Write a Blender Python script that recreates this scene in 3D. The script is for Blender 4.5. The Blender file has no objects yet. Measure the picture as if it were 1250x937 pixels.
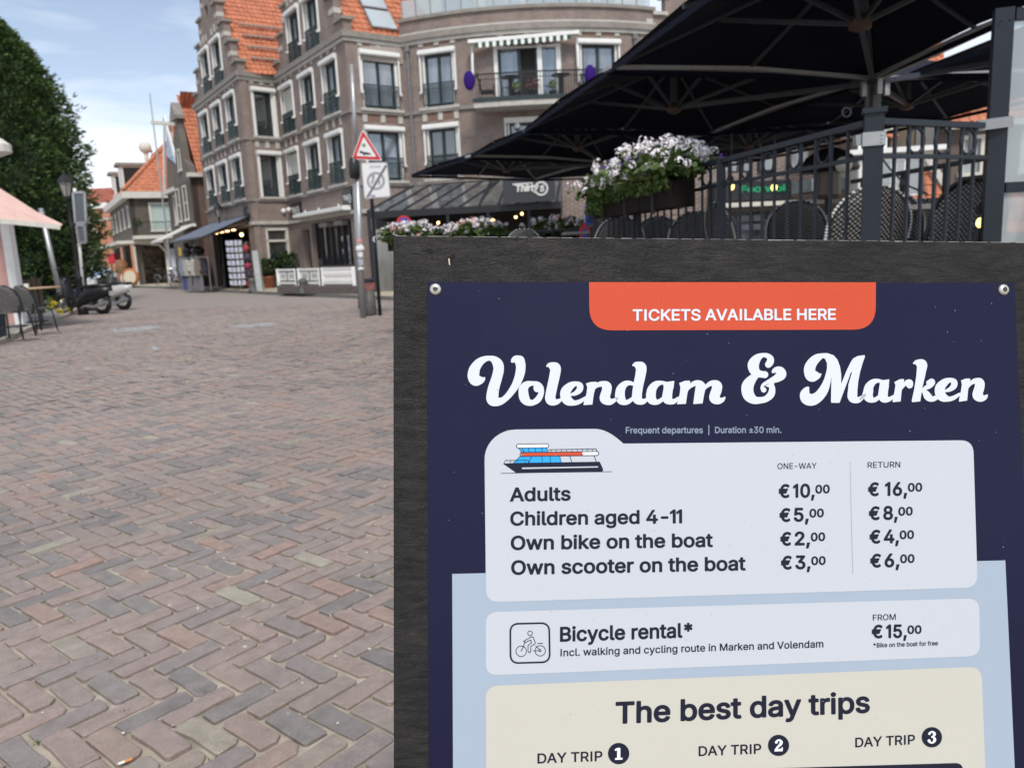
import bpy, bmesh, math, random
import numpy as np
from mathutils import Vector, Matrix
random.seed(7); rng=np.random.default_rng(7)
sc=bpy.context.scene; col=sc.collection; R=math.radians
# ---------------------------------------------------------------- camera
FPX,CXP,CYP,H=950.,625.,468.5,1.45
PITCH=math.atan(165/950.); ROLL=R(2.7)
_cp,_sp=math.cos(PITCH),math.sin(PITCH)
FWD=Vector((0,_cp,-_sp)); _u0=Vector((0,_sp,_cp)); _r0=Vector((1,0,0))
RGT=_r0*math.cos(ROLL)-_u0*math.sin(ROLL); UPV=_r0*math.sin(ROLL)+_u0*math.cos(ROLL)
EYE=Vector((0,0,H))
cd=bpy.data.cameras.new('camera'); cam=bpy.data.objects.new('camera',cd); col.objects.link(cam)
m=Matrix((RGT,UPV,-FWD)).transposed().to_4x4(); m.translation=EYE; cam.matrix_world=m
cd.sensor_width=36; cd.lens=FPX/1250*36; cd.clip_start=.05; cd.clip_end=2000
cd.dof.use_dof=True; cd.dof.focus_distance=.98; cd.dof.aperture_fstop=cd.lens/3.0
sc.camera=cam
# ---------------------------------------------------------------- world, sun, exposure
SUN_EL,SUN_ROT=R(52),R(168)
w=bpy.data.worlds.new('World'); sc.world=w; w.use_nodes=True
nt=w.node_tree; nt.nodes.clear()
def N(nt,t,**k):
    n=nt.nodes.new(t)
    for a,b in k.items():
        if a=='inp':
            for i,v in b.items(): n.inputs[i].default_value=v
        else: setattr(n,a,b)
    return n
sky=N(nt,'ShaderNodeTexSky',sky_type='NISHITA',sun_disc=False,sun_elevation=SUN_EL,sun_rotation=SUN_ROT,air_density=1.0,dust_density=.4,ozone_density=2.5)
tc=N(nt,'ShaderNodeTexCoord'); mp=N(nt,'ShaderNodeMapping',inp={'Scale':(1,1,5.5),'Location':(.35,.15,.42)})
nz=N(nt,'ShaderNodeTexNoise',inp={'Scale':2.2,'Detail':6,'Roughness':.52,'Distortion':.3})
cr=N(nt,'ShaderNodeValToRGB'); cr.color_ramp.elements[0].position=.36; cr.color_ramp.elements[1].position=.60
mx=N(nt,'ShaderNodeMix',data_type='RGBA'); mx.inputs['B'].default_value=(9.4,9.7,10.2,1)
sc_=N(nt,'ShaderNodeVectorMath',operation='MULTIPLY'); sc_.inputs[1].default_value=(1.0,1.0,1.0)
bg=N(nt,'ShaderNodeBackground',inp={'Strength':.092}); ow=N(nt,'ShaderNodeOutputWorld')
L=nt.links.new
L(tc.outputs['Generated'],mp.inputs['Vector']); L(mp.outputs[0],nz.inputs['Vector']); L(nz.outputs['Fac'],cr.inputs[0])
# thin cloud veil everywhere, thickest towards the horizon
sep=N(nt,'ShaderNodeSeparateXYZ'); L(tc.outputs['Generated'],sep.inputs[0])
mr=N(nt,'ShaderNodeMapRange',inp={'From Min':.12,'From Max':.55,'To Min':.30,'To Max':.0}); L(sep.outputs['Z'],mr.inputs['Value'])
mm=N(nt,'ShaderNodeMath',operation='MULTIPLY_ADD',use_clamp=True); mm.inputs[1].default_value=.62
L(cr.outputs['Color'],mm.inputs[0]); L(mr.outputs[0],mm.inputs[2])
L(mm.outputs[0],mx.inputs['Factor']); L(sky.outputs[0],mx.inputs['A']); L(mx.outputs['Result'],bg.inputs['Color']); L(bg.outputs[0],ow.inputs['Surface'])
sl=bpy.data.lights.new('sun','SUN'); sl.energy=2.1; sl.angle=R(12); sl.color=(1,.94,.87)
so=bpy.data.objects.new('sun',sl); col.objects.link(so)
_sd=Vector((math.cos(SUN_EL)*math.sin(SUN_ROT),math.cos(SUN_EL)*math.cos(SUN_ROT),math.sin(SUN_EL)))
so.rotation_euler=_sd.to_track_quat('Z','Y').to_euler()
sc.view_settings.view_transform='Standard'; sc.view_settings.look='None'; sc.view_settings.exposure=.5; sc.view_settings.gamma=1
sc.cycles.max_bounces=6; sc.cycles.diffuse_bounces=3; sc.cycles.glossy_bounces=3; sc.cycles.transmission_bounces=6; sc.cycles.transparent_max_bounces=12
# ---------------------------------------------------------------- survey helpers: a pixel of the photograph becomes a ray
def ray(x,y): return FWD+RGT*((x-CXP)/FPX)-UPV*((y-CYP)/FPX)
def G(x,y,z=0.):
    d=ray(x,y); return EYE+d*((z-H)/d.z)
def D(x,y,Y):
    d=ray(x,y); return EYE+d*(Y/d.y)
def hit(px,py,p0,n):
    d=ray(px,py); return EYE+d*((p0-EYE).dot(n)/d.dot(n))
# ---------------------------------------------------------------- materials
MATS={}
def mat(name,c,rough=.7,metal=0,noise=0,nscale=8,bump=0,bscale=None,spec=.5,c2=None,trans=0,emit=None,estr=0,stretch=(1,1,1),coords='Object',coat=0):
    if name in MATS: return MATS[name]
    m=bpy.data.materials.new(name); m.use_nodes=True; t=m.node_tree; b=t.nodes['Principled BSDF']
    b.inputs['Base Color'].default_value=(*c,1); b.inputs['Roughness'].default_value=rough; b.inputs['Metallic'].default_value=metal
    b.inputs['Specular IOR Level'].default_value=spec; b.inputs['Coat Weight'].default_value=coat
    if trans: b.inputs['Transmission Weight'].default_value=trans; b.inputs['IOR'].default_value=1.45
    if emit: b.inputs['Emission Color'].default_value=(*emit,1); b.inputs['Emission Strength'].default_value=estr
    tcn=N(t,'ShaderNodeTexCoord'); mpn=N(t,'ShaderNodeMapping',inp={'Scale':stretch}); t.links.new(tcn.outputs[coords],mpn.inputs[0])
    if noise or c2:
        n=N(t,'ShaderNodeTexNoise',inp={'Scale':nscale,'Detail':5,'Roughness':.6}); t.links.new(mpn.outputs[0],n.inputs['Vector'])
        c2=c2 or tuple(min(1,x*(1+noise)) for x in c); c1=tuple(x*(1-noise) for x in c) if noise else c
        r=N(t,'ShaderNodeValToRGB'); r.color_ramp.elements[0].position=.32; r.color_ramp.elements[1].position=.68
        r.color_ramp.elements[0].color=(*c1,1); r.color_ramp.elements[1].color=(*c2,1)
        t.links.new(n.outputs['Fac'],r.inputs[0]); t.links.new(r.outputs[0],b.inputs['Base Color'])
    if bump:
        n=N(t,'ShaderNodeTexNoise',inp={'Scale':bscale or nscale*3,'Detail':6,'Roughness':.65}); t.links.new(mpn.outputs[0],n.inputs['Vector'])
        bp=N(t,'ShaderNodeBump',inp={'Strength':bump,'Distance':.01}); t.links.new(n.outputs['Fac'],bp.inputs['Height']); t.links.new(bp.outputs[0],b.inputs['Normal'])
    MATS[name]=m; return m
def brickmat(name,c1,c2,mortar,bw=.215,bh=.062):
    if name in MATS: return MATS[name]
    m=bpy.data.materials.new(name); m.use_nodes=True; t=m.node_tree; b=t.nodes['Principled BSDF']; b.inputs['Roughness'].default_value=.85
    uv=N(t,'ShaderNodeUVMap'); br=N(t,'ShaderNodeTexBrick',inp={'Scale':1,'Brick Width':bw,'Row Height':bh,'Mortar Size':.011,'Mortar Smooth':.3,'Bias':0.,'Color1':(*c1,1),'Color2':(*c2,1),'Mortar':(*mortar,1)})
    t.links.new(uv.outputs[0],br.inputs['Vector'])
    n=N(t,'ShaderNodeTexNoise',inp={'Scale':1.3,'Detail':6,'Roughness':.65}); t.links.new(uv.outputs[0],n.inputs['Vector'])
    hs=N(t,'ShaderNodeHueSaturation'); mr=N(t,'ShaderNodeMapRange',inp={'From Min':.3,'From Max':.7,'To Min':.8,'To Max':1.2})
    t.links.new(n.outputs['Fac'],mr.inputs[0]); t.links.new(mr.outputs[0],hs.inputs['Value']); t.links.new(br.outputs['Color'],hs.inputs['Color']); t.links.new(hs.outputs[0],b.inputs['Base Color'])
    bp=N(t,'ShaderNodeBump',inp={'Strength':.5,'Distance':.008}); bp.invert=True; t.links.new(br.outputs['Fac'],bp.inputs['Height']); t.links.new(bp.outputs[0],b.inputs['Normal'])
    MATS[name]=m; return m
M_BRICK=brickmat('brown_brickwork',(.205,.142,.118),(.135,.098,.085),(.36,.31,.275))
M_BRICKD=brickmat('dark_brickwork',(.11,.085,.07),(.085,.068,.058),(.15,.13,.11))
M_BRICKO=brickmat('orange_brickwork',(.55,.19,.10),(.46,.15,.08),(.45,.3,.22))
M_BRICKR=brickmat('red_brown_brickwork',(.13,.07,.055),(.10,.055,.045),(.16,.12,.1))
M_BRICKG=brickmat('grey_brown_brickwork',(.105,.085,.07),(.08,.066,.056),(.14,.12,.10))
M_TILE=mat('orange_clay_tile',(.47,.165,.085),.7,noise=.28,nscale=3.1,bump=.15)
M_STONE=mat('pale_sandstone',(.46,.44,.40),.8,noise=.15,nscale=5,bump=.2)
M_CORN=mat('grey_stone_cornice',(.25,.225,.20),.8,noise=.15,nscale=3,bump=.2)
M_WHITE=mat('white_paint',(.78,.78,.75),.45,noise=.05,nscale=4)
M_CREAM=mat('cream_paint',(.62,.60,.53),.6,noise=.08,nscale=4)
M_GREEN=mat('dark_green_paint',(.016,.032,.034),.4,noise=.2,nscale=5)
M_BLACK=mat('black_paint',(.012,.012,.014),.4,noise=.2,nscale=6)
M_ANTH=mat('anthracite_paint',(.018,.024,.033),.42,noise=.12,nscale=9,bump=.05,spec=.3)
M_GALV=mat('galvanised_steel',(.42,.43,.43),.42,metal=.7,noise=.12,nscale=9,bump=.06)
M_ALU=mat('grey_aluminium',(.30,.31,.32),.4,metal=.6,noise=.1,nscale=7)
M_RAIL=mat('parasol_grey_metal',(.065,.072,.088),.45,metal=.2,noise=.1)
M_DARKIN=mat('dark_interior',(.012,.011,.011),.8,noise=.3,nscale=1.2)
M_NAVY=mat('navy_canvas',(.003,.0055,.017),.85,noise=.15,nscale=2,bump=.05,spec=.2)
M_WOODL=mat('light_wood',(.50,.33,.19),.55,noise=.12,nscale=4,stretch=(1,8,8))
M_WOODB=mat('brown_wood',(.14,.075,.04),.6,noise=.25,nscale=4,stretch=(1,8,8))
M_RUB=mat('black_rubber',(.012,.012,.012),.7,bump=.1)
M_CHROME=mat('chrome',(.6,.6,.62),.15,metal=1)
def glassmat(name,c,rough=.04,curtain=None):
    if name in MATS: return MATS[name]
    m=mat(name,c,rough,spec=1.0,c2=curtain,nscale=1.6,stretch=(1.6,1.6,.3)) if curtain else mat(name,c,rough,spec=1.0)
    m.node_tree.nodes['Principled BSDF'].inputs['IOR'].default_value=1.9
    return m
M_PANE=glassmat('window_glass',(.035,.042,.05),curtain=(.17,.19,.20))
M_PANED=glassmat('dark_window_glass',(.010,.012,.014),curtain=(.05,.055,.06))
M_PANEB=glassmat('bluish_window_glass',(.06,.08,.11),curtain=(.25,.29,.34))
M_PANEG=glassmat('conservatory_glass',(.05,.05,.048),.12,curtain=(.16,.16,.15))
# clear screen glass: thin, so transparent mixed with gloss; pale diffuse colour imitates reflection
_m=bpy.data.materials.new('clear_screen_glass'); _m.use_nodes=True; _t=_m.node_tree; _t.nodes.remove(_t.nodes['Principled BSDF'])
_a=N(_t,'ShaderNodeBsdfTransparent',inp={'Color':(.80,.86,.88,1)}); _g=N(_t,'ShaderNodeBsdfGlossy',inp={'Roughness':.05,'Color':(.9,.95,1,1)}); _d=N(_t,'ShaderNodeBsdfDiffuse',inp={'Color':(.62,.68,.70,1)})
_f=N(_t,'ShaderNodeFresnel',inp={'IOR':1.5}); _x=N(_t,'ShaderNodeMixShader'); _y=N(_t,'ShaderNodeMixShader',inp={'Fac':.42})
_t.links.new(_a.outputs[0],_y.inputs[1]); _t.links.new(_d.outputs[0],_y.inputs[2]); _t.links.new(_f.outputs[0],_x.inputs[0]); _t.links.new(_y.outputs[0],_x.inputs[1]); _t.links.new(_g.outputs[0],_x.inputs[2]); _t.links.new(_x.outputs[0],_t.nodes['Material Output'].inputs[0])
M_CLEAR=_m
# ---------------------------------------------------------------- object helpers
def origin(o):
    p=Vector((0,0,0))
    while o is not None: p=p+o.location; o=o.parent
    return p
def tag(o,label=None,cat=None,group=None,kind=None):
    for k,v in (('label',label),('category',cat),('group',group),('kind',kind)):
        if v: o[k]=v
    return o
def empty(name,loc,label,cat,group=None,rz=0):
    o=bpy.data.objects.new(name,None); col.objects.link(o); o.location=loc; o.rotation_euler[2]=rz; o.empty_display_size=.3
    return tag(o,label,cat,group)
def copy_tree(o,parent=None):
    c=o.copy(); col.objects.link(c); c.parent=parent
    for ch in list(o.children): copy_tree(ch,c)
    return c
class MB:
    def __init__(s): s.v=[]; s.f=[]; s.u=[]; s.mi=[]; s.cur=0
    def vv(s,p): s.v.append((p[0],p[1],p[2])); return len(s.v)-1
    def poly(s,pts,uv=None):
        i=[s.vv(p) for p in pts]; s.f.append(i); s.u.append(uv); s.mi.append(s.cur)
    def hexa(s,p):   # 8 points: bottom 4 ccw, top 4 ccw
        i=[s.vv(q) for q in p]
        for a in ((3,2,1,0),(4,5,6,7),(0,1,5,4),(1,2,6,5),(2,3,7,6),(3,0,4,7)): s.f.append([i[k] for k in a]); s.u.append(None); s.mi.append(s.cur)
    def box(s,a,b):
        x0,y0,z0=a; x1,y1,z1=b
        s.hexa([(x0,y0,z0),(x1,y0,z0),(x1,y1,z0),(x0,y1,z0),(x0,y0,z1),(x1,y0,z1),(x1,y1,z1),(x0,y1,z1)]); return s
    def bar(s,p,q,w,h,up=(0,0,1)):
        p,q=Vector(p),Vector(q); d=(q-p).normalized(); up=Vector(up)
        sd=d.cross(up)
        if sd.length<1e-4: sd=d.cross(Vector((1,0,0)))
        sd.normalize(); u=sd.cross(d).normalized(); a=sd*w/2; b=u*h/2
        s.hexa([p-a-b,p+a-b,q+a-b,q-a-b,p-a+b,p+a+b,q+a+b,q-a+b]); return s
    def tube(s,pts,r,n=8,closed=False,caps=True):
        pts=[Vector(p) for p in pts]; k=len(pts); rs=r if isinstance(r,(list,tuple)) else [r]*k
        rings=[]; prev=None
        for i,p in enumerate(pts):
            if closed: d=pts[(i+1)%k]-pts[i-1]
            else: d=pts[min(i+1,k-1)]-pts[max(i-1,0)]
            d.normalize()
            if prev is None:
                a=d.cross(Vector((0,0,1)));
                if a.length<1e-3: a=d.cross(Vector((1,0,0)))
            else: a=prev-d*prev.dot(d)
            a.normalize(); prev=a; b=d.cross(a)
            rings.append([s.vv(p+(a*math.cos(2*math.pi*j/n)+b*math.sin(2*math.pi*j/n))*rs[i]) for j in range(n)])
        for i in range(k if closed else k-1):
            A,B=rings[i],rings[(i+1)%k]
            for j in range(n): s.f.append([A[j],A[(j+1)%n],B[(j+1)%n],B[j]]); s.u.append(None); s.mi.append(s.cur)
        if caps and not closed:
            s.f.append(rings[0][::-1]); s.f.append(rings[-1]); s.u+= [None,None]; s.mi+=[s.cur]*2
        return s
    def lathe(s,prof,c=(0,0,0),n=16,axis='z'):
        c=Vector(c); rings=[]
        for r,h in prof:
            rg=[]
            for j in range(n):
                a=2*math.pi*j/n; x,y=r*math.cos(a),r*math.sin(a)
                p={'z':(x,y,h),'x':(h,x,y),'y':(x,h,y)}[axis]; rg.append(s.vv(c+Vector(p)))
            rings.append(rg)
        for A,B in zip(rings,rings[1:]):
            for j in range(n): s.f.append([A[j],A[(j+1)%n],B[(j+1)%n],B[j]]); s.u.append(None); s.mi.append(s.cur)
        s.f.append(rings[0][::-1]); s.f.append(rings[-1]); s.u+=[None,None]; s.mi+=[s.cur]*2
        return s
    def ball(s,c,r,n=10,m=7,sq=(1,1,1)):
        prof=[(max(1e-4,math.sin(math.pi*i/m))*r,-math.cos(math.pi*i/m)*r) for i in range(m+1)]
        k=len(s.v); s.lathe(prof,(0,0,0),n); c=Vector(c)
        for i in range(k,len(s.v)): x,y,z=s.v[i]; s.v[i]=(c.x+x*sq[0],c.y+y*sq[1],c.z+z*sq[2])
        return s
    def prism(s,pts,off):   # closed polygon of 3D points extruded by vector off
        off=Vector(off); a=[Vector(p) for p in pts]; b=[p+off for p in a]; n=len(a)
        s.poly(a[::-1]); s.poly(b)
        for i in range(n): s.poly([a[i],a[(i+1)%n],b[(i+1)%n],b[i]])
        return s
    def build(s,name,mt,parent=None,smooth=False,world=True):
        o0=origin(parent) if (parent is not None and world) else Vector((0,0,0))
        me=bpy.data.meshes.new(name); me.from_pydata([(x-o0.x,y-o0.y,z-o0.z) for x,y,z in s.v],[],s.f)
        for mm_ in (mt if isinstance(mt,(list,tuple)) else [mt]): me.materials.append(mm_)
        if isinstance(mt,(list,tuple)): me.polygons.foreach_set('material_index',s.mi)
        if any(u is not None for u in s.u):
            ul=me.uv_layers.new(name='UVMap').data; k=0
            for f,u in zip(s.f,s.u):
                for j in range(len(f)):
                    if u is not None: ul[k].uv=u[j]
                    k+=1
        if smooth: me.polygons.foreach_set('use_smooth',[True]*len(me.polygons))
        me.update(); o=bpy.data.objects.new(name,me); col.objects.link(o)
        if parent is not None: o.parent=parent
        return o
class Fr:   # vertical facade plane: s along, d outward, z up
    def __init__(f,p0,deg,o=1):
        f.p=Vector((p0[0],p0[1],0)); f.t=Vector((math.cos(R(deg)),math.sin(R(deg)),0)); f.n=Vector((-f.t.y,f.t.x,0))*o; f.o=o
    def P(f,s,d,z): return f.p+f.t*s+f.n*d+Vector((0,0,z))
    def s_at(f,px,py): return (hit(px,py,f.p,f.n)-f.p).dot(f.t)
    def z_at(f,px,py): return hit(px,py,f.p,f.n).z
class Arc:
    def __init__(f,c,r): f.c=c; f.r=r
    def P(f,s,d,z):
        a=s/f.r; return Vector((f.c[0]+(f.r+d)*math.sin(a),f.c[1]-(f.r+d)*math.cos(a),z))
def fbox(mb,f,s0,s1,d0,d1,z0,z1,seg=None):
    n=1 if seg is None else max(1,int(abs(s1-s0)/seg))
    for i in range(n):
        a=s0+(s1-s0)*i/n; b=s0+(s1-s0)*(i+1)/n
        p=[f.P(a,d0,z0),f.P(b,d0,z0),f.P(b,d1,z0),f.P(a,d1,z0)]
        q=[f.P(a,d0,z1),f.P(b,d0,z1),f.P(b,d1,z1),f.P(a,d1,z1)]
        mb.hexa(p+q)
def wall(mb,f,rects,holes,depth=.3,maxs=99.):
    """front wall: union of rects (s0,s1,z0,z1) minus holes, with reveals of the given depth"""
    S=sorted({x for r in rects+holes for x in r[:2]}); Z=sorted({x for r in rects+holes for x in r[2:]})
    S2=[]
    for a,b in zip(S,S[1:]):
        n=max(1,math.ceil((b-a)/maxs)); S2+=[a+(b-a)*i/n for i in range(n)]
    S=S2+[S[-1]]
    ins=lambda s,z: any(r[0]<s<r[1] and r[2]<z<r[3] for r in rects) and not any(h[0]<s<h[1] and h[2]<z<h[3] for h in holes)
    nS,nZ=len(S)-1,len(Z)-1
    g=[[ins((S[i]+S[i+1])/2,(Z[j]+Z[j+1])/2) for j in range(nZ)] for i in range(nS)]
    at=lambda i,j: 0<=i<nS and 0<=j<nZ and g[i][j]
    for i in range(nS):
        for j in range(nZ):
            if not g[i][j]: continue
            a,b,c,d=S[i],S[i+1],Z[j],Z[j+1]
            mb.poly([f.P(a,0,c),f.P(b,0,c),f.P(b,0,d),f.P(a,0,d)],[(a,c),(b,c),(b,d),(a,d)])
            mb.poly([f.P(a,-depth,c),f.P(a,-depth,d),f.P(b,-depth,d),f.P(b,-depth,c)],[(a,c),(a,d),(b,d),(b,c)])
            for (di,dj,p,q) in ((-1,0,(a,c),(a,d)),(1,0,(b,c),(b,d)),(0,-1,(a,c),(b,c)),(0,1,(a,d),(b,d))):
                if not at(i+di,j+dj):
                    k=depth
                    mb.poly([f.P(p[0],0,p[1]),f.P(q[0],0,q[1]),f.P(q[0],-k,q[1]),f.P(p[0],-k,p[1])],[(p[0],p[1]),(q[0],q[1]),(q[0]+k,q[1]+k),(p[0]+k,p[1]+k)])
def pantiles(mb,p0,eu,ev,nu,nv,inside=None,tw=.24,tl=.32,amp=.035):
    """p0 eave corner, eu unit along the eave, ev unit up the slope; real S-tile relief"""
    eu,ev=Vector(eu).normalized(),Vector(ev).normalized(); nn=eu.cross(ev)
    if nn.z<0: nn=-nn
    p0=Vector(p0); K=4; prof=[0,amp,amp*.55,-.006]
    for j in range(nv):
        for i in range(nu):
            if inside and not inside((i+.5)*tw,(j+.5)*tl): continue
            jit=random.uniform(-.006,.006)
            a=[];b=[];c=[]
            for k in range(K+1):
                u=(i+k/K)*tw; h=prof[k%K]+jit
                a.append(mb.vv(p0+eu*u+ev*(j*tl-.02)+nn*(h+.035))); b.append(mb.vv(p0+eu*u+ev*((j+1)*tl)+nn*(h)))
                c.append(mb.vv(p0+eu*u+ev*(j*tl-.02)+nn*(h-.01)))
            for k in range(K):
                mb.f.append([a[k],a[k+1],b[k+1],b[k]]); mb.f.append([c[k],c[k+1],a[k+1],a[k]]); mb.u+=[None,None]; mb.mi+=[0,0]
def catmull(P,n=8,closed=False):
    P=np.array(P,float); k=len(P); out=[]
    for i in range(k if closed else k-1):
        if closed: a,b,c,d=P[i-1],P[i],P[(i+1)%k],P[(i+2)%k]
        else: a,b,c,d=P[max(i-1,0)],P[i],P[i+1],P[min(i+2,k-1)]
        for j in range(n):
            t=j/n; out.append(.5*((2*b)+(-a+c)*t+(2*a-5*b+4*c-d)*t*t+(-a+3*b-3*c+d)*t**3))
    if not closed: out.append(P[-1])
    return np.array(out)
# ================================================================ GROUND
gm=MB(); gm.poly([(-400,-60,-.03),(400,-60,-.03),(400,600,-.03),(-400,600,-.03)])
M_SAND=mat('joint_sand',(.38,.33,.26),.95,noise=.25,nscale=9,bump=.6,bscale=260,c2=(.52,.46,.37))
tag(gm.build('ground',M_SAND),kind='structure')
BL,BW,JT=.246,.097,.0115; BANG=R(51)
def pavemat(name,src):
    m=bpy.data.materials.new(name); m.use_nodes=True; t=m.node_tree; b=t.nodes['Principled BSDF']; b.inputs['Roughness'].default_value=.82; b.inputs['Specular IOR Level'].default_value=.35
    at=N(t,'ShaderNodeAttribute',attribute_name='tone'); at.attribute_type=src
    r=N(t,'ShaderNodeValToRGB'); e=r.color_ramp; e.interpolation='LINEAR'
    cols=[(0,(.185,.170,.162)),(.14,(.218,.194,.182)),(.30,(.258,.210,.190)),(.48,(.285,.220,.194)),(.64,(.255,.213,.190)),(.76,(.300,.208,.175)),(.86,(.262,.228,.196)),(.93,(.285,.255,.212)),(1,(.31,.283,.23))]
    while len(e.elements)<len(cols): e.elements.new(.5)
    for q,(p,c) in zip(e.elements,cols): q.position=p; q.color=(*c,1)
    t.links.new(at.outputs['Fac'],r.inputs[0])
    tcn=N(t,'ShaderNodeTexCoord'); ge=N(t,'ShaderNodeNewGeometry')
    n1=N(t,'ShaderNodeTexNoise',inp={'Scale':14,'Detail':6,'Roughness':.65}); n2=N(t,'ShaderNodeTexNoise',inp={'Scale':260,'Detail':3,'Roughness':.7}); n3=N(t,'ShaderNodeTexNoise',inp={'Scale':.35,'Detail':3})
    for n in (n1,n2,n3): t.links.new(ge.outputs['Position'],n.inputs['Vector'])
    mr=N(t,'ShaderNodeMapRange',inp={'From Min':.3,'From Max':.7,'To Min':.82,'To Max':1.18}); t.links.new(n1.outputs['Fac'],mr.inputs[0])
    mr2=N(t,'ShaderNodeMapRange',inp={'From Min':.3,'From Max':.7,'To Min':.72,'To Max':1.28}); t.links.new(n2.outputs['Fac'],mr2.inputs[0])
    mr3=N(t,'ShaderNodeMapRange',inp={'From Min':.3,'From Max':.7,'To Min':1.0,'To Max':1.24}); t.links.new(n3.outputs['Fac'],mr3.inputs[0])
    a=N(t,'ShaderNodeMath',operation='MULTIPLY'); t.links.new(mr.outputs[0],a.inputs[0]); t.links.new(mr2.outputs[0],a.inputs[1])
    a2=N(t,'ShaderNodeMath',operation='MULTIPLY'); t.links.new(a.outputs[0],a2.inputs[0]); t.links.new(mr3.outputs[0],a2.inputs[1])
    hs=N(t,'ShaderNodeHueSaturation'); t.links.new(a2.outputs[0],hs.inputs['Value']); t.links.new(r.outputs[0],hs.inputs['Color'])
    # sand dust lying on the stones
    n4=N(t,'ShaderNodeTexNoise',inp={'Scale':5,'Detail':8,'Roughness':.75}); t.links.new(ge.outputs['Position'],n4.inputs['Vector'])
    mr4=N(t,'ShaderNodeMapRange',inp={'From Min':.52,'From Max':.72,'To Min':.0,'To Max':.4}); t.links.new(n4.outputs['Fac'],mr4.inputs[0])
    mxx=N(t,'ShaderNodeMix',data_type='RGBA'); mxx.inputs['B'].default_value=(.34,.30,.24,1); t.links.new(mr4.outputs[0],mxx.inputs['Factor']); t.links.new(hs.outputs[0],mxx.inputs['A']); t.links.new(mxx.outputs['Result'],b.inputs['Base Color'])
    ad=N(t,'ShaderNodeMath',operation='MULTIPLY_ADD'); ad.inputs[1].default_value=.5; t.links.new(n2.outputs['Fac'],ad.inputs[0]); t.links.new(n1.outputs['Fac'],ad.inputs[2])
    bp=N(t,'ShaderNodeBump',inp={'Strength':.9,'Distance':.006}); t.links.new(ad.outputs[0],bp.inputs['Height']); t.links.new(bp.outputs[0],b.inputs['Normal'])
    return m
M_PAVO=pavemat('clinker_single','OBJECT'); M_PAVG=pavemat('clinker_mass','GEOMETRY')
ca,sa=math.cos(BANG),math.sin(BANG)
def hb(x,y): return (ca*x-sa*y, sa*x+ca*y)          # paving frame -> world
def unhb(x,y): return (ca*x+sa*y, -sa*x+ca*y)
street=MB(); street.poly([(-120,25.6,-.002),(60,25.6,-.002),(60,300,-.002),(-120,300,-.002)])
M_FAR=mat('far_clinker_paving',(.25,.213,.192),.9,c2=(.30,.262,.235),nscale=2.2,bump=.3,bscale=30)
tag(street.build('street',M_FAR),kind='structure')
sroot=MB(); sroot.poly([(-26,-3,-.013),(16,-3,-.013),(16,26,-.013),(-26,26,-.013)])
brick_street=tag(sroot.build('brick_street',M_SAND),kind='structure')
bricks=[]
# kerb line of the left pavement: bricks of the carriageway stop there too
cells=set()
for X in np.arange(-22,14,.3):
    for Yy in np.arange(.6,26,.3):
        if X>-0.82*Yy-1.5 and X< .62*Yy+1.2:
            u,v=unhb(X,Yy); v=-v
            a=(u/BW+v/BW)/2; b=(u-v)/(2*BL); cells.add((round(a),round(b)))
ext=set()
for a,b in cells:
    for i in (-1,0,1,2):
        for j in (-1,0,1): ext.add((a+i,b+j))
for a,b in ext:
    ox,oy=a*BW+b*BL, a*BW-b*BL
    for kind in (0,1):
        if kind==0: cx,cy,rot=ox+BL/2,oy+BW/2,0
        else: cx,cy,rot=ox-BW/2,oy+BL/2,math.pi/2
        X,Yy=hb(cx,-cy)
        if not(.6<Yy<26 and -23<X<15): continue
        if not (X>-0.82*Yy-1.5 and X<.62*Yy+1.0): continue
        bricks.append((X,Yy,rot+BANG))
def visible(X,Yy):
    if Yy<1: return False
    p=Vector((X,Yy,0))-EYE; z=p.dot(FWD)
    if z<=.1: return False
    x=CXP+FPX*p.dot(RGT)/z; y=CYP-FPX*p.dot(UPV)/z
    return -20<x<495 and y<960
vis=sorted([b for b in bricks if visible(b[0],b[1])],key=lambda b:math.hypot(b[0],b[1]))
singles=vis[:300]; sset=set(id(b) for b in singles)
def brick_shape(hi=True):
    l,wd=BL-JT,BW-JT
    j=lambda s: random.gauss(0,s)
    l+=j(.005)-abs(j(.004)); wd+=j(.003)-abs(j(.003))
    c=.006+abs(j(.007)) if hi else .007
    o=[]
    for sx,sy in ((1,1),(-1,1),(-1,-1),(1,-1)):
        cc=min(.03,c*random.uniform(.5,1.6))
        px,py=sx*l/2,sy*wd/2
        A=(px-sx*cc+j(.001),py+j(.0015)); B=(px+j(.0015),py-sy*cc+j(.001))
        o+= [B,A] if sx*sy>0 else [A,B]
    if hi:   # midpoints along the long sides, chipped a little
        o=[o[0],o[1],(j(.02),wd/2+min(0,j(.003))),o[2],o[3],o[4],o[5],(j(.02),-wd/2+min(0,j(.003))*-1),o[6],o[7]]
    return o
def brick_geo(out,o,top,hi=True):
    V=[];F=[]; k=len(o); bev=.0035
    cx=lambda p,q: (p[0]*(1-q/abs(BL/2)),p[1]*(1-q/abs(BW/2)))
    for p in o: q=cx(p,bev*1.4); V.append((q[0],q[1],top))
    for p in o: V.append((p[0],p[1],top-bev))
    for p in o: V.append((p[0]*.99,p[1]*.99,top-.034))
    F.append(list(range(k)))
    for r in (0,1):
        for i in range(k): F.append([r*k+i,(r+1)*k+i,(r+1)*k+(i+1)%k,r*k+(i+1)%k])
    return V,F
variants=[]
for i in range(24):
    V,F=brick_geo(None,brick_shape(),0)
    me=bpy.data.meshes.new('brick'); me.from_pydata(V,[],F); me.materials.append(M_PAVO); variants.append(me)
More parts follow.
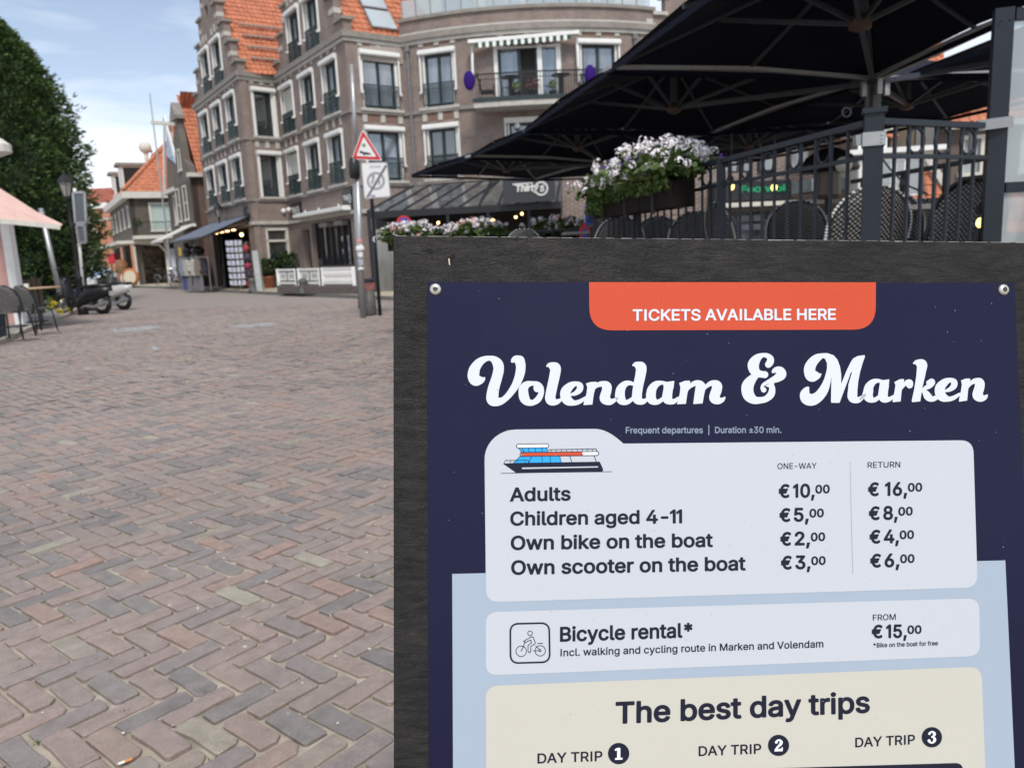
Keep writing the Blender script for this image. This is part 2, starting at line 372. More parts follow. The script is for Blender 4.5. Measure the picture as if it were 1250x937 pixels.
def tone_of():
    r=random.random()
    if r<.36: return random.uniform(0,.28)
    if r<.84: return random.uniform(.28,.66)
    if r<.93: return random.uniform(.66,.82)
    if r<.985: return random.uniform(.82,.93)
    return random.uniform(.95,1)
for X,Yy,a in singles:
    o=bpy.data.objects.new('brick',random.choice(variants)); col.objects.link(o); o.parent=brick_street
    o.location=(X+random.gauss(0,.0015),Yy+random.gauss(0,.0015),random.gauss(0,.0026)); o.rotation_euler=(random.gauss(0,.013),random.gauss(0,.013),a+random.gauss(0,.022)+random.choice((0,math.pi))); o['tone']=tone_of()
V=[];F=[];T=[]
for bb in bricks:
    if id(bb) in sset: continue
    X,Yy,a=bb; near=math.hypot(X,Yy)<9; o=brick_shape(near)
    v,f=brick_geo(None,o,0,near)
    if not near:
        k=len(o); v=v[:2*k]; f=f[:1+k]
    a+=random.gauss(0,.022); c_,s_=math.cos(a),math.sin(a); zz=random.gauss(0,.0026); tx,ty=random.gauss(0,.013),random.gauss(0,.013)
    n0=len(V); V+= [(X+c_*p[0]-s_*p[1],Yy+s_*p[0]+c_*p[1],p[2]+zz+p[0]*tx+p[1]*ty) for p in v]; F+=[[n0+i for i in q] for q in f]; tt=tone_of(); T+=[tt]*len(f)
me=bpy.data.meshes.new('bricks'); me.from_pydata(V,[],F); me.materials.append(M_PAVG)
at=me.attributes.new('tone','FLOAT','FACE'); at.data.foreach_set('value',T)
o=bpy.data.objects.new('bricks',me); col.objects.link(o); o.parent=brick_street; o['kind']='stuff'
print('bricks',len(bricks))
# moss and sand tufts in the joints
mo=MB()
for i in range(170):
    t_=random.random(); Yy=1.8+t_*t_*9; X=random.uniform(-.7*Yy,-.12*Yy)
    u,v=unhb(X,Yy); 
    for k in range(7):
        a=random.uniform(0,6.28); r=random.uniform(.002,.012); l=random.uniform(.006,.016); p=Vector((X+r*math.cos(a),Yy+r*math.sin(a),-.012)); q=p+Vector((math.cos(a)*l*.6,math.sin(a)*l*.6,l+.004)); s_=Vector((-math.sin(a),math.cos(a),0))*.003
        mo.poly([p-s_,p+s_,q])
M_MOSS=mat('moss',(.10,.14,.04),.9,noise=.3,nscale=60)
tag(mo.build('moss',M_MOSS),'tiny green moss tufts growing in the joints between the clinkers','moss',kind='stuff')
# crumbs and pale grit lying about, a cigarette end near the bottom edge
gr_=MB()
for i in range(90):
    Yy=1.8+random.random()**2*14; X=random.uniform(-.68*Yy,-.14*Yy); r=random.uniform(.002,.006)*(1+Yy*.05); gr_.ball((X,Yy,.002),r,6,4,(random.uniform(.8,1.6),1,.5))
tag(gr_.build('grit',mat('pale_grit',(.62,.60,.56),.8)),'pale crumbs of grit scattered over the clinkers','grit',kind='stuff')
cb_=G(152,929,.006); t=empty('cigarette_end',cb_,'cigarette end with an orange filter lying on the clinkers near the lower picture edge','cigarette end')
k=MB(); k.tube([cb_,cb_+Vector((.017,.012,0))],.0042,8); k.build('filter',mat('filter_orange',(.62,.27,.08),.8),t); k=MB(); k.tube([cb_,cb_+Vector((-.014,-.010,0))],.0041,8); k.build('paper',mat('cigarette_paper',(.75,.74,.72),.8),t)
# worn white paint marks on the paving
M_PAINT=mat('worn_white_road_paint',(.62,.66,.68),.7,noise=.12,nscale=12,c2=(.45,.46,.47))
for nm,pts in (('paint_marking',[(134,404),(140,401.5),(160,399.5),(190,397.5),(196,399),(185,402),(160,404),(138,406)]),('paint_marking',[(286,397.5),(296,395.5),(318,394.3),(337,394),(336,397),(316,399),(292,400.5)]),('paint_marking',[(181,424.5),(185,422.8),(194,423.6),(193,426),(185,427)])):
    P=[G(x,y,.004) for x,y in pts]; xs_=[p.x for p in P]; ys2=[p.y for p in P]; k=MB()
    def inp(x,y):
        c=False
        for p,q in zip(P,P[1:]+P[:1]):
            if (p.y>y)!=(q.y>y) and x<p.x+(y-p.y)*(q.x-p.x)/(q.y-p.y): c=not c
        return c
    for bb in bricks:      # paint survives on the faces of the stones, thinner towards the joints
        if not(min(xs_)-.1<bb[0]<max(xs_)+.1 and min(ys2)-.1<bb[1]<max(ys2)+.1 and inp(bb[0],bb[1])): continue
        if random.random()<.12: continue
        c_,s_=math.cos(bb[2]),math.sin(bb[2]); l,wd=(BL-JT)/2*random.uniform(.8,.96),(BW-JT)/2*random.uniform(.75,.95)
        k.poly([Vector((bb[0]+c_*u-s_*v,bb[1]+s_*u+c_*v,.0045)) for u,v in ((-l,-wd),(l*random.uniform(.7,1),-wd),(l,wd*random.uniform(.6,1)),(-l*random.uniform(.7,1),wd))])
    if k.v: tag(k.build(nm,M_PAINT),kind='structure')
# ---- left raised pavement + kerb
M_SLAB=mat('grey_concrete_slab',(.24,.235,.22),.9,noise=.18,nscale=6,bump=.3)
M_KERB=mat('kerb_concrete',(.36,.33,.27),.9,noise=.12,nscale=7,bump=.3)
kp=[G(x,y) for x,y in ((-60,440),(0,419),(35,403),(75,389),(98,377),(110,366),(118,356))]
pv=MB(); lft=[Vector((p.x-14,p.y+1,0)) for p in kp]
ring=kp+lft[::-1]
pv.prism([Vector((p.x,p.y,-.02)) for p in ring],(0,0,.10)); tag(pv.build('left_pavement',M_SLAB),kind='structure')
kb=MB()
for a,b in zip(kp,kp[1:]):
    n=max(1,int((b-a).length/1.0))
    for i in range(n):
        p=a.lerp(b,i/n); q=a.lerp(b,(i+1)/n-.01/ (1 if n==0 else 1)); kb.bar(p+Vector((.06,-.02,.035)),q+Vector((.06,-.02,.035)),.12,.13)
tag(kb.build('kerb',M_KERB),kind='structure')
# ---- pavement in front of the shops
M_YSLAB=mat('yellow_concrete_pavers',(.40,.35,.25),.9,noise=.12,nscale=9,bump=.2)
kr=[G(x,y) for x,y in ((150,350.5),(205,352),(250,354.5),(284,357),(330,359.5),(400,362.5),(476,366),(560,369),(640,369))]
back=[Vector((p.x+2,p.y+14,0)) for p in kr]
pv=MB(); pv.prism([Vector((p.x,p.y,.0)) for p in kr]+[Vector((p.x,p.y,.0)) for p in back[::-1]],(0,0,.12)); tag(pv.build('right_pavement',M_YSLAB),kind='structure')
kb=MB()
for a,b in zip(kr,kr[1:]):
    n=max(1,int((b-a).length))
    for i in range(n):
        p=a.lerp(b,i/n); q=a.lerp(b,(i+.985)/n); kb.bar(p+Vector((0,-.07,.062)),q+Vector((0,-.07,.062)),.13,.125)
tag(kb.build('kerb',mat('dark_kerb',(.16,.155,.145),.9,noise=.15,nscale=7)),kind='structure')
# ================================================================ TICKET BOARD
_vu=ray(12270,413).normalized(); _vd=-ray(479,-16500).normalized()      # board axes: right, down
BU=_vu; BN=_vu.cross(-(-_vd)).normalized()
if BN.dot(FWD)>0: BN=-BN
BD=BU.cross(-BN).normalized()
if BD.z>0: BD=-BD
_c=ray(880,345).normalized(); BP0=EYE+_c*(.955/_c.dot(FWD))            # a point on the face of the printed panel
def B(x,y,o=0.): return hit(x,y,BP0,BN)+BN*o
BO=B(521.5,344)                                                         # top left corner of the print
def uv(x,y): q=hit(x,y,BP0,BN)-BO; return q.dot(BU),q.dot(BD)
def Q(u,v,o=0.): return BO+BU*u+BD*v+BN*o
PW=uv(1238.5,345)[0]; print('panel width',PW, 'board top z',B(480,290).z)
board=empty('sandwich_board',(Q(.35,1.5).x,Q(.35,1.5).y,0),'black wooden sandwich board carrying the dark blue ferry ticket poster','sign')
bt=uv(480,287); bl,btop=bt; brr=uv(1290,292)[0]
zb=(BO+BD*btop).z; blen=(zb-.02)/(-BD.z)                                # length of the board down to the ground
M_STAIN=None
def stained():
    m=bpy.data.materials.new('black_stained_wood'); m.use_nodes=True; t=m.node_tree; b=t.nodes['Principled BSDF']; b.inputs['Roughness'].default_value=.62; b.inputs['Specular IOR Level'].default_value=.3
    tcn=N(t,'ShaderNodeTexCoord')
    mp1=N(t,'ShaderNodeMapping',inp={'Scale':(11,55,55)}); t.links.new(tcn.outputs['UV'],mp1.inputs[0])
    n=N(t,'ShaderNodeTexNoise',inp={'Scale':2.4,'Detail':8,'Roughness':.62,'Distortion':.5}); t.links.new(mp1.outputs[0],n.inputs['Vector'])
    n2=N(t,'ShaderNodeTexNoise',inp={'Scale':9,'Detail':4}); t.links.new(tcn.outputs['UV'],n2.inputs['Vector'])
    r=N(t,'ShaderNodeValToRGB'); e=r.color_ramp.elements; e[0].position=.33; e[0].color=(.0085,.0085,.009,1); e[1].position=.72; e[1].color=(.031,.029,.028,1)
    t.links.new(n.outputs['Fac'],r.inputs[0])
    mxx=N(t,'ShaderNodeMix',data_type='RGBA',blend_type='MULTIPLY'); mxx.inputs['Factor'].default_value=1
    r2=N(t,'ShaderNodeValToRGB'); r2.color_ramp.elements[0].color=(.65,.65,.68,1); r2.color_ramp.elements[0].position=.3; r2.color_ramp.elements[1].color=(1.25,1.2,1.12,1); r2.color_ramp.elements[1].position=.7
    t.links.new(n2.outputs['Fac'],r2.inputs[0]); t.links.new(r.outputs[0],mxx.inputs['A']); t.links.new(r2.outputs[0],mxx.inputs['B']); t.links.new(mxx.outputs['Result'],b.inputs['Base Color'])
    vo=N(t,'ShaderNodeTexVoronoi',feature='DISTANCE_TO_EDGE',inp={'Scale':5.5}); mp2=N(t,'ShaderNodeMapping',inp={'Scale':(26,95,1)}); t.links.new(tcn.outputs['UV'],mp2.inputs[0]); 
    nd=N(t,'ShaderNodeTexNoise',inp={'Scale':40,'Detail':3}); t.links.new(tcn.outputs['UV'],nd.inputs['Vector'])
    va=N(t,'ShaderNodeVectorMath',operation='MULTIPLY_ADD'); va.inputs[1].default_value=(1.2,1.2,0); t.links.new(nd.outputs['Color'],va.inputs[0]); t.links.new(mp2.outputs[0],va.inputs[2]); t.links.new(va.outputs[0],vo.inputs['Vector'])
    mr=N(t,'ShaderNodeMapRange',inp={'From Min':0,'From Max':.10,'To Min':0,'To Max':1}); t.links.new(vo.outputs['Distance'],mr.inputs[0])
    ad=N(t,'ShaderNodeMath',operation='MULTIPLY_ADD'); ad.inputs[1].default_value=1.4; t.links.new(n.outputs['Fac'],ad.inputs[0]); t.links.new(mr.outputs[0],ad.inputs[2])
    bp=N(t,'ShaderNodeBump',inp={'Strength':.6,'Distance':.001}); t.links.new(ad.outputs[0],bp.inputs['Height']); t.links.new(bp.outputs[0],b.inputs['Normal'])
    return m
M_STAIN=stained()
def plank(name,u0,u1,v0,v1,o0,o1,grain='u'):
    k=MB(); c=[(u0,v0),(u1,v0),(u1,v1),(u0,v1)]; e=.0015
    fr_=[Q(u0+e,v0+e,o1),Q(u1-e,v0+e,o1),Q(u1-e,v1-e,o1),Q(u0+e,v1-e,o1)]
    f_=lambda u,v:(u,v) if grain=='u' else (v,u)
    k.poly(fr_[::-1],[f_(u,v) for u,v in ((u0,v1),(u1,v1),(u1,v0),(u0,v0))])
    edge=[Q(u,v,o1-e) for u,v in c]; bk=[Q(u,v,o0) for u,v in c]
    for i in range(4):
        j=(i+1)%4; k.poly([fr_[i],fr_[j],edge[j],edge[i]],[f_(*c[i]),f_(*c[j]),f_(*c[j]),f_(*c[i])]); k.poly([edge[i],edge[j],bk[j],bk[i]],[f_(c[i][0],c[i][1]),f_(c[j][0],c[j][1]),f_(c[j][0]+.02,c[j][1]+.02),f_(c[i][0]+.02,c[i][1]+.02)])
    k.poly(bk,[f_(*q) for q in c]); return k.build(name,M_STAIN,board)
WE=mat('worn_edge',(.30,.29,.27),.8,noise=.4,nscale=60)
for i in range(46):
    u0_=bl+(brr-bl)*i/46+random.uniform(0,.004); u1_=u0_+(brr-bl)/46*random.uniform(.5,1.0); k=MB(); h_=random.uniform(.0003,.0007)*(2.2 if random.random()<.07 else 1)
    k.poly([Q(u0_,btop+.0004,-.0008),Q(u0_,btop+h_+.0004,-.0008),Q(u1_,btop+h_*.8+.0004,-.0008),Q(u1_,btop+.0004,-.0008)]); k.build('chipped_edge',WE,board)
plank('front_board',bl,brr,btop,btop+blen,-.0262,-.0012)
# rear leaf of the A-frame, hinged at the top and leaning the other way
rk=MB(); tl=Q(bl+.01,btop+.01,-.03); tr=Q(brr-.01,btop+.01,-.03); off=Vector((-BN.x,-BN.y,0)).normalized()*.62
bl_=Vector((tl.x,tl.y,.02))+off+Vector((0,.0,0)); br_=Vector((tr.x,tr.y,.02))+off
rk.prism([tl,tr,br_,bl_],off.normalized()*.02); rk.build('rear_board',M_STAIN,board)
for u in (bl+.12,brr-.12):
    k=MB(); k.bar(Q(u-.03,btop+.004,-.029),Q(u+.03,btop+.004,-.029),.02,.012,BD); k.build('hinge',M_GALV,board)
# knots and splits in the timber: shallow dark gashes
gash=mat('split_knot',(.004,.0035,.003),.9)
for pts in ([(513,306),(519,304.5),(524,303),(527,305.5),(532,308),(526,309),(520,307)],[(545,314),(550,312),(555,309),(556,314),(552,318),(551,323),(547,319)],[(481,349),(485,348),(487,350),(482,352)]):
    k=MB(); k.poly([B(x,y,-.0009) for x,y in pts][::-1]); k.build('knot',gash,board)
k=MB(); k.poly([B(x,y,-.0008) for x,y in [(547,315),(549,315.5),(549.6,323.5),(548,323)]][::-1]); k.build('splinter',mat('raw_wood',(.5,.42,.33),.8),board)
# ---------------- printed panel
panel=empty('ticket_poster',Q(.3,.5),'dark blue ferry ticket price panel screwed to the black sandwich board','poster')
def prn(name,c,rough=.3): 
    m=mat(name,c,rough,spec=.2,bump=.02,bscale=500)
    t=m.node_tree; b=t.nodes['Principled BSDF']
    n=N(t,'ShaderNodeTexNoise',inp={'Scale':7,'Detail':5,'Roughness':.6}); tcn=N(t,'ShaderNodeTexCoord'); t.links.new(tcn.outputs['Object'],n.inputs['Vector'])
    mr=N(t,'ShaderNodeMapRange',inp={'From Min':.3,'From Max':.7,'To Min':rough-.04,'To Max':rough+.08}); t.links.new(n.outputs['Fac'],mr.inputs[0]); t.links.new(mr.outputs[0],b.inputs['Roughness'])
    n5=N(t,'ShaderNodeTexNoise',inp={'Scale':3.0,'Detail':2}); t.links.new(tcn.outputs['Object'],n5.inputs['Vector'])
    n6=N(t,'ShaderNodeTexNoise',inp={'Scale':130,'Detail':2}); t.links.new(tcn.outputs['Object'],n6.inputs['Vector'])
    ad=N(t,'ShaderNodeMath',operation='MULTIPLY_ADD'); ad.inputs[1].default_value=.012; t.links.new(n6.outputs['Fac'],ad.inputs[0]); t.links.new(n5.outputs['Fac'],ad.inputs[2])
    bp=[q for q in t.nodes if q.type=='BUMP'][0]; bp.inputs['Distance'].default_value=.012; bp.inputs['Strength'].default_value=.35; t.links.new(ad.outputs[0],bp.inputs['Height'])
    return m
P_NAVY=prn('navy_print',(.009,.0095,.036)); P_ORG=prn('orange_print',(.56,.078,.034)); P_WHITE=prn('white_print',(.64,.68,.74),.4); P_CARD=prn('card_white_print',(.51,.54,.59),.42)
P_LBLUE=prn('light_blue_print',(.345,.415,.50),.42); P_CREAM=prn('cream_print',(.53,.515,.455),.42); P_INK=prn('ink_print',(.012,.014,.03),.35); P_GREY=prn('grey_blue_print',(.22,.27,.36),.4)
P_SKY=prn('bright_blue_print',(.03,.36,.80),.4); P_PW=prn('pure_white_print',(.80,.82,.86),.4)
pw0=uv(521.5,344); k=MB()
bot=btop+blen-.12
cr_=[(521.5,344),(1238.5,345.5)]
v1=uv(524,937)[1]+.35
pc=[Q(0,0),Q(PW,uv(1238.5,345.5)[1]),Q(uv(1262,937)[0]*0+PW,v1),Q(0,v1)]
k.prism([p+BN*0 for p in pc][::-1],-BN*.001)
k.build('panel',P_NAVY,panel)
def flat(name,pts,o,mt,parent=None,rawuv=False):
    """a filled print shape (concave allowed), o metres proud of the panel"""
    P=[(p if rawuv else uv(*p)) for p in pts]
    from mathutils.geometry import tessellate_polygon
    tri=tessellate_polygon([[Vector((a,b,0)) for a,b in P]])
    k=MB()
    V_=[k.vv(Q(a,b,o)) for a,b in P]
    for t3 in tri:
        a,b,c=[Vector(P[i]) for i in t3]
        cr3=(b.x-a.x)*(c.y-a.y)-(b.y-a.y)*(c.x-a.x)
        k.f.append([V_[i] for i in (t3 if cr3<0 else t3[::-1])]); k.u.append(None); k.mi.append(0)
    return k.build(name,mt,parent or panel)
def rounded(pts,rad,n=6):
    """pts with per-corner radius in photo pixels"""
    out=[]; K=len(pts)
    for i in range(K):
        p=Vector(pts[i]); a=Vector(pts[i-1]); b=Vector(pts[(i+1)%K]); r=rad[i] if isinstance(rad,(list,tuple)) else rad
        if r<=0: out.append((p.x,p.y)); continue
        d1=(a-p).normalized(); d2=(b-p).normalized(); s=p+d1*r; e=p+d2*r
        for j in range(n+1):
            t=j/n; q=s*(1-t)**2+p*2*t*(1-t)+e*t*t; 
            # pull towards a true circular arc
            out.append((q.x,q.y))
    return out
flat('orange_tab',rounded([(719,342.4+2),(1069,344.6),(1068.7,402.2),(719.6,403.2)],[0,0,28,28],10),.0004,P_ORG)
flat('light_blue_ground',[(552,700),(1227,683.5),(1238.5,937),(1254,1290),(556,1290),(553,937)],.0003,P_LBLUE)
card=[(591.5,562)]+[( 630-38.5*math.cos(t),560-36*math.sin(t)) for t in np.linspace(.12,math.pi/2,9)]+[(724,523.2)]+[(724+ (i/8)*37, 523.2+18*(1-math.cos(i/8*math.pi/2))**1.15) for i in range(1,9)]
card+=rounded([(761,541.2),(1187.6,537),(1193,716.5),(593.3,734.6),(591.5,562)],[0,16,16,16,0],8)[1:-1]
flat('price_card',card,.0006,P_CARD)
flat('rental_card',rounded([(592.8,746.5),(1195,729.5),(1196,800),(593,823.8)],15,8),.0006,P_CARD)
flat('day_trip_card',rounded([(592.6,836.5),(1197.7,812.8),(1203,950),(1215,1250),(596,1280)],[16,16,0,0,0],8),.0006,P_CREAM)
flat('dark_photo_strip',rounded([(620,946),(1175,930),(1178,1010),(620,1030)],[0,10,10,0],6),.0009,P_INK)
# ---------------- lettering from the built-in face
import os
try: INTER=bpy.data.fonts.load(os.path.join(bpy.utils.system_resource('DATAFILES'),'fonts','Inter.woff2'))
except Exception: INTER=None
def glyph_loops(s,font=None,shear=0.,res=5):
    cu=bpy.data.curves.new('t','FONT'); cu.body=s; cu.size=1; cu.fill_mode='NONE'; cu.resolution_u=res; cu.shear=shear
    if INTER: cu.font=INTER
    ob=bpy.data.objects.new('t',cu); col.objects.link(ob); me=bpy.data.meshes.new_from_object(ob.evaluated_get(bpy.context.evaluated_depsgraph_get()))
    co=[(v.co.x,v.co.y) for v in me.vertices]; ed=[tuple(e.vertices) for e in me.edges]
    bpy.data.objects.remove(ob); bpy.data.curves.remove(cu); bpy.data.meshes.remove(me)
    nb={}
    for p,q in ed: nb.setdefault(p,[]).append(q); nb.setdefault(q,[]).append(p)
    seen=set(); loops=[]
    for st in sorted(nb):
        if st in seen: continue
        lp=[st]; seen.add(st); cur=st+1 if st+1 in nb[st] else nb[st][0]
        while cur not in seen:
            lp.append(cur); seen.add(cur); nx=[q for q in nb[cur] if q not in seen]
            if not nx: break
            cur=nx[0]
        if len(lp)>2: loops.append([co[i] for i in lp])
    return loops
def glyph_field(loops,bold,cell):
    """signed field of the letters: nonzero winding, grown by bold"""
    P=np.array([p for l in loops for p in l]); x0,y0=P.min(0)-bold-3*cell; x1,y1=P.max(0)+bold+3*cell
    nx,ny=int((x1-x0)/cell)+2,int((y1-y0)/cell)+2; W_=np.zeros((nx,ny),int); Dm=np.full((nx,ny),1e3); gx=x0+np.arange(nx)*cell; gy=y0+np.arange(ny)*cell; rr=bold+3*cell
    for l in loops:
        for (ax,ay),(bx,by) in zip(l,l[1:]+l[:1]):
            if ay!=by:
                lo,hi,sg=(ay,by,1) if ay<by else (by,ay,-1)
                for j in range(max(0,int(math.ceil((lo-y0)/cell))),min(ny,int(math.ceil((hi-y0)/cell)))):
                    xs=ax+(gy[j]-ay)*(bx-ax)/(by-ay); i=int(math.ceil((xs-x0)/cell)); W_[:max(0,i),j]+=sg
            i0,i1=max(0,int((min(ax,bx)-rr-x0)/cell)),min(nx,int((max(ax,bx)+rr-x0)/cell)+2); j0,j1=max(0,int((min(ay,by)-rr-y0)/cell)),min(ny,int((max(ay,by)+rr-y0)/cell)+2)
            X_=gx[i0:i1,None]; Y_=gy[None,j0:j1]; ex,ey=bx-ax,by-ay; l2=ex*ex+ey*ey+1e-12; t=np.clip(((X_-ax)*ex+(Y_-ay)*ey)/l2,0,1)
            Dm[i0:i1,j0:j1]=np.minimum(Dm[i0:i1,j0:j1],np.hypot(X_-ax-t*ex,Y_-ay-t*ey))
    return np.where(W_!=0,-Dm,Dm)-bold,gx,gy
def field_mesh(k,F_,gx,gy,P):
    """marching squares of the negative side, solid runs merged; P maps grid xy to 3D"""
    cache={}; nx,ny=F_.shape
    def V2(x,y):
        key=(round(x,6),round(y,6))
        if key not in cache: cache[key]=k.vv(P(x,y))
        return cache[key]
    neg=F_<0
    for j in range(ny-1):
        i=0
        while i<nx-1:
            c=(neg[i,j],neg[i+1,j],neg[i+1,j+1],neg[i,j+1])
            if not any(c): i+=1; continue
            if all(c):
                s=i
                while i<nx-1 and neg[i,j] and neg[i+1,j] and neg[i+1,j+1] and neg[i,j+1]: i+=1
                k.f.append([V2(gx[s],gy[j]),V2(gx[i],gy[j]),V2(gx[i],gy[j+1]),V2(gx[s],gy[j+1])]); k.u.append(None); k.mi.append(0); continue
            cor=[(i,j),(i+1,j),(i+1,j+1),(i,j+1)]; pl=[]
            for a in range(4):
                A_,B_=cor[a],cor[(a+1)%4]; fa,fb=F_[A_],F_[B_]
                if fa<0: pl.append(V2(gx[A_[0]],gy[A_[1]]))
                if (fa<0)!=(fb<0):
                    t=fa/(fa-fb); pl.append(V2(gx[A_[0]]+(gx[B_[0]]-gx[A_[0]])*t,gy[A_[1]]+(gy[B_[1]]-gy[A_[1]])*t))
            pl=list(dict.fromkeys(pl))
            if len(pl)>=3: k.f.append(pl); k.u.append(None); k.mi.append(0)
            i+=1
def text(s,x,y,x2,y2,caph,mt,o=.0009,bold=.012,name='lettering',parent=None):
    lp=glyph_loops(s.replace('1','|').replace('I','|')); bold*=.86; HC=.5087
    kinds=[c for c in s if c in '1I|']; bars=[i for i,l in enumerate(lp) if len(l)==4 and max(p[1] for p in l)>.5 and min(p[1] for p in l)<-.02]
    bars.sort(key=lambda i:min(p[0] for p in lp[i]))
    ar=lambda q:sum(p[0]*r[1]-r[0]*p[1] for p,r in zip(q,q[1:]+q[:1]))
    for i_,c in zip(bars,kinds):      # plain upright I and figure one, without feet
        if c=='|': continue
        l=lp[i_]; xm=sum(p[0] for p in l)/4; l=[(p[0]+(.008 if p[0]>xm else -.004),0. if p[1]<0 else HC) for p in l]; lp[i_]=l
        if c=='1':
            a_=min(p[0] for p in l); fl=[(a_+.02,HC),(a_-.10,HC-.085),(a_-.10,HC-.145),(a_+.02,HC-.065)]
            lp.append(fl if ar(fl)*ar(l)>0 else fl[::-1])
    F_,gx,gy=glyph_field(lp,bold,HC/max(14,min(44,caph*2.6)))
    P0=np.array([p for l in lp for p in l]); x0,x1=P0[:,0].min()-bold,P0[:,0].max()+bold
    A=Vector(uv(x,y)); Bv=Vector(uv(x2,y2)); up=Vector(uv((x+x2)/2,(y+y2)/2-caph))-Vector(uv((x+x2)/2,(y+y2)/2))
    ex=(Bv-A)/(x1-x0); ey=up/HC
    k=MB()
    def P(a,b): p=A+ex*(a-x0)+ey*b; return Q(p.x,p.y,o)
    field_mesh(k,F_,gx,gy,P)
    return k.build(name,mt,parent or panel)
text('TICKETS AVAILABLE HERE',772,391.2,1020,390,13,P_WHITE,bold=.022)
text('Frequent departures  |  Duration ±30 min.',763.5,528.6,953.5,528,7.4,P_GREY,bold=.02)
text('Adults',622.3,611.2,696.5,610,15.8,P_INK,bold=.026)
text('Children aged 4-11',622.7,640.6,832.5,637.6,15.8,P_INK,bold=.026)
text('Own bike on the boat',623.3,670.3,870,666.5,16,P_INK,bold=.026)
text('Own scooter on the boat',623.8,700.5,910,695,16.2,P_INK,bold=.026)
text('ONE-WAY',948.7,572.2,996.5,571.5,7,P_INK,bold=.006); text('RETURN',1058.7,570.8,1098.5,570,7,P_INK,bold=.006)
def price(x,y,num,scale=1.,e=13.4,gap=4.3,nx=None,w=None,dy=0.):
    text('€',x,y,x+e,y-.3*scale,15.3*scale,P_INK,bold=.03)
    x1=x+e+gap; text(num,x1,y-.4,x1+w,y-.6,15.5*scale,P_INK,bold=.03)
    text('00',x1+w+.8,y-5.2*scale,x1+w+.8+17.6*scale,y-5.7*scale,9.6*scale,P_INK,bold=.034)
for x,y,n,w in ((950,606.8,'10,',26.4),(951,636,'5,',18.2),(952,665,'2,',18.8),(952.8,694,'3,',18.6)): price(x,y,n,w=w)
for x,y,n,w,g in ((1059,604.6,'16,',27,7.5),(1060,633.8,'8,',17.6,4.3),(1060.8,662.4,'4,',18.4,4.3),(1061.6,691.6,'6,',18.2,4.3)): price(x,y,n,w=w,gap=g)
k=MB()
for i in range(38):
    t=i/37; x=1037.2+3.2*t; y=565.5+133*t; a,b=uv(x,y); r=.00058; k.poly([Q(a+r*math.cos(q),b+r*math.sin(q),.0009) for q in np.linspace(0,2*math.pi,7)[:-1]][::-1])
o=k.build('dotted_line',P_INK,panel)
text('Bicycle rental*',683.4,782,845.2,776.6,16.8,P_INK,bold=.026)
text('Incl. walking and cycling route in Marken and Volendam',684,800.2,1004.8,789.2,8.6,P_INK,bold=.016)
text('FROM',1065,756.8,1093,755.8,7.2,P_INK,bold=.008); price(1063.5,777.8,'15,',w=25.2,scale=.98)
text('*Bike on the boat for free',1065.7,789.6,1144.4,786.8,5.2,P_INK,bold=.02)
text('The best day trips',751,881.8,1061.5,868,24.6,P_INK,bold=.026)
text('DAY TRIP',656,930.6,735.3,927.4,11.6,P_INK,bold=.018); text('DAY TRIP',852.5,921.6,929,918.4,11.4,P_INK,bold=.018); text('DAY TRIP',1043.5,911,1116.5,907,11.2,P_INK,bold=.018)
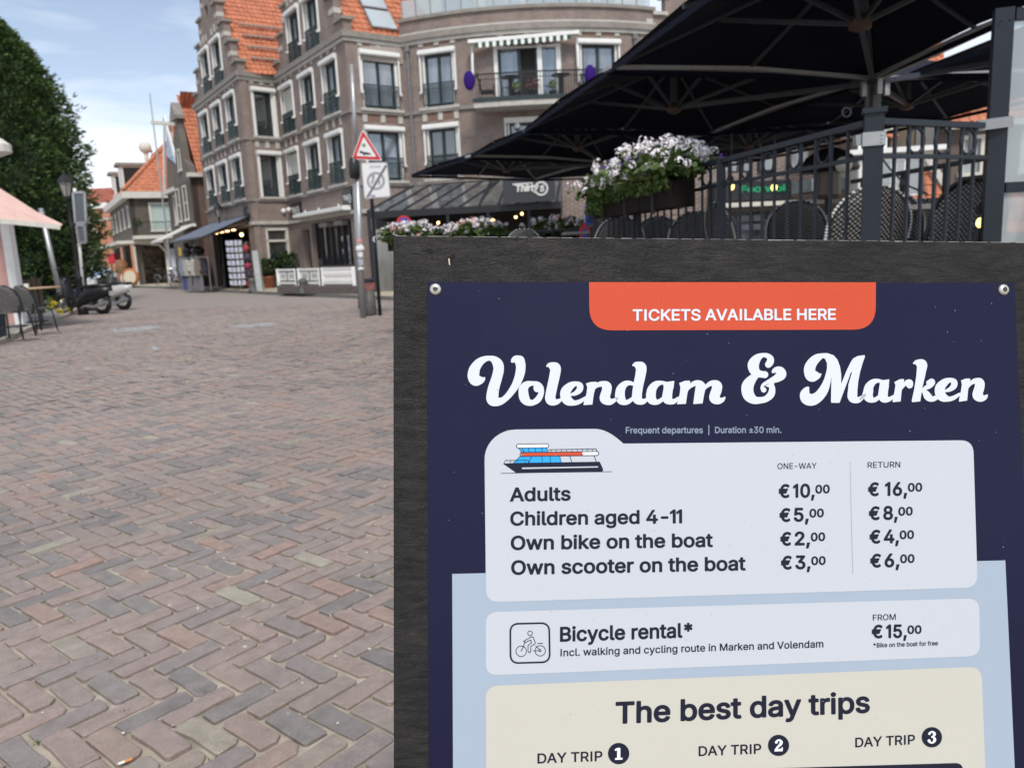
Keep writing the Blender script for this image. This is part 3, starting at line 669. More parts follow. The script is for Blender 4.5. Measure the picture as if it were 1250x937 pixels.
# ---------------- distance-field lettering: brush strokes and outlines merged into one clean flat print
def sdf_print(name,shapes,T,cell,o,mt,parent=None):
    """shapes: ('s',[(x,y,r)..],closed) strokes | ('p',[(x,y)..]) polygons | ('-s'..) cut-outs, in local units; T maps them to photo pixels"""
    pts=[(x+sg*r,y+sg2*r) for sh in shapes if sh[0] in('s',) for x,y,r in sh[1] for sg in(-1,1) for sg2 in(-1,1)]+[p for sh in shapes if sh[0]=='p' for p in sh[1]]
    P=np.array(pts); x0,y0=P.min(0)-3*cell; x1,y1=P.max(0)+3*cell
    nx,ny=int((x1-x0)/cell)+2,int((y1-y0)/cell)+2; F_=np.full((nx,ny),1e3)
    gx=x0+np.arange(nx)*cell; gy=y0+np.arange(ny)*cell
    for sh in shapes:
        neg=sh[0][0]=='-'; kd=sh[0][-1]
        if kd=='s':
            C=catmull(sh[1],10,len(sh)>2 and sh[2])
            tmp=np.full_like(F_,1e3) if neg else F_
            # resample densely
            for (ax,ay,ar),(bx,by,br_) in zip(C,np.vstack([C[1:],C[:1]]) if (len(sh)>2 and sh[2]) else C[1:]):
                n=max(1,int(math.hypot(bx-ax,by-ay)/(max(ar,br_,cell)*.12)))
                for q in range(n+1):
                    t=q/n; x,y,r=ax+(bx-ax)*t,ay+(by-ay)*t,max(ar+(br_-ar)*t,.01)
                    i0,i1=max(0,int((x-r-x0)/cell)-1),min(nx,int((x+r-x0)/cell)+3); j0,j1=max(0,int((y-r-y0)/cell)-1),min(ny,int((y+r-y0)/cell)+3)
                    d=np.hypot(gx[i0:i1,None]-x,gy[None,j0:j1]-y)-r; tmp[i0:i1,j0:j1]=np.minimum(tmp[i0:i1,j0:j1],d)
            if neg: F_=np.maximum(F_,-tmp)
        else:
            V_=np.array(sh[1]); X_,Y_=np.meshgrid(gx,gy,indexing='ij'); d=np.full_like(F_,1e9); ins=np.zeros_like(F_,bool)
            for a,b in zip(V_,np.roll(V_,-1,0)):
                e=b-a; l=e@e+1e-12; t=np.clip(((X_-a[0])*e[0]+(Y_-a[1])*e[1])/l,0,1); d=np.minimum(d,np.hypot(X_-a[0]-t*e[0],Y_-a[1]-t*e[1]))
                c=((a[1]>Y_)!=(b[1]>Y_)); 
                with np.errstate(divide='ignore',invalid='ignore'): xs=a[0]+(Y_-a[1])*(b[0]-a[0])/(b[1]-a[1] if abs(b[1]-a[1])>1e-12 else 1e-12)
                ins^=(c&(X_<xs))
            sd_=np.where(ins,-d,d); F_=np.maximum(F_,-sd_) if neg else np.minimum(F_,sd_)
    k=MB(); cache={}
    def V2(x,y):
        key=(round(x,4),round(y,4))
        if key not in cache: u_,v_=uv(*T(x,y)); cache[key]=k.vv(Q(u_,v_,o))
        return cache[key]
    neg=F_<0
    for j in range(ny-1):
        i=0
        while i<nx-1:
            c=(neg[i,j],neg[i+1,j],neg[i+1,j+1],neg[i,j+1])
            if not any(c): i+=1; continue
            if all(c):
                s=i
                while i<nx-1 and neg[i,j] and neg[i+1,j] and neg[i+1,j+1] and neg[i,j+1]: i+=1
                k.f.append([V2(gx[s],gy[j]),V2(gx[s],gy[j+1]),V2(gx[i],gy[j+1]),V2(gx[i],gy[j])]); k.u.append(None); k.mi.append(0); continue
            cor=[(i,j),(i+1,j),(i+1,j+1),(i,j+1)]; pl=[]
            for a in range(4):
                A_,B_=cor[a],cor[(a+1)%4]; fa,fb=F_[A_],F_[B_]
                if fa<0: pl.append(V2(gx[A_[0]],gy[A_[1]]))
                if (fa<0)!=(fb<0):
                    t=fa/(fa-fb); pl.append(V2(gx[A_[0]]+(gx[B_[0]]-gx[A_[0]])*t,gy[A_[1]]+(gy[B_[1]]-gy[A_[1]])*t))
            pl=list(dict.fromkeys(pl))
            if len(pl)>=3: k.f.append(pl[::-1]); k.u.append(None); k.mi.append(0)
            i+=1
    return k.build(name,mt,parent or panel)
S_=7.353
def TT(ox,oy,s=S_): return lambda x,y:(ox+x/s,oy+y/s)
SH=lambda st,dx,dy,sc1=1.: [(k_[0],[((p[0]*sc1+dx,p[1]*sc1+dy)+((p[2]*sc1,) if len(p)>2 else ())) for p in k_[1]])+tuple(k_[2:]) for k_ in st]
V_=[('s',[(231,302,7),(214,318,20),(187,324,36),(150,322,51),(132,290,52),(135,250,51),(146,215,46),(180,168,38),(225,137,28),(275,126,22),(318,140,32),(350,178,46),(357,230,47),(340,305,47),(315,385,50),(303,450,53),(304,495,54),(330,514,42),(365,514,34),(400,500,28),(450,453,29),(510,366,35),(546,275,41),(556,200,43),(546,148,45)]),
    ('s',[(546,148,45),(515,135,33),(492,142,22),(479,156,11)])]
o_=[('s',[(580,440,44),(582,395,40),(612,362,30),(660,352,20),(706,360,24),(733,390,27),(738,440,25),(712,493,28),(665,524,25),(618,518,33),(590,485,44)],True),('s',[(715,395,28),(702,408,22),(688,408,14),(682,390,12),(684,372,8)])]
l_=[('s',[(793,196,9),(815,186,19),(850,202,40),(868,218,47),(860,280,47),(845,350,46),(828,430,46),(820,480,46),(830,504,44),(858,520,28),(885,515,22),(915,498,14),(945,470,14)])]
e_=[('s',[(1012,452,12),(1050,438,20),(1083,408,28),(1086,372,28),(1052,354,20),(1005,372,32),(962,418,44),(957,465,46),(978,505,42),(1030,526,24),(1080,516,20),(1135,482,13)])]
def n_(x=0): return [('p',[(1140,352),(1185,339),(1236,337),(1239,352),(1212,440),(1198,541),(1118,546),(1122,520),(1146,440),(1152,385)]),
    ('s',[(1200,415,8),(1230,378,16),(1262,360,23),(1295,357,26),(1326,378,42),(1325,420,43),(1312,465,45),(1314,492,46),(1350,516,30),(1385,508,20),(1415,488,13)])]
sdf_print('script_lettering',V_+o_+l_+e_+n_(),TT(560,420),1.7,.0009,P_WHITE)
d_=[('s',[(268,460,44),(276,405,40),(308,362,29),(352,348,20),(400,362,14)]),('s',[(268,460,44),(280,498,40),(312,522,24),(345,515,20),(385,486,16)]),
    ('s',[(388,189,9),(412,179,19),(440,196,38),(460,212,47),(452,280,46),(437,350,45),(424,430,44),(422,480,44),(436,505,36),(475,515,24),(515,492,14)])]
a_=[('s',[(546,460,44),(556,405,40),(590,362,30),(635,346,18),(680,350,14)]),('s',[(546,460,44),(556,498,40),(590,520,24),(622,512,20),(660,484,16)]),
    ('p',[(655,350),(690,338),(756,329),(750,395),(662,395)]),('s',[(705,388,42),(696,440,43),(693,486,44),(712,508,32),(750,514,22),(790,486,14)])]
m_=[('p',[(800,349),(850,329),(896,327),(899,345),(874,440),(860,535),(780,538),(785,518),(806,440),(811,385)]),
    ('s',[(865,420,8),(893,385,14),(922,360,22),(955,349,25),(985,362,36),(996,385,45)]),('p',[(948,378),(1042,372),(1024,450),(1010,531),(926,537),(937,450)]),
    ('s',[(1015,415,8),(1045,378,16),(1080,354,22),(1110,350,27),(1138,372,44),(1136,410,46),(1120,455,46),(1120,486,47),(1150,508,30),(1180,502,22),(1198,490,14),(1209,476,6)])]
sdf_print('script_lettering',d_+a_+m_,TT(720,420),1.7,.0009,P_WHITE)
amp=[('s',[(350,182,30),(366,160,32),(368,130,29),(340,104,22),(295,100,20),(248,128,36),(216,180,50),(222,228,46),(248,258,36),(290,270,30),(318,273,31)]),
     ('s',[(248,278,22),(205,312,38),(168,365,52),(162,415,54),(178,465,50),(222,500,36),(275,503,29),(330,490,28),(372,452,32),(384,405,28),(376,365,24)]),
     ('s',[(308,410,24),(294,388,15),(306,362,14),(340,342,17),(385,324,26),(430,304,36),(465,272,45),(455,240,38),(425,230,27),(400,240,18),(388,252,8)]),('p',[(320,372),(400,340),(402,380),(345,385)])]
M_=[('s',[(818,268,7),(800,282,20),(770,284,40),(738,282,54),(721,250,51),(722,210,50),(745,165,44),(785,126,36),(835,104,22),(880,112,30),(905,140,40)]),
    ('p',[(845,88),(895,86),(935,100),(970,140),(992,200),(1003,270),(1003,356),(1050,240),(1085,168),(1110,128),(1150,107),(1213,98),(1216,112),(1195,170),(1172,250),(1155,340),(1147,430),(1062,430),(1068,360),(1100,252),(1090,252),(1060,335),(1022,435),(990,520),(985,526),(914,525),(911,515),(916,250),(910,250),(878,330),(875,170),(862,125)]),
    ('s',[(905,150,28),(898,210,22),(890,270,26),(874,340,33),(845,410,42),(800,468,46),(745,498,52),(695,488,53),(678,450,44),(690,412,26),(705,392,12)]),
    ('s',[(1105,430,43),(1104,470,44),(1118,494,34),(1155,500,26),(1190,478,18),(1215,455,12)])]
sdf_print('script_lettering',amp,TT(890,420),1.7,.0009,P_WHITE); sdf_print('script_lettering',M_,TT(890,420),1.7,.0009,P_WHITE)
a2=[('s',[(0,492,10),(22,470,14),(64,440,43),(76,385,39),(108,344,28),(150,328,18),(195,335,14)]),('s',[(64,440,43),(74,478,40),(105,502,22),(138,494,20),(175,465,16)]),
    ('p',[(170,335),(205,322),(258,315),(252,380),(176,380)]),('s',[(212,372,42),(204,425,42),(202,470,43),(220,492,32),(258,492,20),(295,468,12)])]
r2=[('p',[(303,340),(350,315),(388,312),(391,330),(368,420),(360,513),(290,520),(287,505),(305,420),(313,370)]),('s',[(368,400,8),(392,365,14),(418,340,20),(442,344,27),(440,366,30)])]
k2=[('p',[(506,205),(597,195),(578,290),(552,400),(536,512),(462,520),(459,505),(482,400),(499,290)]),('s',[(478,172,8),(500,162,18),(530,172,36),(551,184,46),(550,215,44)]),
    ('s',[(560,405,10),(592,388,20),(622,372,22),(640,345,28),(635,334,25),(608,346,20)]),('s',[(560,418,14),(585,440,27),(603,468,34),(628,490,26),(665,486,22),(700,462,15)])]
e2=SH(e_,-225,-31,.985); e2=[(q[0],[(x-6,y+4,r) for x,y,r in q[1]]) for q in e2]
n2=[('p',[(900,326),(940,309),(982,308),(985,325),(965,410),(956,505),(884,516),(882,500),(900,420),(908,360)]),
    ('s',[(958,395,8),(985,356,14),(1015,334,22),(1042,330,26),(1068,348,42),(1066,390,44),(1052,435,45),(1054,462,47),(1080,484,32),(1110,480,22),(1126,468,14),(1136,456,6)])]
sdf_print('script_lettering',a2+r2+k2+e2+n2,TT(1050,420),1.7,.0009,P_WHITE)
# number discs
for cx,cy,r,d in ((755,918.7,13,'1'),(950,908.7,12.9,'2'),(1137,898.8,12.4,'3')):
    dk=sdf_print('number_disc',[('s',[(cx,cy,r),(cx,cy+.01,r)])],lambda x,y:(x,y),.5,.0009,P_INK)
    if d=='1': g=[('p',[(-1.9,-7),(2,-7),(2,5),(4.6,5.2),(4.6,7.4),(-4.4,7.4),(-4.4,5.2),(-1.9,5),(-1.9,-4),(-4.6,-3.6),(-4.6,-5.6)])]
    elif d=='2': g=[('s',[(-2.8,-4,1.7),(-1.2,-6.2,1),(1.2,-6.3,1.2),(3.2,-4,1.7),(2.2,-1.2,1.7),(-1.4,2.2,1.2),(-3.8,5,1)]),('p',[(-5.1,7.2),(-4.8,4.4),(3.4,4.0),(3.8,2.4),(5.2,2.4),(4.9,7.2)])]
    else: g=[('s',[(-3,-4.6,1.6),(-1.4,-6.4,.9),(1,-6.5,1.1),(3,-4.2,1.7),(2.2,-1.6,1.2),(-.2,-.6,.9)]),('s',[(-.2,-.6,.9),(2.4,.6,1.2),(3.4,3.4,1.8),(1.4,6.3,1.2),(-1.6,6.4,1),(-3.6,4,1.8)])]
    sdf_print('numeral',g,(lambda cx,cy:lambda x,y:(cx+x,cy+y-.04*x))(cx,cy),.35,.0011,P_PW)
# ferry drawing (zoom 7.8125 from 600,535)
TF=TT(600,535,7.8125)
def ol(pts,r=2.6,closed=False):
    q=[(x,y,r) for x,y in pts]; 
    if closed: q=q+[q[0]]
    out=[]
    for a,b in zip(q,q[1:]): out.append(('s',[a,b]))
    return out
fer=sdf_print('ferry_hull',[('p',[(108,238),(220,233),(1030,220),(1040,240),(1062,290),(1062,308),(1050,316),(232,325)])]+ol([(88,332),(400,324),(1148,315)],2.4),TF,3,.0009,P_INK)
def pf(name,pts,o,mt): return flat(name,[TF(*p) for p in pts],o,mt,fer)
pf('hull_stripe',[(290,276),(1014,264),(1016,275),(290,290)],.0011,P_CARD)
pf('cabin_window',[(270,172),(650,168),(664,226),(208,232)],.0009,P_SKY); pf('bridge_window',[(264,92),(520,88),(540,126),(278,128)],.0009,P_SKY)
pf('orange_deck_band',[(280,136),(860,128),(872,160),(285,168)],.0010,P_ORG); pf('white_deck_band',[(862,128),(1005,124),(1018,142),(1008,158),(872,160)],.0010,P_PW)
pf('bridge_roof',[(245,56),(535,52),(544,70),(535,84),(245,88)],.0010,P_PW)
ln=ol([(250,54),(532,50),(544,60),(544,76),(534,86),(250,90),(238,80),(238,64)],3,True)+ol([(285,133),(1005,123),(1020,132),(1020,150),(1008,160),(285,170),(272,160),(272,145)],3,True)
ln+=ol([(262,92),(285,130)])+ol([(292,94),(310,128)])+ol([(350,90),(358,128)])+ol([(415,90),(418,128)])+ol([(480,88),(482,126)])+ol([(520,88),(540,126)])
ln+=ol([(540,106),(995,98),(1005,120)])+[x for xx in (565,615,665,715,765,815,865,912,960) for x in ol([(xx,105),(xx+2,125)],2)]
ln+=ol([(272,170),(208,232)])+ol([(384,170),(350,228)])+ol([(480,170),(482,226)])+ol([(558,170),(560,226)])+ol([(650,168),(664,226)])+ol([(745,166),(765,224)])+ol([(978,164),(998,220)])
ln+=ol([(118,236),(132,208),(345,206),(360,228)],2.4)+ol([(180,208),(176,236)],2)+ol([(246,208),(246,232)],2)+ol([(318,208),(318,230)],2)
sdf_print('ferry_outline',ln,TF,2.2,.0012,P_INK,fer)
# cyclist pictogram (zoom 14.41 from 610,750)
TC=TT(610,750,14.41)
bx=[(x,y,15) for x,y in rounded([(185,155),(868,140),(880,825),(190,845)],150,8)]
pic=sdf_print('pictogram_frame',[('s',bx,True)],TC,6,.0009,P_INK)
circ=lambda cx,cy,r,w=6:('s',[(cx+r*math.cos(t),cy+r*math.sin(t),w) for t in np.linspace(0,2*math.pi,17)[:-1]],True)
cy=[circ(377,635,92),circ(712,628,90),circ(708,622,20),circ(532,320,40)]
cy+=ol([(377,635),(445,480),(420,462),(455,440)],7)+ol([(450,440),(560,378),(590,392),(625,490),(610,510),(545,552),(545,640),(520,660),(497,640),(497,530),(560,488),(545,438),(450,482)],6.5)+ol([(585,628),(700,626)],6)+ol([(630,540),(700,606)],6)+ol([(665,500),(755,498)],7)
sdf_print('cyclist_drawing',cy,TC,3.4,.0009,P_INK,pic)
# torx screws in the corners
for x,y in ((531.5,353),(1224.8,353.6)):
    c=Vector(uv(x,y)); k=MB(); n=18
    prof=[(.0070,.0001),(.0069,.0012),(.0058,.0026),(.0030,.0032)]
    rg=[[k.vv(Q(c.x+r*math.cos(2*math.pi*j/n),c.y+r*math.sin(2*math.pi*j/n),h)) for j in range(n)] for r,h in prof]
    for A_,B_ in zip(rg,rg[1:]):
        for j in range(n): k.f.append([A_[j],B_[j],B_[(j+1)%n],A_[(j+1)%n]]); k.u.append(None); k.mi.append(0)
    s_=k.build('screw',mat('screw_steel',(.62,.60,.54),.32,metal=.7),panel,smooth=True)
    k=MB(); k.poly([Q(c.x+(.0031 if j%2 else .0021)*math.cos(math.pi*j/6),c.y+(.0031 if j%2 else .0021)*math.sin(math.pi*j/6),.0033) for j in range(12)][::-1]); k.build('drive_recess',mat('recess_dark',(.05,.045,.04),.6),s_)
# specks and scuffs on the print
k=MB()
for i in range(130):
    x,y=random.uniform(540,1230),random.uniform(350,930); a,b=uv(x,y); r=random.uniform(.0002,.0006)
    k.poly([Q(a+r*random.uniform(.6,1.6)*math.cos(q),b+r*random.uniform(.6,1.2)*math.sin(q),.0014) for q in np.linspace(0,2*math.pi,7)[:-1]][::-1])
o=k.build('specks',mat('dust_specks',(.35,.35,.38),.8,noise=.4,nscale=90),panel); o['kind']='stuff'
# ================================================================ MAIN BROWN BRICK BUILDING
C0=G(444.8,356)                                     # street corner of the second gable
F2=Fr(C0,124.,1)                                    # second gable front, runs away to the left
E2=F2.P(8.38,0,0)
FS=Fr(E2,224.25,1)                                  # short side wall between the two gables
Q1=FS.P(1.84,0,0)
F1=Fr(Q1,123.5,1)                                   # first gable front
AR=Arc((1.3,43.6),11.5); P1=AR.P(-5.35,0,0)
_a=math.degrees(math.atan2(C0.y-P1.y,C0.x-P1.x)); FB=Fr(P1,_a,1) # bay wall beside the round corner
BAYW=(Vector((C0.x,C0.y,0))-P1).length
if (FB.n.y>0): FB=Fr(P1,_a,-1)
AR=Arc((1.3,43.6),11.5); AS0,AS1=-5.35,5.3
main=empty('corner_building',(C0.x,C0.y,0),'brown brick corner building with two stepped gables, white roller shutters and a rounded wing','building')
ZC=9.93
def steps(w0,w1,rise=1.06,run=.84,z0=10.42,n=5,extra=1.15):
    r=[(w0,w1,ZC-.02,z0)]
    z=z0; a=0
    for i in range(n):
        a=run*(i+1) if i else .0
    out=[(w0,w1,9.4,z0)]
    for i in range(1,n+1):
        out.append((w0+run*i-.0,w1-run*i,z0-.01,z0+rise*i))
    return out
def sshape(s,z): return None
W1,W2=8.75,8.38
gable_steps=[]
def gable(f,w,holes,name):
    r=[(0,w,0,10.42)]
    for i in range(1,5): r.append((.82*i,w-.82*i,10.42-.01,10.42+1.06*i))
    r.append((3.55,w-3.55,14.6,15.75))
    k=MB(); wall(k,f,r,holes,.32); o=k.build('gable_wall',M_BRICK,main)
    k=MB()
    lv=[(0,10.42)]+[(.82*i,10.42+1.06*i) for i in range(1,5)]
    for s,z in lv:
        for a,b in ((s-.10,s+.86),(w-s-.86,w-s+.10)): k=MB(); fbox(k,f,a,b,-.42,.10,z,z+.12); k.build('coping',M_CORN,main)
        for a,b in ((s-.02,s+.5),(w-s-.5,w-s+.02)): k=MB(); fbox(k,f,a,b,-.30,.022,z-.62,z-.42); k.build('stone_band',M_STONE,main)
    k=MB(); fbox(k,f,3.45,w-3.45,-.42,.10,15.75,15.9); k.build('coping',M_CORN,main)
    return r
win_lvl=[(9.98,12.2),(7.2,9.38),(4.42,6.53)]
WR=random.Random(4)
def window(f,s,w,z0,z1,box=.20,shutter=None,balc=True,rails=True,glass=None,arc=None,mull=True,door=False):
    """white roller box and rails round a recessed dark green casement, French balcony rail in front"""
    zt=z1-box; k=MB(); a,b=s-w/2,s+w/2; glass=glass or WR.choice((M_PANE,M_PANE,M_PANED,M_PANEB))
    fbox(k,f,a-.12,b+.12,.0,.13,zt,z1); fbox(k,f,a-.12,b+.12,.13,.17,zt+.04,z1-.04)
    k2=(z1-z0)*.62
    if rails:
        for q in (a-.08,b+.08): fbox(k,f,q-.035,q+.035,.003,.07,z0+.55,zt); fbox(k,f,q-.035,q+.035,.07,.15,z0+.53,z0+.61)
    for q0,q1 in ((a-.03,a+.07),(b-.07,b+.03)): fbox(k,f,q0,q1,-.2,-.02,z0,zt)
    fr_=k.build('window',M_WHITE,main)
    g=MB(); fbox(g,f,a+.07,b-.07,-.20,-.17,z0,zt); g.build('pane',glass or M_PANE,fr_)
    g=MB(); 
    for q0,q1 in ((a+.07,a+.15),(b-.15,b-.07))+(((s-.05,s+.05),) if mull else ()): fbox(g,f,q0,q1,-.165,-.11,z0,zt)
    fbox(g,f,a+.07,b-.07,-.165,-.11,zt-.09,zt); fbox(g,f,a+.07,b-.07,-.165,-.11,z0,z0+.1)
    g.build('casement_frame',M_GREEN,fr_)
    if shutter: 
        g=MB(); n=int((zt-shutter)/.07)
        for i in range(n): fbox(g,f,a+.04,b-.04,-.09,-.06-(.012 if i%2 else 0),shutter+i*.07,shutter+i*.07+.066)
        g.build('roller_shutter',M_CREAM,fr_)
    if balc:
        g=MB(); fbox(g,f,a-.02,b+.02,.04,.08,z0+.86,z0+.90); fbox(g,f,a-.02,b+.02,.04,.08,z0+.66,z0+.69); fbox(g,f,a-.02,b+.02,.04,.08,z0+.06,z0+.10)
        n=int(w/.085)
        for i in range(n+1): q=a+(b-a)*i/n; fbox(g,f,q-.012,q+.012,.05,.07,z0+.06,z0+.88)
        g.build('balcony_rail',M_GREEN,fr_)
    g=MB(); fbox(g,f,a-.2,b+.2,-.0,.12,z0-.12,z0-.01); g.build('sill',M_STONE,fr_)
    return fr_
def keystones(k,f,s,w,z):
    for d in (-w/2-.02,0,w/2+.02): fbox(k,f,s+d-.10,s+d+.10,-.05,.035,z+.14,z+.44+(.06 if d==0 else 0))
def arch_head(k,f,s,w,z):   # upright header course above a window
    n=int(w/.085)
    for i in range(n):
        q=s-w/2+.1+(w-.2)*(i+.5)/n
        if abs(q-s)<.13: continue
        h=.14*(1-((q-s)/(w/2))**2)*.5
        fbox(k,f,q-.032,q+.032,-.03,.015,z+.14,z+.38+h)
holes1=[];holes2=[]
ww=1.42
for hs in (1.72,4.32,6.95):
    for (z0,z1) in win_lvl[1:]: holes1.append((hs-ww/2,hs+ww/2,z0,z1-.2)); holes2.append((hs-ww/2,hs+ww/2,z0,z1-.2))
for hs in (3.2,5.55): holes1.append((hs-ww/2,hs+ww/2,win_lvl[0][0],win_lvl[0][1]-.2)); 
for hs in (3.2,5.38): holes2.append((hs-ww/2,hs+ww/2,win_lvl[0][0],win_lvl[0][1]-.2))
holes1.append((.9,8.1,0.12,3.05))                        # shop opening
holes2+= [(.8,5.3,1.05,2.98),(5.7,6.7,.12,2.75)]       # restaurant glazing and door
holes1.append((4.1,4.65,13.1,13.95))
gable(F1,W1,holes1,'g1'); gable(F2,W2,holes2,'g2')
kst=MB(); arh=MB()
sh=0
for f,cs,ct in ((F1,(1.72,4.32,6.95),(3.2,5.55)),(F2,(1.72,4.32,6.95),(3.2,5.38))):
    for li,(z0,z1) in enumerate(win_lvl):
        for s in (ct if li==0 else cs):
            blue=(f is F2 and s<2) or (f is F1 and s<2 and li==1)
            window(f,s,ww,z0,z1,glass=M_PANEB if blue else M_PANE,shutter=(z0+.75 if (f is F2 and s>6 and li>0) else None))
            if li: keystones(kst,f,s,ww,z1); arch_head(arh,f,s,ww,z1)
            else: keystones(kst,f,s,ww*.8,z1+.1)
# side walls
k=MB(); wall(k,FS,[(0,1.84,0,9.95)],[(.2,1.25,7.2,9.2),(.25,1.28,4.42,6.3),(-.02+.12,1.25,.75,2.9)],.32); k.build('side_wall',M_BRICK,main); k=MB(); wall(k,FB,[(0,BAYW,0,9.95)],[(BAYW-2.2,BAYW-.6,7.2,9.2),(BAYW-2.2,BAYW-.6,4.42,6.3)],.32); k.build('side_wall',M_BRICK,main)
for z0,z1 in win_lvl[1:]:
    window(FS,.74,1.0,z0,z1,.2,balc=False,mull=False,glass=M_PANED,rails=False)
    k=MB(); fbox(k,FS,.12,.24,.0,.06,z0,z1-.15); fbox(k,FS,1.22,1.34,.0,.06,z0,z1-.15); k.build('window_surround',M_WHITE,main)
    keystones(kst,FS,.74,1.0,z1)
    window(FB,BAYW-1.4,1.55,z0,z1,glass=M_PANEB); keystones(kst,FB,BAYW-1.4,1.55,z1); arch_head(arh,FB,BAYW-1.4,1.55,z1)
# shop window in the short side wall
k=MB(); 
for a in ((.1,.2,.75,2.92),(1.17,1.27,.75,2.92),(.1,1.27,2.84,2.94),(.1,1.27,2.3,2.4),(.1,1.27,.72,.82)): fbox(k,FS,a[0],a[1],-.1,.03,a[2],a[3])
sw=k.build('shop_window',M_CREAM,main); k=MB(); fbox(k,FS,.2,1.17,-.12,-.09,.8,2.85); k.build('pane',M_PANED,sw)
# curved wing
ch=[]; 
awin=[(-4.47,-2.98),(1.91,3.61)]
for a,b in awin:
    for z0,z1 in win_lvl[1:]: ch.append((a+.08,b-.08,z0,z1-.2))
ch+=[(-1.35,1.15,6.98,9.2),(-1.0,.6,4.42,6.3)]
k=MB(); wall(k,AR,[(AS0,AS1,0,10.55)],ch,.32,maxs=.45); k.build('curved_wall',M_BRICK,main)
for a,b in awin:
    for z0,z1 in win_lvl[1:]:
        s=(a+b)/2; window(AR,s,b-a-.16,z0,z1,glass=M_PANEB if z0>7 else M_PANED); keystones(kst,AR,s,b-a-.16,z1); arch_head(arh,AR,s,b-a-.16,z1)
window(AR,-.2,1.6,4.42,6.53,glass=M_PANED)
arch_head(arh,AR,-.1,2.2,9.42); keystones(kst,AR,-.1,2.0,9.42)
kst.build('keystones',M_STONE,main)['kind']='stuff'; arh.build('brick_arches',mat('arch_brick',(.21,.13,.10),.85,noise=.2,nscale=9),main)['kind']='stuff'
# balcony doors
k=MB()
for a,b in ((-1.42,-1.27),(.28,.46),(1.02,1.2)): fbox(k,AR,a,b,-.2,.05,6.98,9.22)
fbox(k,AR,-1.27,1.2,-.2,.03,9.12,9.22)
bd=k.build('balcony_door',M_WHITE,main)
k=MB(); fbox(k,AR,-1.25,-.42,-.22,-.16,6.98,9.12); k.build('pane',M_PANEB,bd); k=MB(); fbox(k,AR,.46,1.02,-.22,-.18,6.98,9.12); k.build('pane',M_PANEB,bd)
k=MB(); fbox(k,AR,-.42,.28,-.25,-.2,6.98,9.12); k.build('open_doorway',M_DARKIN,bd)
k=MB(); 
for a,b in ((-1.25,-1.15),(-.5,-.36),(.2,.28)): fbox(k,AR,a,b,-.16,-.1,6.98,9.12)
k.build('sliding_frame',M_GREEN,bd)
# string courses, cornices
def course(z,h,d,mt,name):
    k=MB()
    fbox(k,F1,-d,W1+d,.0,d,z,z+h); fbox(k,FS,.0,1.84+0,.0,d*.98,z+.002,z+h-.002); fbox(k,F2,-d,W2,.0,d,z,z+h); fbox(k,FB,0,BAYW+d*.0,.0,d*.98,z+.003,z+h-.003); fbox(k,AR,AS0,AS1,.0,d,z+.001,z+h-.001,seg=.5)
    k.build(name,mt,main)
course(9.78,.22,.16,M_CORN,'cornice'); course(9.64,.14,.08,M_STONE,'cornice_moulding'); course(6.98,.13,.08,M_CORN,'string_course'); course(4.2,.13,.08,M_CORN,'string_course'); course(3.12,.16,.10,M_STONE,'shopfront_lintel')
k=MB(); fbox(k,AR,AS0,AS1,-.4,.09,10.55,10.68,seg=.5); k.build('parapet_cap',M_CORN,main)
k=MB(); fbox(k,AR,AS0,AS1,-.02,.05,10.0,10.1,seg=.5); k.build('parapet_stone_line',M_STONE,main)
# roofs with real pantile relief
def roof(f,w,side,nu,nv,inside=None,zr=15.3):
    """slope rising from the side wall; f gable frame, side 0 = near corner, 1 = far corner"""
    inn=-f.n; base=f.P(0 if side==0 else w,-.3,9.95); ridge_s=w/2
    up=(f.P(w/2,-.3,zr)-base).normalized(); k=MB()
    pantiles(k,base,inn,up,nu,nv,inside); return k
up_len=math.hypot(W1/2,15.3-9.95)
for f,w in ((F1,W1),(F2,W2)):
    for sd in (0,1):
        k=roof(f,w,sd,44,int(up_len/.32),None); ro=k.build('tiled_roof',M_TILE,main)
        if f is F2 and sd==0:
            # skylight
            inn=-f.n; base=f.P(0,-.3,9.95); up=(f.P(w/2,-.3,15.3)-base).normalized(); nn=inn.cross(up); nn=nn if nn.z>0 else -nn
            for a,b,v0,v1 in ((.95,2.1,.35,1.45),(.95,2.1,1.55,2.9)):
                q=MB(); P_=[base+inn*a+up*v0+nn*.09,base+inn*b+up*v0+nn*.09,base+inn*b+up*v1+nn*.09,base+inn*a+up*v1+nn*.09]
                q.prism(P_,nn*.05); g=q.build('skylight',M_ALU,main)
                q=MB(); c_=sum(P_,Vector())/4; q.prism([c_+(p-c_)*.92+nn*.055 for p in P_],nn*.008); q.build('pane',glassmat('skylight_glass',(.42,.47,.50),.25),g)  # sky reflection is put into the pale base colour of the pane
        if f is F1 and sd==0:
            inn=-f.n; base=f.P(0,-.3,9.95); up=(f.P(w/2,-.3,15.3)-base).normalized(); nn=inn.cross(up); nn=nn if nn.z>0 else -nn
            for v in (.9,1.7,2.5,3.3):
                q=MB(); q.bar(base+inn*.5+up*v+nn*.16,base+inn*4.6+up*v+nn*.16,.10,.05,nn); q.build('roof_walkboard',mat('grey_roof_board',(.25,.2,.17),.8),main)
    k=MB(); k.bar(f.P(w/2,-.3,15.36),f.P(w/2,-11,15.36),.25,.18); k.build('ridge',M_TILE,main)
k=MB(); fbox(k,Fr(C0,124.,1),.02,.5,-10.5,-.3,9.0,9.96); k.build('rear_wall',M_BRICK,main); k=MB(); fbox(k,F1,W1-.3,W1-.02,-10.8,-.32,0,9.96); k.build('rear_wall',M_BRICK,main)
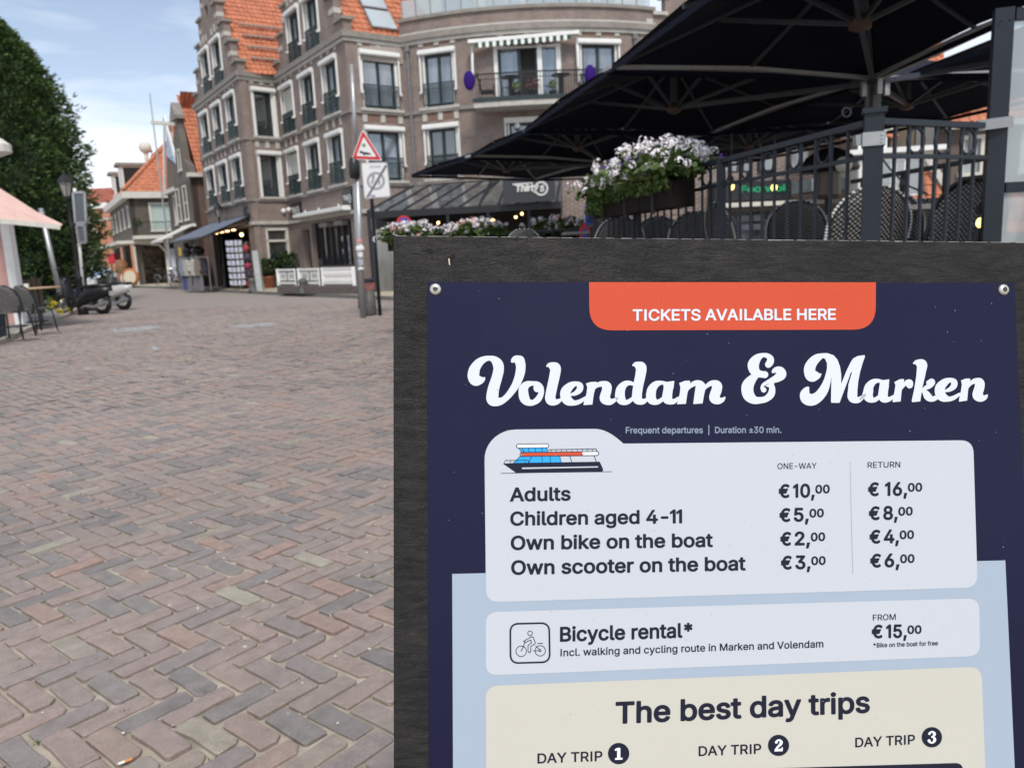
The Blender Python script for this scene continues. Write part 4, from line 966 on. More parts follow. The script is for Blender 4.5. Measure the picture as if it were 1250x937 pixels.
# set-back penthouse floor
PH=Arc((1.3,43.6),9.4)
k=MB(); wall(k,PH,[(-5.5,5.5,10.2,14.0)],[(-3.6,-2.1,10.6,13.2),(-1.7,-.2,10.6,13.2),(0,2.6,10.6,13.2),(2.9,3.9,10.6,13.2)],.2,maxs=.6); k.build('penthouse_wall',M_CREAM,main)
for a,b in ((-3.6,-2.1),(-1.7,-.2),(0,2.6),(2.9,3.9)):
    k=MB(); fbox(k,PH,a,b,-.16,-.12,10.6,13.2,seg=.6); g=k.build('penthouse_window',M_PANEB,main)
    k=MB(); 
    for q in (a+.04,(a+b)/2,b-.04): fbox(k,PH,q-.04,q+.04,-.12,-.04,10.6,13.2)
    k.build('window_frame',M_ALU,g)
k=MB(); fbox(k,PH,-5.7,5.7,-6,.9,13.95,14.2,seg=1.); k.build('flat_roof',M_CREAM,main)
k=MB(); fbox(k,PH,.1,2.6,.3,.36,11.6,12.2,seg=.5); k.build('striped_sun_awning',M_GREEN,main)
GB=Arc((1.3,43.6),11.2); n=16
gp=MB(); gq=MB()
for i in range(n):
    a=-5.2+10.4*i/n; b=-5.2+10.4*(i+1)/n-.05
    fbox(gp,GB,a,b,-.01,.01,10.72,11.45); fbox(gq,GB,a-.04,a-.01,-.02,.02,10.66,11.6)
fbox(gq,GB,-5.2,5.2,-.02,.02,11.5,11.54,seg=.6)
g=gp.build('glass_balustrade',M_CLEAR,main); gq.build('balustrade_posts',M_ALU,main)
# main balcony
k=MB(); fbox(k,AR,-2.05,2.9,.0,1.25,6.78,6.98,seg=.5); bal=k.build('balcony_slab',M_STONE,main)
k=MB(); fbox(k,AR,-2.07,2.92,.02,1.29,6.985,7.13,seg=.5); k.build('balcony_edge',M_GREEN,main)
k=MB(); fbox(k,AR,-1.98,2.85,1.2,1.235,7.95,8.0,seg=.4); fbox(k,AR,-1.98,2.85,1.2,1.235,7.78,7.8,seg=.4)
for i in range(50): q=-1.95+4.75*i/49; fbox(k,AR,q-.01,q+.01,1.21,1.23,7.1,7.97)
for e in (-1.96,2.82): fbox(k,AR,e-.02,e+.02,.05,1.22,7.95,8.0)
k.build('balcony_railing',M_BLACK,main)
# drainpipes
for s in (-5.0,4.3):
    k=MB(); z1_=9.6; k.tube([AR.P(s,.09,z1_),AR.P(s,.09,4.3)],.06,8); k.tube([AR.P(s,.09,4.3),AR.P(s+.0,.09,4.0),AR.P(s+.12,.14,3.8)],.055,8); k.tube([AR.P(s,.09,9.62),AR.P(s,.09,9.4)],.11,8); k.build('drainpipe',mat('lead_grey_pipe',(.17,.17,.18),.5,noise=.2),main)
for p in (FS.P(.25,.06,3.75),F2.P(7.95,.08,3.78),AR.P(-.6,.1,6.2)):
    k=MB(); k.ball(p,.12,10,7); k.build('wall_lamp',M_WHITE,main)
# third gable at the right end of the round wing
R3=AR.P(AS1,0,0); F3=Fr((R3.x,R3.y),18,-1)
k=MB(); r3=[(0,7,0,10.4)]+[(.5+.8*i,6.5-.8*i,10.38,10.4+1.05*(i+1)) for i in range(3)]; wall(k,F3,r3,[(1.6,3.1,7.2,9.2),(1.6,3.1,4.42,6.3)],.32); k.build('gable_wall',M_BRICK,main)
k=MB()
for i in range(4): fbox(k,F3,.5+.8*(i-1)-.1+ (0 if i else .3),.5+.8*i+.05,-.4,.12,10.4+1.05*i,10.53+1.05*i); fbox(k,F3,.3+.8*(i-1),.7+.8*(i-1),-.3,.05,10.0+1.05*i,10.25+1.05*i)
k.build('coping',M_STONE,main)
for z0,z1 in win_lvl[1:]: window(F3,2.35,1.5,z0,z1)
# ground floor: restaurant glazing, door, shop interior
k=MB(); fbox(k,F2,.8,5.3,-.28,-.25,1.05,2.98); rg=k.build('restaurant_window',M_PANED,main)
k=MB()
for s in (.8,1.45,2.1,2.75,3.4,4.05,4.7,5.22): fbox(k,F2,s,s+.08,-.25,-.17,1.05,2.98)
fbox(k,F2,.8,5.3,-.25,-.17,1.02,1.1); fbox(k,F2,.8,5.3,-.25,-.17,2.86,2.98)
k.build('window_frame',M_BLACK,rg)
k=MB()
for s in (1.5,3.2): fbox(k,F2,s,s+.9,-.3,.12,2.75,2.93)
k.build('vent_grille',M_CORN,rg)
k=MB(); fbox(k,F2,5.7,6.7,-.7,-.65,.12,2.75); dr=k.build('door',M_WOODB,main); k=MB(); fbox(k,F2,5.95,6.25,-.64,-.63,.9,2.5); k.build('door_notice',M_WHITE,dr)
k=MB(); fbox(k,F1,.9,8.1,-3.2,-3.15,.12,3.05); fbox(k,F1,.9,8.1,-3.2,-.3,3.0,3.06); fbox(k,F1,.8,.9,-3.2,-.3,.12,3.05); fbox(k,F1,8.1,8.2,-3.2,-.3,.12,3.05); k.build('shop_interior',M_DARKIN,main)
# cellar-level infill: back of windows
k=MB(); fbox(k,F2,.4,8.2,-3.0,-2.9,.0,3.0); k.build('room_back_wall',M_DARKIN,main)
# ================================================================ things fixed to the building
def thirty(parent,place,h,mt):
    """retro word and numeral inside a ring; place(x,y)->point, h letter height"""
    k=MB()
    def tx(s,x,y,hh,b=.03):
        F_,gx,gy=glyph_field(glyph_loops(s,shear=.15),b,.03)
        field_mesh(k,F_,gx,gy,lambda p,q:place(x+p*hh/.51,y+q*hh/.51))
    tx('Thirty',0,0,h,.045); tx('5',h*3.95,-h*.2,h*.9,.04)
    c=(h*4.25,h*.25)
    for j in range(26):
        a,b=[math.radians(150-13*q) for q in (j,j+1)]
        k.poly([place(c[0]+h*r*math.cos(t),c[1]+h*r*math.sin(t)) for r,t in ((.85,a),(.85,b),(1.15,b),(1.15,a))])
    k.poly([place(-h*.3,h*1.0),place(h*2.9,h*1.1),place(h*2.9,h*1.28),place(-h*.4,h*1.28)])
    return k.build('lettering',mt,parent)
M_SIGNW=mat('sign_white',(.62,.62,.60),.5)
for s0,s1,z0,z1,lab in ((6.35,7.6,3.28,4.05,'square black restaurant sign with white swirl logo on the left end of the brick shopfront'),(.3,1.2,3.4,4.1,'square black restaurant sign half hidden behind the steel signpost')):
    t=empty('wall_sign',F2.P((s0+s1)/2,.1,z0),lab,'sign')
    k=MB(); fbox(k,F2,s0,s1,.02,.12,z0,z1); k.build('sign_plate',M_BLACK,t)
    thirty(t,lambda x,y,s1=s1,z0=z0,s0=s0:F2.P(s1-.12-x,.125,z0+.3+y),(s1-s0)*.165,M_SIGNW)
t=empty('cassette_awning',F2.P(3.4,.2,3.2),'long white folded awning cassette above the restaurant windows','awning')
k=MB(); fbox(k,F2,.45,6.4,.11,.42,3.29,3.47); fbox(k,F2,.45,6.4,.42,.47,3.31,3.44); k.build('awning_case',M_WHITE,t)
for s in (1.6,3.9,5.6):
    k=MB(); fbox(k,F2,s,s+.06,.1,.16,3.46,3.6); k.build('bracket',M_WHITE,t)
# striped awning over the balcony
t=empty('striped_awning',AR.P(-.3,.5,9.2),'white balcony awning with a green and white scalloped valance','awning')
k=MB(); fbox(k,AR,-2.75,2.0,.06,.30,9.32,9.5,seg=6); 
k=MB(); pA,pB=AR.P(-2.3,.45,9.36),AR.P(1.85,.45,9.50); k.bar(pA,pB,.28,.13); k.build('awning_case',M_WHITE,t)
n=27
for i in range(n):
    a=pA.lerp(pB,.06+.86*i/n); b=pA.lerp(pB,.06+.86*(i+1)/n); vq=MB(); vq.prism([a+Vector((0,-.16,-.08)),b+Vector((0,-.16,-.08)),b+Vector((0,-.16,-.24)),(a+b)/2+Vector((0,-.16,-.29 if i%2 else -.25)),a+Vector((0,-.16,-.24))],(0,.01,0)); vq.build('valance_scallop',M_WHITE if i%2 else mat('valance_green',(.02,.07,.045),.8),t)
for s,z in ((-2.2,9.3),(1.8,9.4)):
    k=MB(); k.tube([AR.P(s,.2,z),AR.P(s,.34,z-.6),AR.P(s,.38,z-1.15)],.05,8); k.build('awning_arm',M_WHITE,t)
# balcony furniture
for s,lab in ((-2.12,'large purple oval ornament hanging at the left end of the balcony railing'),(1.95,'purple oval ornament hanging near the right end of the balcony railing')):
    k=MB(); k.ball(AR.P(s,1.45,7.75),.36,16,10,(.6,.25,1)); o=k.build('oval_ornament',mat('purple_gloss',(.028,.006,.14),.7,spec=.15),None,True); tag(o,lab,'ornament')
for i,s in enumerate((-.75,1.05)):
    t=empty('bistro_table',AR.P(s,.8,6.99),['black pedestal table left of the open balcony door','black pedestal table right of the open balcony door'][i],'table')
    p=AR.P(s,.8,6.99); k=MB(); k.lathe([(.36,.88),(.36,.92),(.05,.96)],p,16); k.build('tabletop',M_BLACK,t); k=MB(); k.lathe([(.22,.0),(.2,.04),(.11,.06),(.11,.88)],p,12); k.build('pedestal',M_BLACK,t)
for i,(s,a) in enumerate(((-1.6,0),(1.95,math.pi))):
    p=AR.P(s,.8,6.99); t=empty('balcony_chair',p,['black wicker armchair beside the left balcony table','black wicker armchair beside the right balcony table'][i],'chair')
    k=MB(); k.box((p.x-.26,p.y-.26,p.z+.38),(p.x+.26,p.y+.26,p.z+.46)); k.build('seat',M_BLACK,t)
    sg=-1 if i==0 else 1
    k=MB(); k.bar((p.x+sg*.26,p.y,p.z+.4),(p.x+sg*.36,p.y,p.z+1.1),.5,.05,(1,0,0)); k.build('backrest',M_BLACK,t)
    for dx in (-.24,.24):
        for dy in (-.24,.24): k=MB(); k.bar((p.x+dx,p.y+dy,p.z),(p.x+dx,p.y+dy,p.z+.66),.04,.04,(1,0,0)); k.build('leg',M_BLACK,t)
# plants on the balcony
def leafball(mb,c,r,n,size,flat=1.,rgen=random):
    for i in range(n):
        d=Vector((random.gauss(0,1),random.gauss(0,1),random.gauss(0,1))).normalized()*r*random.uniform(.35,1)**.6; d.z*=flat
        p=c+d; a=Vector((random.gauss(0,1),random.gauss(0,1),random.gauss(0,.6))).normalized(); b=a.cross(Vector((random.gauss(0,1),random.gauss(0,1),random.gauss(0,1)))).normalized()
        s=size*random.uniform(.6,1.3); mb.poly([p-a*s-b*s*.3,p+b*s*.5,p+a*s,p-b*s*.6])
def leafmat(name,c1,c2,rough=.6):
    if name in MATS: return MATS[name]
    m=bpy.data.materials.new(name); m.use_nodes=True; t=m.node_tree; b=t.nodes['Principled BSDF']; b.inputs['Roughness'].default_value=rough; b.inputs['Specular IOR Level'].default_value=.3
    g=N(t,'ShaderNodeNewGeometry'); r=N(t,'ShaderNodeValToRGB'); r.color_ramp.elements[0].color=(*c1,1); r.color_ramp.elements[1].color=(*c2,1); t.links.new(g.outputs['Random Per Island'],r.inputs[0]); t.links.new(r.outputs[0],b.inputs['Base Color'])
    MATS[name]=m; return m
M_LEAF=leafmat('geranium_leaf',(.03,.062,.014),(.10,.15,.038)); M_LEAFD=leafmat('dark_leaf',(.015,.035,.012),(.05,.08,.025))
M_PETW=leafmat('pale_pink_petal',(.76,.70,.74),(.86,.84,.85),.7); M_PETP=leafmat('purple_petal',(.10,.05,.28),(.22,.12,.42),.7); M_PETR=leafmat('salmon_petal',(.70,.28,.26),(.75,.45,.42),.7)
for i,(s,lab) in enumerate(((.0,'potted pink flowering plant in front of the open balcony door'),(-.55,'small pale green potted plant by the left balcony table'),(.72,'small pale green potted plant by the right balcony table'))):
    p=AR.P(s,1.0,6.99); t=empty('potted_plant',p,lab,'plant'); k=MB(); k.lathe([(.10,0),(.15,.3)],p,10); k.build('pot',M_BLACK,t)
    k=MB(); leafball(k,p+Vector((0,0,.55)),.30 if i==0 else .17,160,.05); k.build('foliage',mat('dusky_pink_foliage',(.22,.10,.10),.8) if i==0 else mat('pale_green_foliage',(.32,.4,.2),.8),t)
# ================================================================ conservatory of the restaurant
cz0,cz1=2.92,3.98
ca_=D(449,266,28.6); ca_.z=0; cb_=D(752,258,27.4); cb_.z=0
cons=empty('conservatory',((ca_+cb_)/2),'dark steel conservatory with a sloping glass roof under the round wing','conservatory')
dirc=(cb_-ca_).normalized(); inn=Vector((-dirc.y,dirc.x,0)); Lc=(cb_-ca_).length
k=MB(); k.bar(ca_+Vector((0,0,2.86)),cb_+Vector((0,0,2.86)),.14,.24); k.build('eaves_beam',M_BLACK,cons)
depth=3.0; nb=13
for i in range(nb+1):
    a=ca_+dirc*(Lc*i/nb)+Vector((0,0,cz0+.06)); skew=1.1 if i<=nb else 0
    b=a+inn*depth+dirc*(1.0 if i<6 else .0)+Vector((0,0,cz1-cz0)); k=MB(); k.bar(a,b,.07,.09); k.build('glazing_bar',M_ANTH,cons)
for i in range(nb):
    a0=ca_+dirc*(Lc*i/nb+.03)+Vector((0,0,cz0+.05)); a1=ca_+dirc*(Lc*(i+1)/nb-.03)+Vector((0,0,cz0+.05))
    o0=dirc*(1.0 if i<6 else 0); o1=dirc*(1.0 if i+1<6 else 0)
    k=MB(); k.prism([a0,a1,a1+inn*depth+o1+Vector((0,0,cz1-cz0)),a0+inn*depth+o0+Vector((0,0,cz1-cz0))],(0,0,.015)); k.build('pane',M_PANEG,cons)
a0=ca_+Vector((0,0,cz0+.05)); k=MB(); k.prism([a0,a0+inn*depth+dirc*1.0+Vector((0,0,cz1-cz0)),a0+inn*depth+Vector((0,0,0))],(-.02,0,0)); k.build('hip_pane',M_PANEG,cons)
for i in range(7):
    p=ca_+dirc*(Lc*(i+.02)/6.1); k=MB(); k.bar(p,p+Vector((0,0,2.8)),.10,.10,(1,0,0)); k.build('post',M_ANTH,cons)
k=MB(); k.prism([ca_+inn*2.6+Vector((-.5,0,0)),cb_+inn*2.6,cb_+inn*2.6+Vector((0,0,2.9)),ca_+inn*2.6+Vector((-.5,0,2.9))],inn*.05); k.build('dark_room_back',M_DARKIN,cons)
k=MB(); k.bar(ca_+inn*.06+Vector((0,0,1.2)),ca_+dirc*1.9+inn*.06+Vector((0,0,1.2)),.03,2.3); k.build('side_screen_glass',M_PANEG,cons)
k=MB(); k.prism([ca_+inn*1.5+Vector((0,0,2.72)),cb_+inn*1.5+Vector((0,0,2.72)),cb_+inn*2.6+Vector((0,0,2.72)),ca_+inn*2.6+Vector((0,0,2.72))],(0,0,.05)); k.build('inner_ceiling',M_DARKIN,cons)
t=empty('fascia_sign',D(646,240,27.2),'grey fascia board with white retro word and ring above the conservatory','sign')
pa,pb=D(615,253,27.4),D(678,250,27.2); hgt=.82
pa.z=3.0; pb.z=3.0; dd=(pb-pa).normalized(); k=MB(); k.prism([pa,pb,pb+Vector((0,0,hgt)),pa+Vector((0,0,hgt))],Vector((dd.y,-dd.x,0))*-.06); k.build('sign_board',mat('slate_grey_panel',(.035,.038,.046),.5),t)
nn_=Vector((dd.y,-dd.x,0)); thirty(t,lambda x,y:pa+dd*(.42+x)+Vector((0,0,.36+y))+nn_*.03,.21,M_SIGNW)
bulb=mat('warm_bulb',(1,.6,.25),.5,emit=(1,.5,.16),estr=7)
for i,(px,py) in enumerate(((535,272),(562.5,271.5),(599,270),(602,268.5),(629.5,265),(637,261),(686,272),(598,277))):
    q=D(px,py,27.9); t=empty('pendant_bulb',(q.x,q.y,q.z),'small warm pendant bulb glowing inside the dark conservatory','lamp','pendant bulbs in the conservatory')
    k=MB(); k.ball(q,.045,8,6); k.build('bulb',bulb,t); k=MB(); k.tube([q+Vector((0,0,.05)),Vector((q.x,q.y,2.75))],.006,4); k.build('cord',M_BLACK,t)
# ================================================================ houses further down the street
def simple_window(f,s,w,z0,z1,root,panes=2,glass=None,fw=.09,d=.04):
    k=MB()
    for a,b in ((s-w/2,s-w/2+fw),(s+w/2-fw,s+w/2)): fbox(k,f,a,b,-.1,d,z0,z1)
    fbox(k,f,s-w/2,s+w/2,-.1,d+.002,z1-fw,z1+.002); fbox(k,f,s-w/2-.05,s+w/2+.05,-.1,d+.05,z0-.06,z0+fw*.6)
    for i in range(1,panes): q=z0+(z1-z0)*i/panes; fbox(k,f,s-w/2+fw,s+w/2-fw,-.1,d-.02,q-.03,q+.03)
    o=k.build('window',M_CREAM,root); k=MB(); fbox(k,f,s-w/2+.02,s+w/2-.02,-.09,-.06,z0,z1-.02); k.build('pane',glass or M_PANED,o); return o
# house C: narrow dark gable with hoist beam
cC=G(248,352.3); FC=Fr(cC,123.5,1); wC=FC.s_at(207,350); mC0=FC.s_at(212,135); wC=2*mC0
zt=lambda f,x,y:f.z_at(x,y)
zE=zt(FC,234.5,213); zA=zt(FC,212,124); print('C',cC,wC,zE,zA,'win z',zt(FC,222,226),zt(FC,222,268),'s',FC.s_at(232,300),FC.s_at(218,300))
hC=empty('dark_gable_house',cC.to_tuple()[:2]+(0,),'narrow dark brick house with a tall neck gable and hoist beam','house')
k=MB(); mC=wC/2
wall(k,FC,[(0,wC,0,zE-.2)],[(.8,wC-.8,.15,2.7)],.3); k.build('wall',M_BRICKG,hC)
k=MB(); cont=[(0.0,zE-.2)]
nk=.6
P_=[(0,zE-.2),(wC,zE-.2),(wC-.15,zE+.5),(wC-1.2,zE+1.0),(mC+nk+.35,zE+2.0),(mC+nk,zE+2.8),(mC+nk,zA-1.0),(mC-nk,zA-1.0),(mC-nk,zE+2.8),(mC-nk-.35,zE+2.0),(1.2,zE+1.0),(.15,zE+.5)]
k.prism([FC.P(s,0,z) for s,z in P_],-FC.n*.35); k.build('neck_gable',M_BRICKG,hC)
k=MB(); k.prism([FC.P(mC-nk-.2,.12,zA-1.0),FC.P(mC+nk+.2,.12,zA-1.0),FC.P(mC+nk+.2,.12,zA-.8),FC.P(mC,.12,zA),FC.P(mC-nk-.2,.12,zA-.8)],-FC.n*.5); k.build('pediment',M_CORN,hC)
simple_window(FC,mC,.75,zE+.5,zE+1.7,hC,1)
simple_window(FC,FC.s_at(217.5,245),1.0,4.0,5.95,hC,2); simple_window(FC,FC.s_at(226.5,245),1.0,4.0,5.95,hC,2)
k=MB(); k.bar(FC.P(mC,.0,zE+3.1),FC.P(mC,1.3,zE+3.15),.16,.18); k.build('hoist_beam',M_CREAM,hC)
FCs=Fr(FC.P(0,0,0),33.5,-1)
k=MB(); wall(k,FCs,[(0,9,0,zE-.1)],[],.3); k.build('side_wall',M_BRICKR,hC)
k=MB(); fbox(k,FCs,-.2,9,-.1,.35,zE-.1,zE+.12); k.build('gutter',M_CREAM,hC)
k=MB(); base=FC.P(-.3,-.35,zE+.05); up=(FC.P(mC,-.35,zE+4.0)-base).normalized(); pantiles(k,base,-FC.n,up,34,int(math.hypot(mC,5)/.32)+1); k.build('tiled_roof',M_TILE,hC)
k=MB(); base=FC.P(wC+.3,-.35,zE+.05); up=(FC.P(mC,-.35,zE+4.0)-base).normalized(); pantiles(k,base,-FC.n,up,34,int(math.hypot(mC,5)/.32)+1); k.build('tiled_roof',M_TILE,hC)
k=MB(); fbox(k,FC,.8,wC-.8,-.35,-.3,.1,2.7); k.build('shopfront',M_DARKIN,hC)
k=MB()
for s in (.9,2.0,3.1,4.2): fbox(k,FC,s,s+.12,-.3,-.2,.1,2.7)
k.build('shopfront_frame',M_CREAM,hC)
# house B: corner shop with hipped roof, dormers and balcony
cB=G(171,349.6); FBd=Fr(cB,121,1); wB=abs(FBd.s_at(139,347)); wB=max(7,min(16,wB)); zB=zt(FBd,158,232); print('B',cB,wB,zB)
sB=Fr(FBd.P(0,0,0),31,-1)      # side facing the square
lenB=abs(sB.s_at(214,300)); lenB=4.8; print('lenB',lenB)
hB=empty('corner_shop_house',(cB.x,cB.y,0),'dark brick corner shop with orange hipped roof, two dormers and a balcony','house')
zb1=3.3
k=MB(); wins=[(wB*(i+.5)/5.0) for i in range(5)]
wall(k,FBd,[(0,wB,zb1,zB-.5)],[(s-.45,s+.45,zb1+1.0,zB-.9) for s in wins],.3); wall(k,sB,[(0,lenB,zb1,zB-.5)],[(1.2,3.4,zb1+.6,zB-.8)],.3)
wall(k,FBd,[(0,.4,0,zb1),(wB*.45,wB*.5,0,zb1),(wB-.4,wB,0,zb1)],[],.4); wall(k,sB,[(0,.3,0,zb1),(lenB-1.6,lenB,0,zb1)],[],.4); k.build('wall',M_BRICKG,hB)
for s in wins: simple_window(FBd,s,.9,zb1+1.0,zB-.9,hB,1,glass=M_PANED,fw=.13)
simple_window(sB,2.3,2.2,zb1+.6,zB-.8,hB,1,glass=mat('pale_green_blind',(.40,.50,.47),.7),fw=.14)
k=MB(); fbox(k,FBd,-.4,wB+.3,-.3,.45,zB-.5,zB-.05); fbox(k,sB,-.0,lenB,-.3,.44,zB-.5,zB-.052); k.build('eaves',M_CREAM,hB)
k=MB(); fbox(k,FBd,-.1,wB,-.0,1.1,zb1-.25,zb1-.02); fbox(k,sB,.0,lenB,-.0,.5,zb1-.25,zb1-.03); k.build('shop_canopy',M_CREAM,hB)
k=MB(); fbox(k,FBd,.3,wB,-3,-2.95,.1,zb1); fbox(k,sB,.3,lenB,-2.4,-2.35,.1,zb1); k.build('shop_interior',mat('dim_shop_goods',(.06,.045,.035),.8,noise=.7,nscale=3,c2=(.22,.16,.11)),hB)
for f,s in ((FBd,.05),(FBd,wB*.5),(FBd,wB-.2),(sB,lenB*.4),(sB,lenB-1.7)):
    k=MB(); fbox(k,f,s,s+.2,.0,.12,.0,zb1-.25); k.build('shopfront_pilaster',M_CREAM,hB)
# hipped roof
rz=zB+3.9; inB=-FBd.n; dB=6.5
A_=FBd.P(-.35,.35,zB-.05); B_=FBd.P(wB+.3,.35,zB-.05); Cc=sB.P(lenB*1.35,.3,zB-.05); 
apex=FBd.P(2.9,-3.6,rz); apex2=FBd.P(wB-3.0,-3.6,rz)
def tiled_poly(base,eu,apexpt,nu,poly,mt=M_TILE,root=None,name='tiled_roof'):
    eu=eu.normalized(); v=(apexpt-base); up=(v-eu*v.dot(eu)).normalized(); k=MB()
    pp=[((p-base).dot(eu),(p-base).dot(up)) for p in poly]
    def ins(u,w):
        c=False
        for a,b in zip(pp,pp[1:]+pp[:1]):
            if (a[1]>w)!=(b[1]>w) and u<a[0]+(w-a[1])*(b[0]-a[0])/(b[1]-a[1]): c=not c
        return c
    mx=max(p[0] for p in pp); my=max(p[1] for p in pp); pantiles(k,base,eu,up,int(mx/.24)+2,int(my/.32)+2,ins); return k.build(name,mt,root)
tiled_poly(A_,(B_-A_),apex,0,[A_,B_,apex2,apex],root=hB)
tiled_poly(A_,(Cc-A_),apex,0,[A_,Cc,apex+(Cc-A_)*.25,apex],root=hB)
k=MB(); k.prism([A_+Vector((0,0,-.02)),B_+Vector((0,0,-.02)),apex2-Vector((0,0,.05)),apex-Vector((0,0,.05))],(0,0,-.05)); k.prism([A_,apex-Vector((0,0,.05)),apex+(Cc-A_)*.25-Vector((0,0,.05)),Cc],(0,0,-.05)); k.build('roof_boarding',M_BRICKO,hB)
k=MB(); k.tube([A_+Vector((0,0,.12)),apex+Vector((0,0,.1))],.13,8); k.tube([apex+Vector((0,0,.1)),apex2+Vector((0,0,.1))],.13,8); k.build('ridge_tiles',M_TILE,hB)
for q in (apex,apex2):
    k=MB(); k.tube([q,q+Vector((0,0,.9))],.035,6); k.ball(q+Vector((0,0,.55)),.11,8,6); k.build('finial',M_BLACK,hB)
for s in (wB*.32,wB*.72):
    k=MB(); zd=zB+.5; fbox(k,FBd,s-.8,s+.8,-2.6,-.1,zd,zd+1.75); dm=k.build('dormer',M_CREAM,hB); k=MB(); fbox(k,FBd,s-1.0,s+1.0,-2.8,.15,zd+1.75,zd+1.95); k.build('dormer_roof',M_CORN,dm); k=MB(); fbox(k,FBd,s-.65,s+.65,-.1,-.08,zd+.2,zd+1.6); k.build('pane',M_PANED,dm)
    k=MB(); fbox(k,FBd,s-.815,s-.8,-2.3,-.3,zd+.25,zd+1.6); k.build('dormer_cheek',M_BLACK,dm)
k=MB(); p=FBd.P(wB*.55,-2.6,zB+2.0); k.tube([p,p+Vector((0,0,1.8))],.18,8); k.ball(p+Vector((0,0,2.2)),.5,10,8); k.build('flue_cowl',M_CREAM,hB)
# balcony
k=MB(); lb=6.2; fbox(k,sB,-.1,lb,.0,1.3,zb1+.02,zb1+.26); bb=k.build('balcony',M_CREAM,hB)
k=MB(); fbox(k,sB,-.1,lb,1.25,1.29,zb1+1.15,zb1+1.2)
for i in range(44): q=-.08+lb*i/43; fbox(k,sB,q-.012,q+.012,1.26,1.28,zb1+.26,zb1+1.17)
fbox(k,sB,-.1,-.06,.0,1.29,zb1+1.15,zb1+1.2); k.build('balcony_railing',M_BLACK,bb)
k=MB(); leafball(k,sB.P(.2,1.1,zb1+1.15),.35,180,.07); k.build('balcony_plants',M_LEAFD,bb)
k=MB(); k.tube([sB.P(0,.1,zb1-.2),sB.P(1.6,.15,zb1-.4),sB.P(2.4,.15,zb1-1.4)],.09,6); k.build('bracket',M_CREAM,hB)
# house D with pale blue boarded gable between them
dD=FBd.P(-.6,0,0)+ (Vector((sB.t.x,sB.t.y,0))*(lenB*.96)); FD=Fr((dD.x,dD.y),123.5,1)
FD=Fr((FC.P(wC+.2,-.6,0).x,FC.P(wC+.2,-.6,0).y),123.5,1)
zD0,zD1=zt(FD,204,232),zt(FD,186,163); wD=5.2; print('D',zD0,zD1)
hD=empty('blue_gable_house',FD.P(0,0,0),'brick house with a pale blue boarded gable edged in white','house')
k=MB(); wall(k,FD,[(0,wD,0,zD0)],[(.6,1.3,4.0,zD0-.5),(1.7,2.4,4.0,zD0-.5),(2.8,3.5,4.0,zD0-.5)],.3); k.build('wall',M_BRICKG,hD)
for s in (.95,2.05,3.15): simple_window(FD,s,.8,4.0,zD0-.5,hD,1)
k=MB(); k.prism([FD.P(0,0,zD0),FD.P(wD,0,zD0),FD.P(wD/2+.2,0,zD1)],-FD.n*.3); k.build('gable_lower',M_BRICKR,hD)
k=MB(); k.prism([FD.P(.35,.06,zD0+1.0),FD.P(wD*.7,.06,zD0+2.0),FD.P(wD/2+.2,.06,zD1-.1)],-FD.n*.05); k.build('blue_boarding',mat('pale_blue_boards',(.35,.47,.66),.6,noise=.1,nscale=5),hD)
k=MB(); k.bar(FD.P(-.2,.12,zD0+.0),FD.P(wD/2+.2,.12,zD1+.25),.08,.38,FD.n.cross(Vector((0,0,1)))); k.bar(FD.P(wD+.2,.12,zD0+.0),FD.P(wD/2+.2,.12,zD1+.25),.08,.38,FD.n.cross(Vector((0,0,1)))); k.build('bargeboard',M_WHITE,hD)
simple_window(FD,wD*.42,.6,zD0+1.9,zD0+3.3,hD,1)
k=MB(); base=FD.P(-.2,-.1,zD0); up=(FD.P(wD/2,-.1,zD1+.2)-base).normalized(); pantiles(k,base,-FD.n,up,28,int((FD.P(wD/2,-.1,zD1+.2)-base).length/.32)); k.build('tiled_roof',M_TILE,hD)
k=MB(); fbox(k,FD,-.1,wD+.1,.0,.3,zD0-.35,zD0-.1); k.build('eaves',M_CREAM,hD)
t=empty('flagpole',FD.P(wD+.2,.3,0),'tall thin grey flagpole in front of the blue gable','flagpole'); k=MB(); k.tube([FD.P(wD+.2,.3,0),FD.P(wD+.3,.3,zD1+2.2)],[.07,.04],8); k.build('pole',M_GALV,t)
# far end of the street
fo=D(118,340,88); FO=Fr((fo.x-4,fo.y),0,-1)
hO=empty('orange_brick_house',FO.P(5,0,0),'distant orange brick building with a white band and red roof','building')
k=MB(); wall(k,FO,[(0,16,0,8.3)],[(8.2,12,6.9,7.8)],.3); k.build('wall',M_BRICKO,hO)
k=MB(); fbox(k,FO,0,16,.0,.3,7.9,8.5); fbox(k,FO,0,16,.0,.12,6.6,6.8); k.build('band',M_WHITE,hO); k=MB(); fbox(k,FO,8.2,12,-.2,-.1,6.9,7.8); k.build('strip_window',M_PANED,hO)
k=MB(); base=FO.P(0,.3,8.5); pantiles(k,base,Vector((1,0,0)),Vector((0,.8,.6)),66,9); k.build('tiled_roof',mat('red_clay_tile',(.33,.10,.06),.7,noise=.25,nscale=2),hO)
cg=D(113,340,74); FG=Fr((D(121,300,74).x-5,cg.y),0,-1); hG=empty('bell_gable_house',FG.P(1.5,0,0),'distant dark house with a white edged bell gable','house')
P_=[(0,0),(5,0),(5,4.6),(4.6,5.0),(4.4,6.2),(3.9,7.0),(3.2,7.6),(2.5,8.0),(1.8,7.6),(1.1,7.0),(.6,6.2),(.4,5.0),(0,4.6)]
k=MB(); k.prism([FG.P(s,0,z) for s,z in P_],-FG.n*.35); k.build('wall',M_BRICKG,hG); k=MB(); q=[FG.P(s,.06,z) for s,z in P_[2:]]; k.tube(q,.16,6); k.build('gable_edging',M_WHITE,hG)
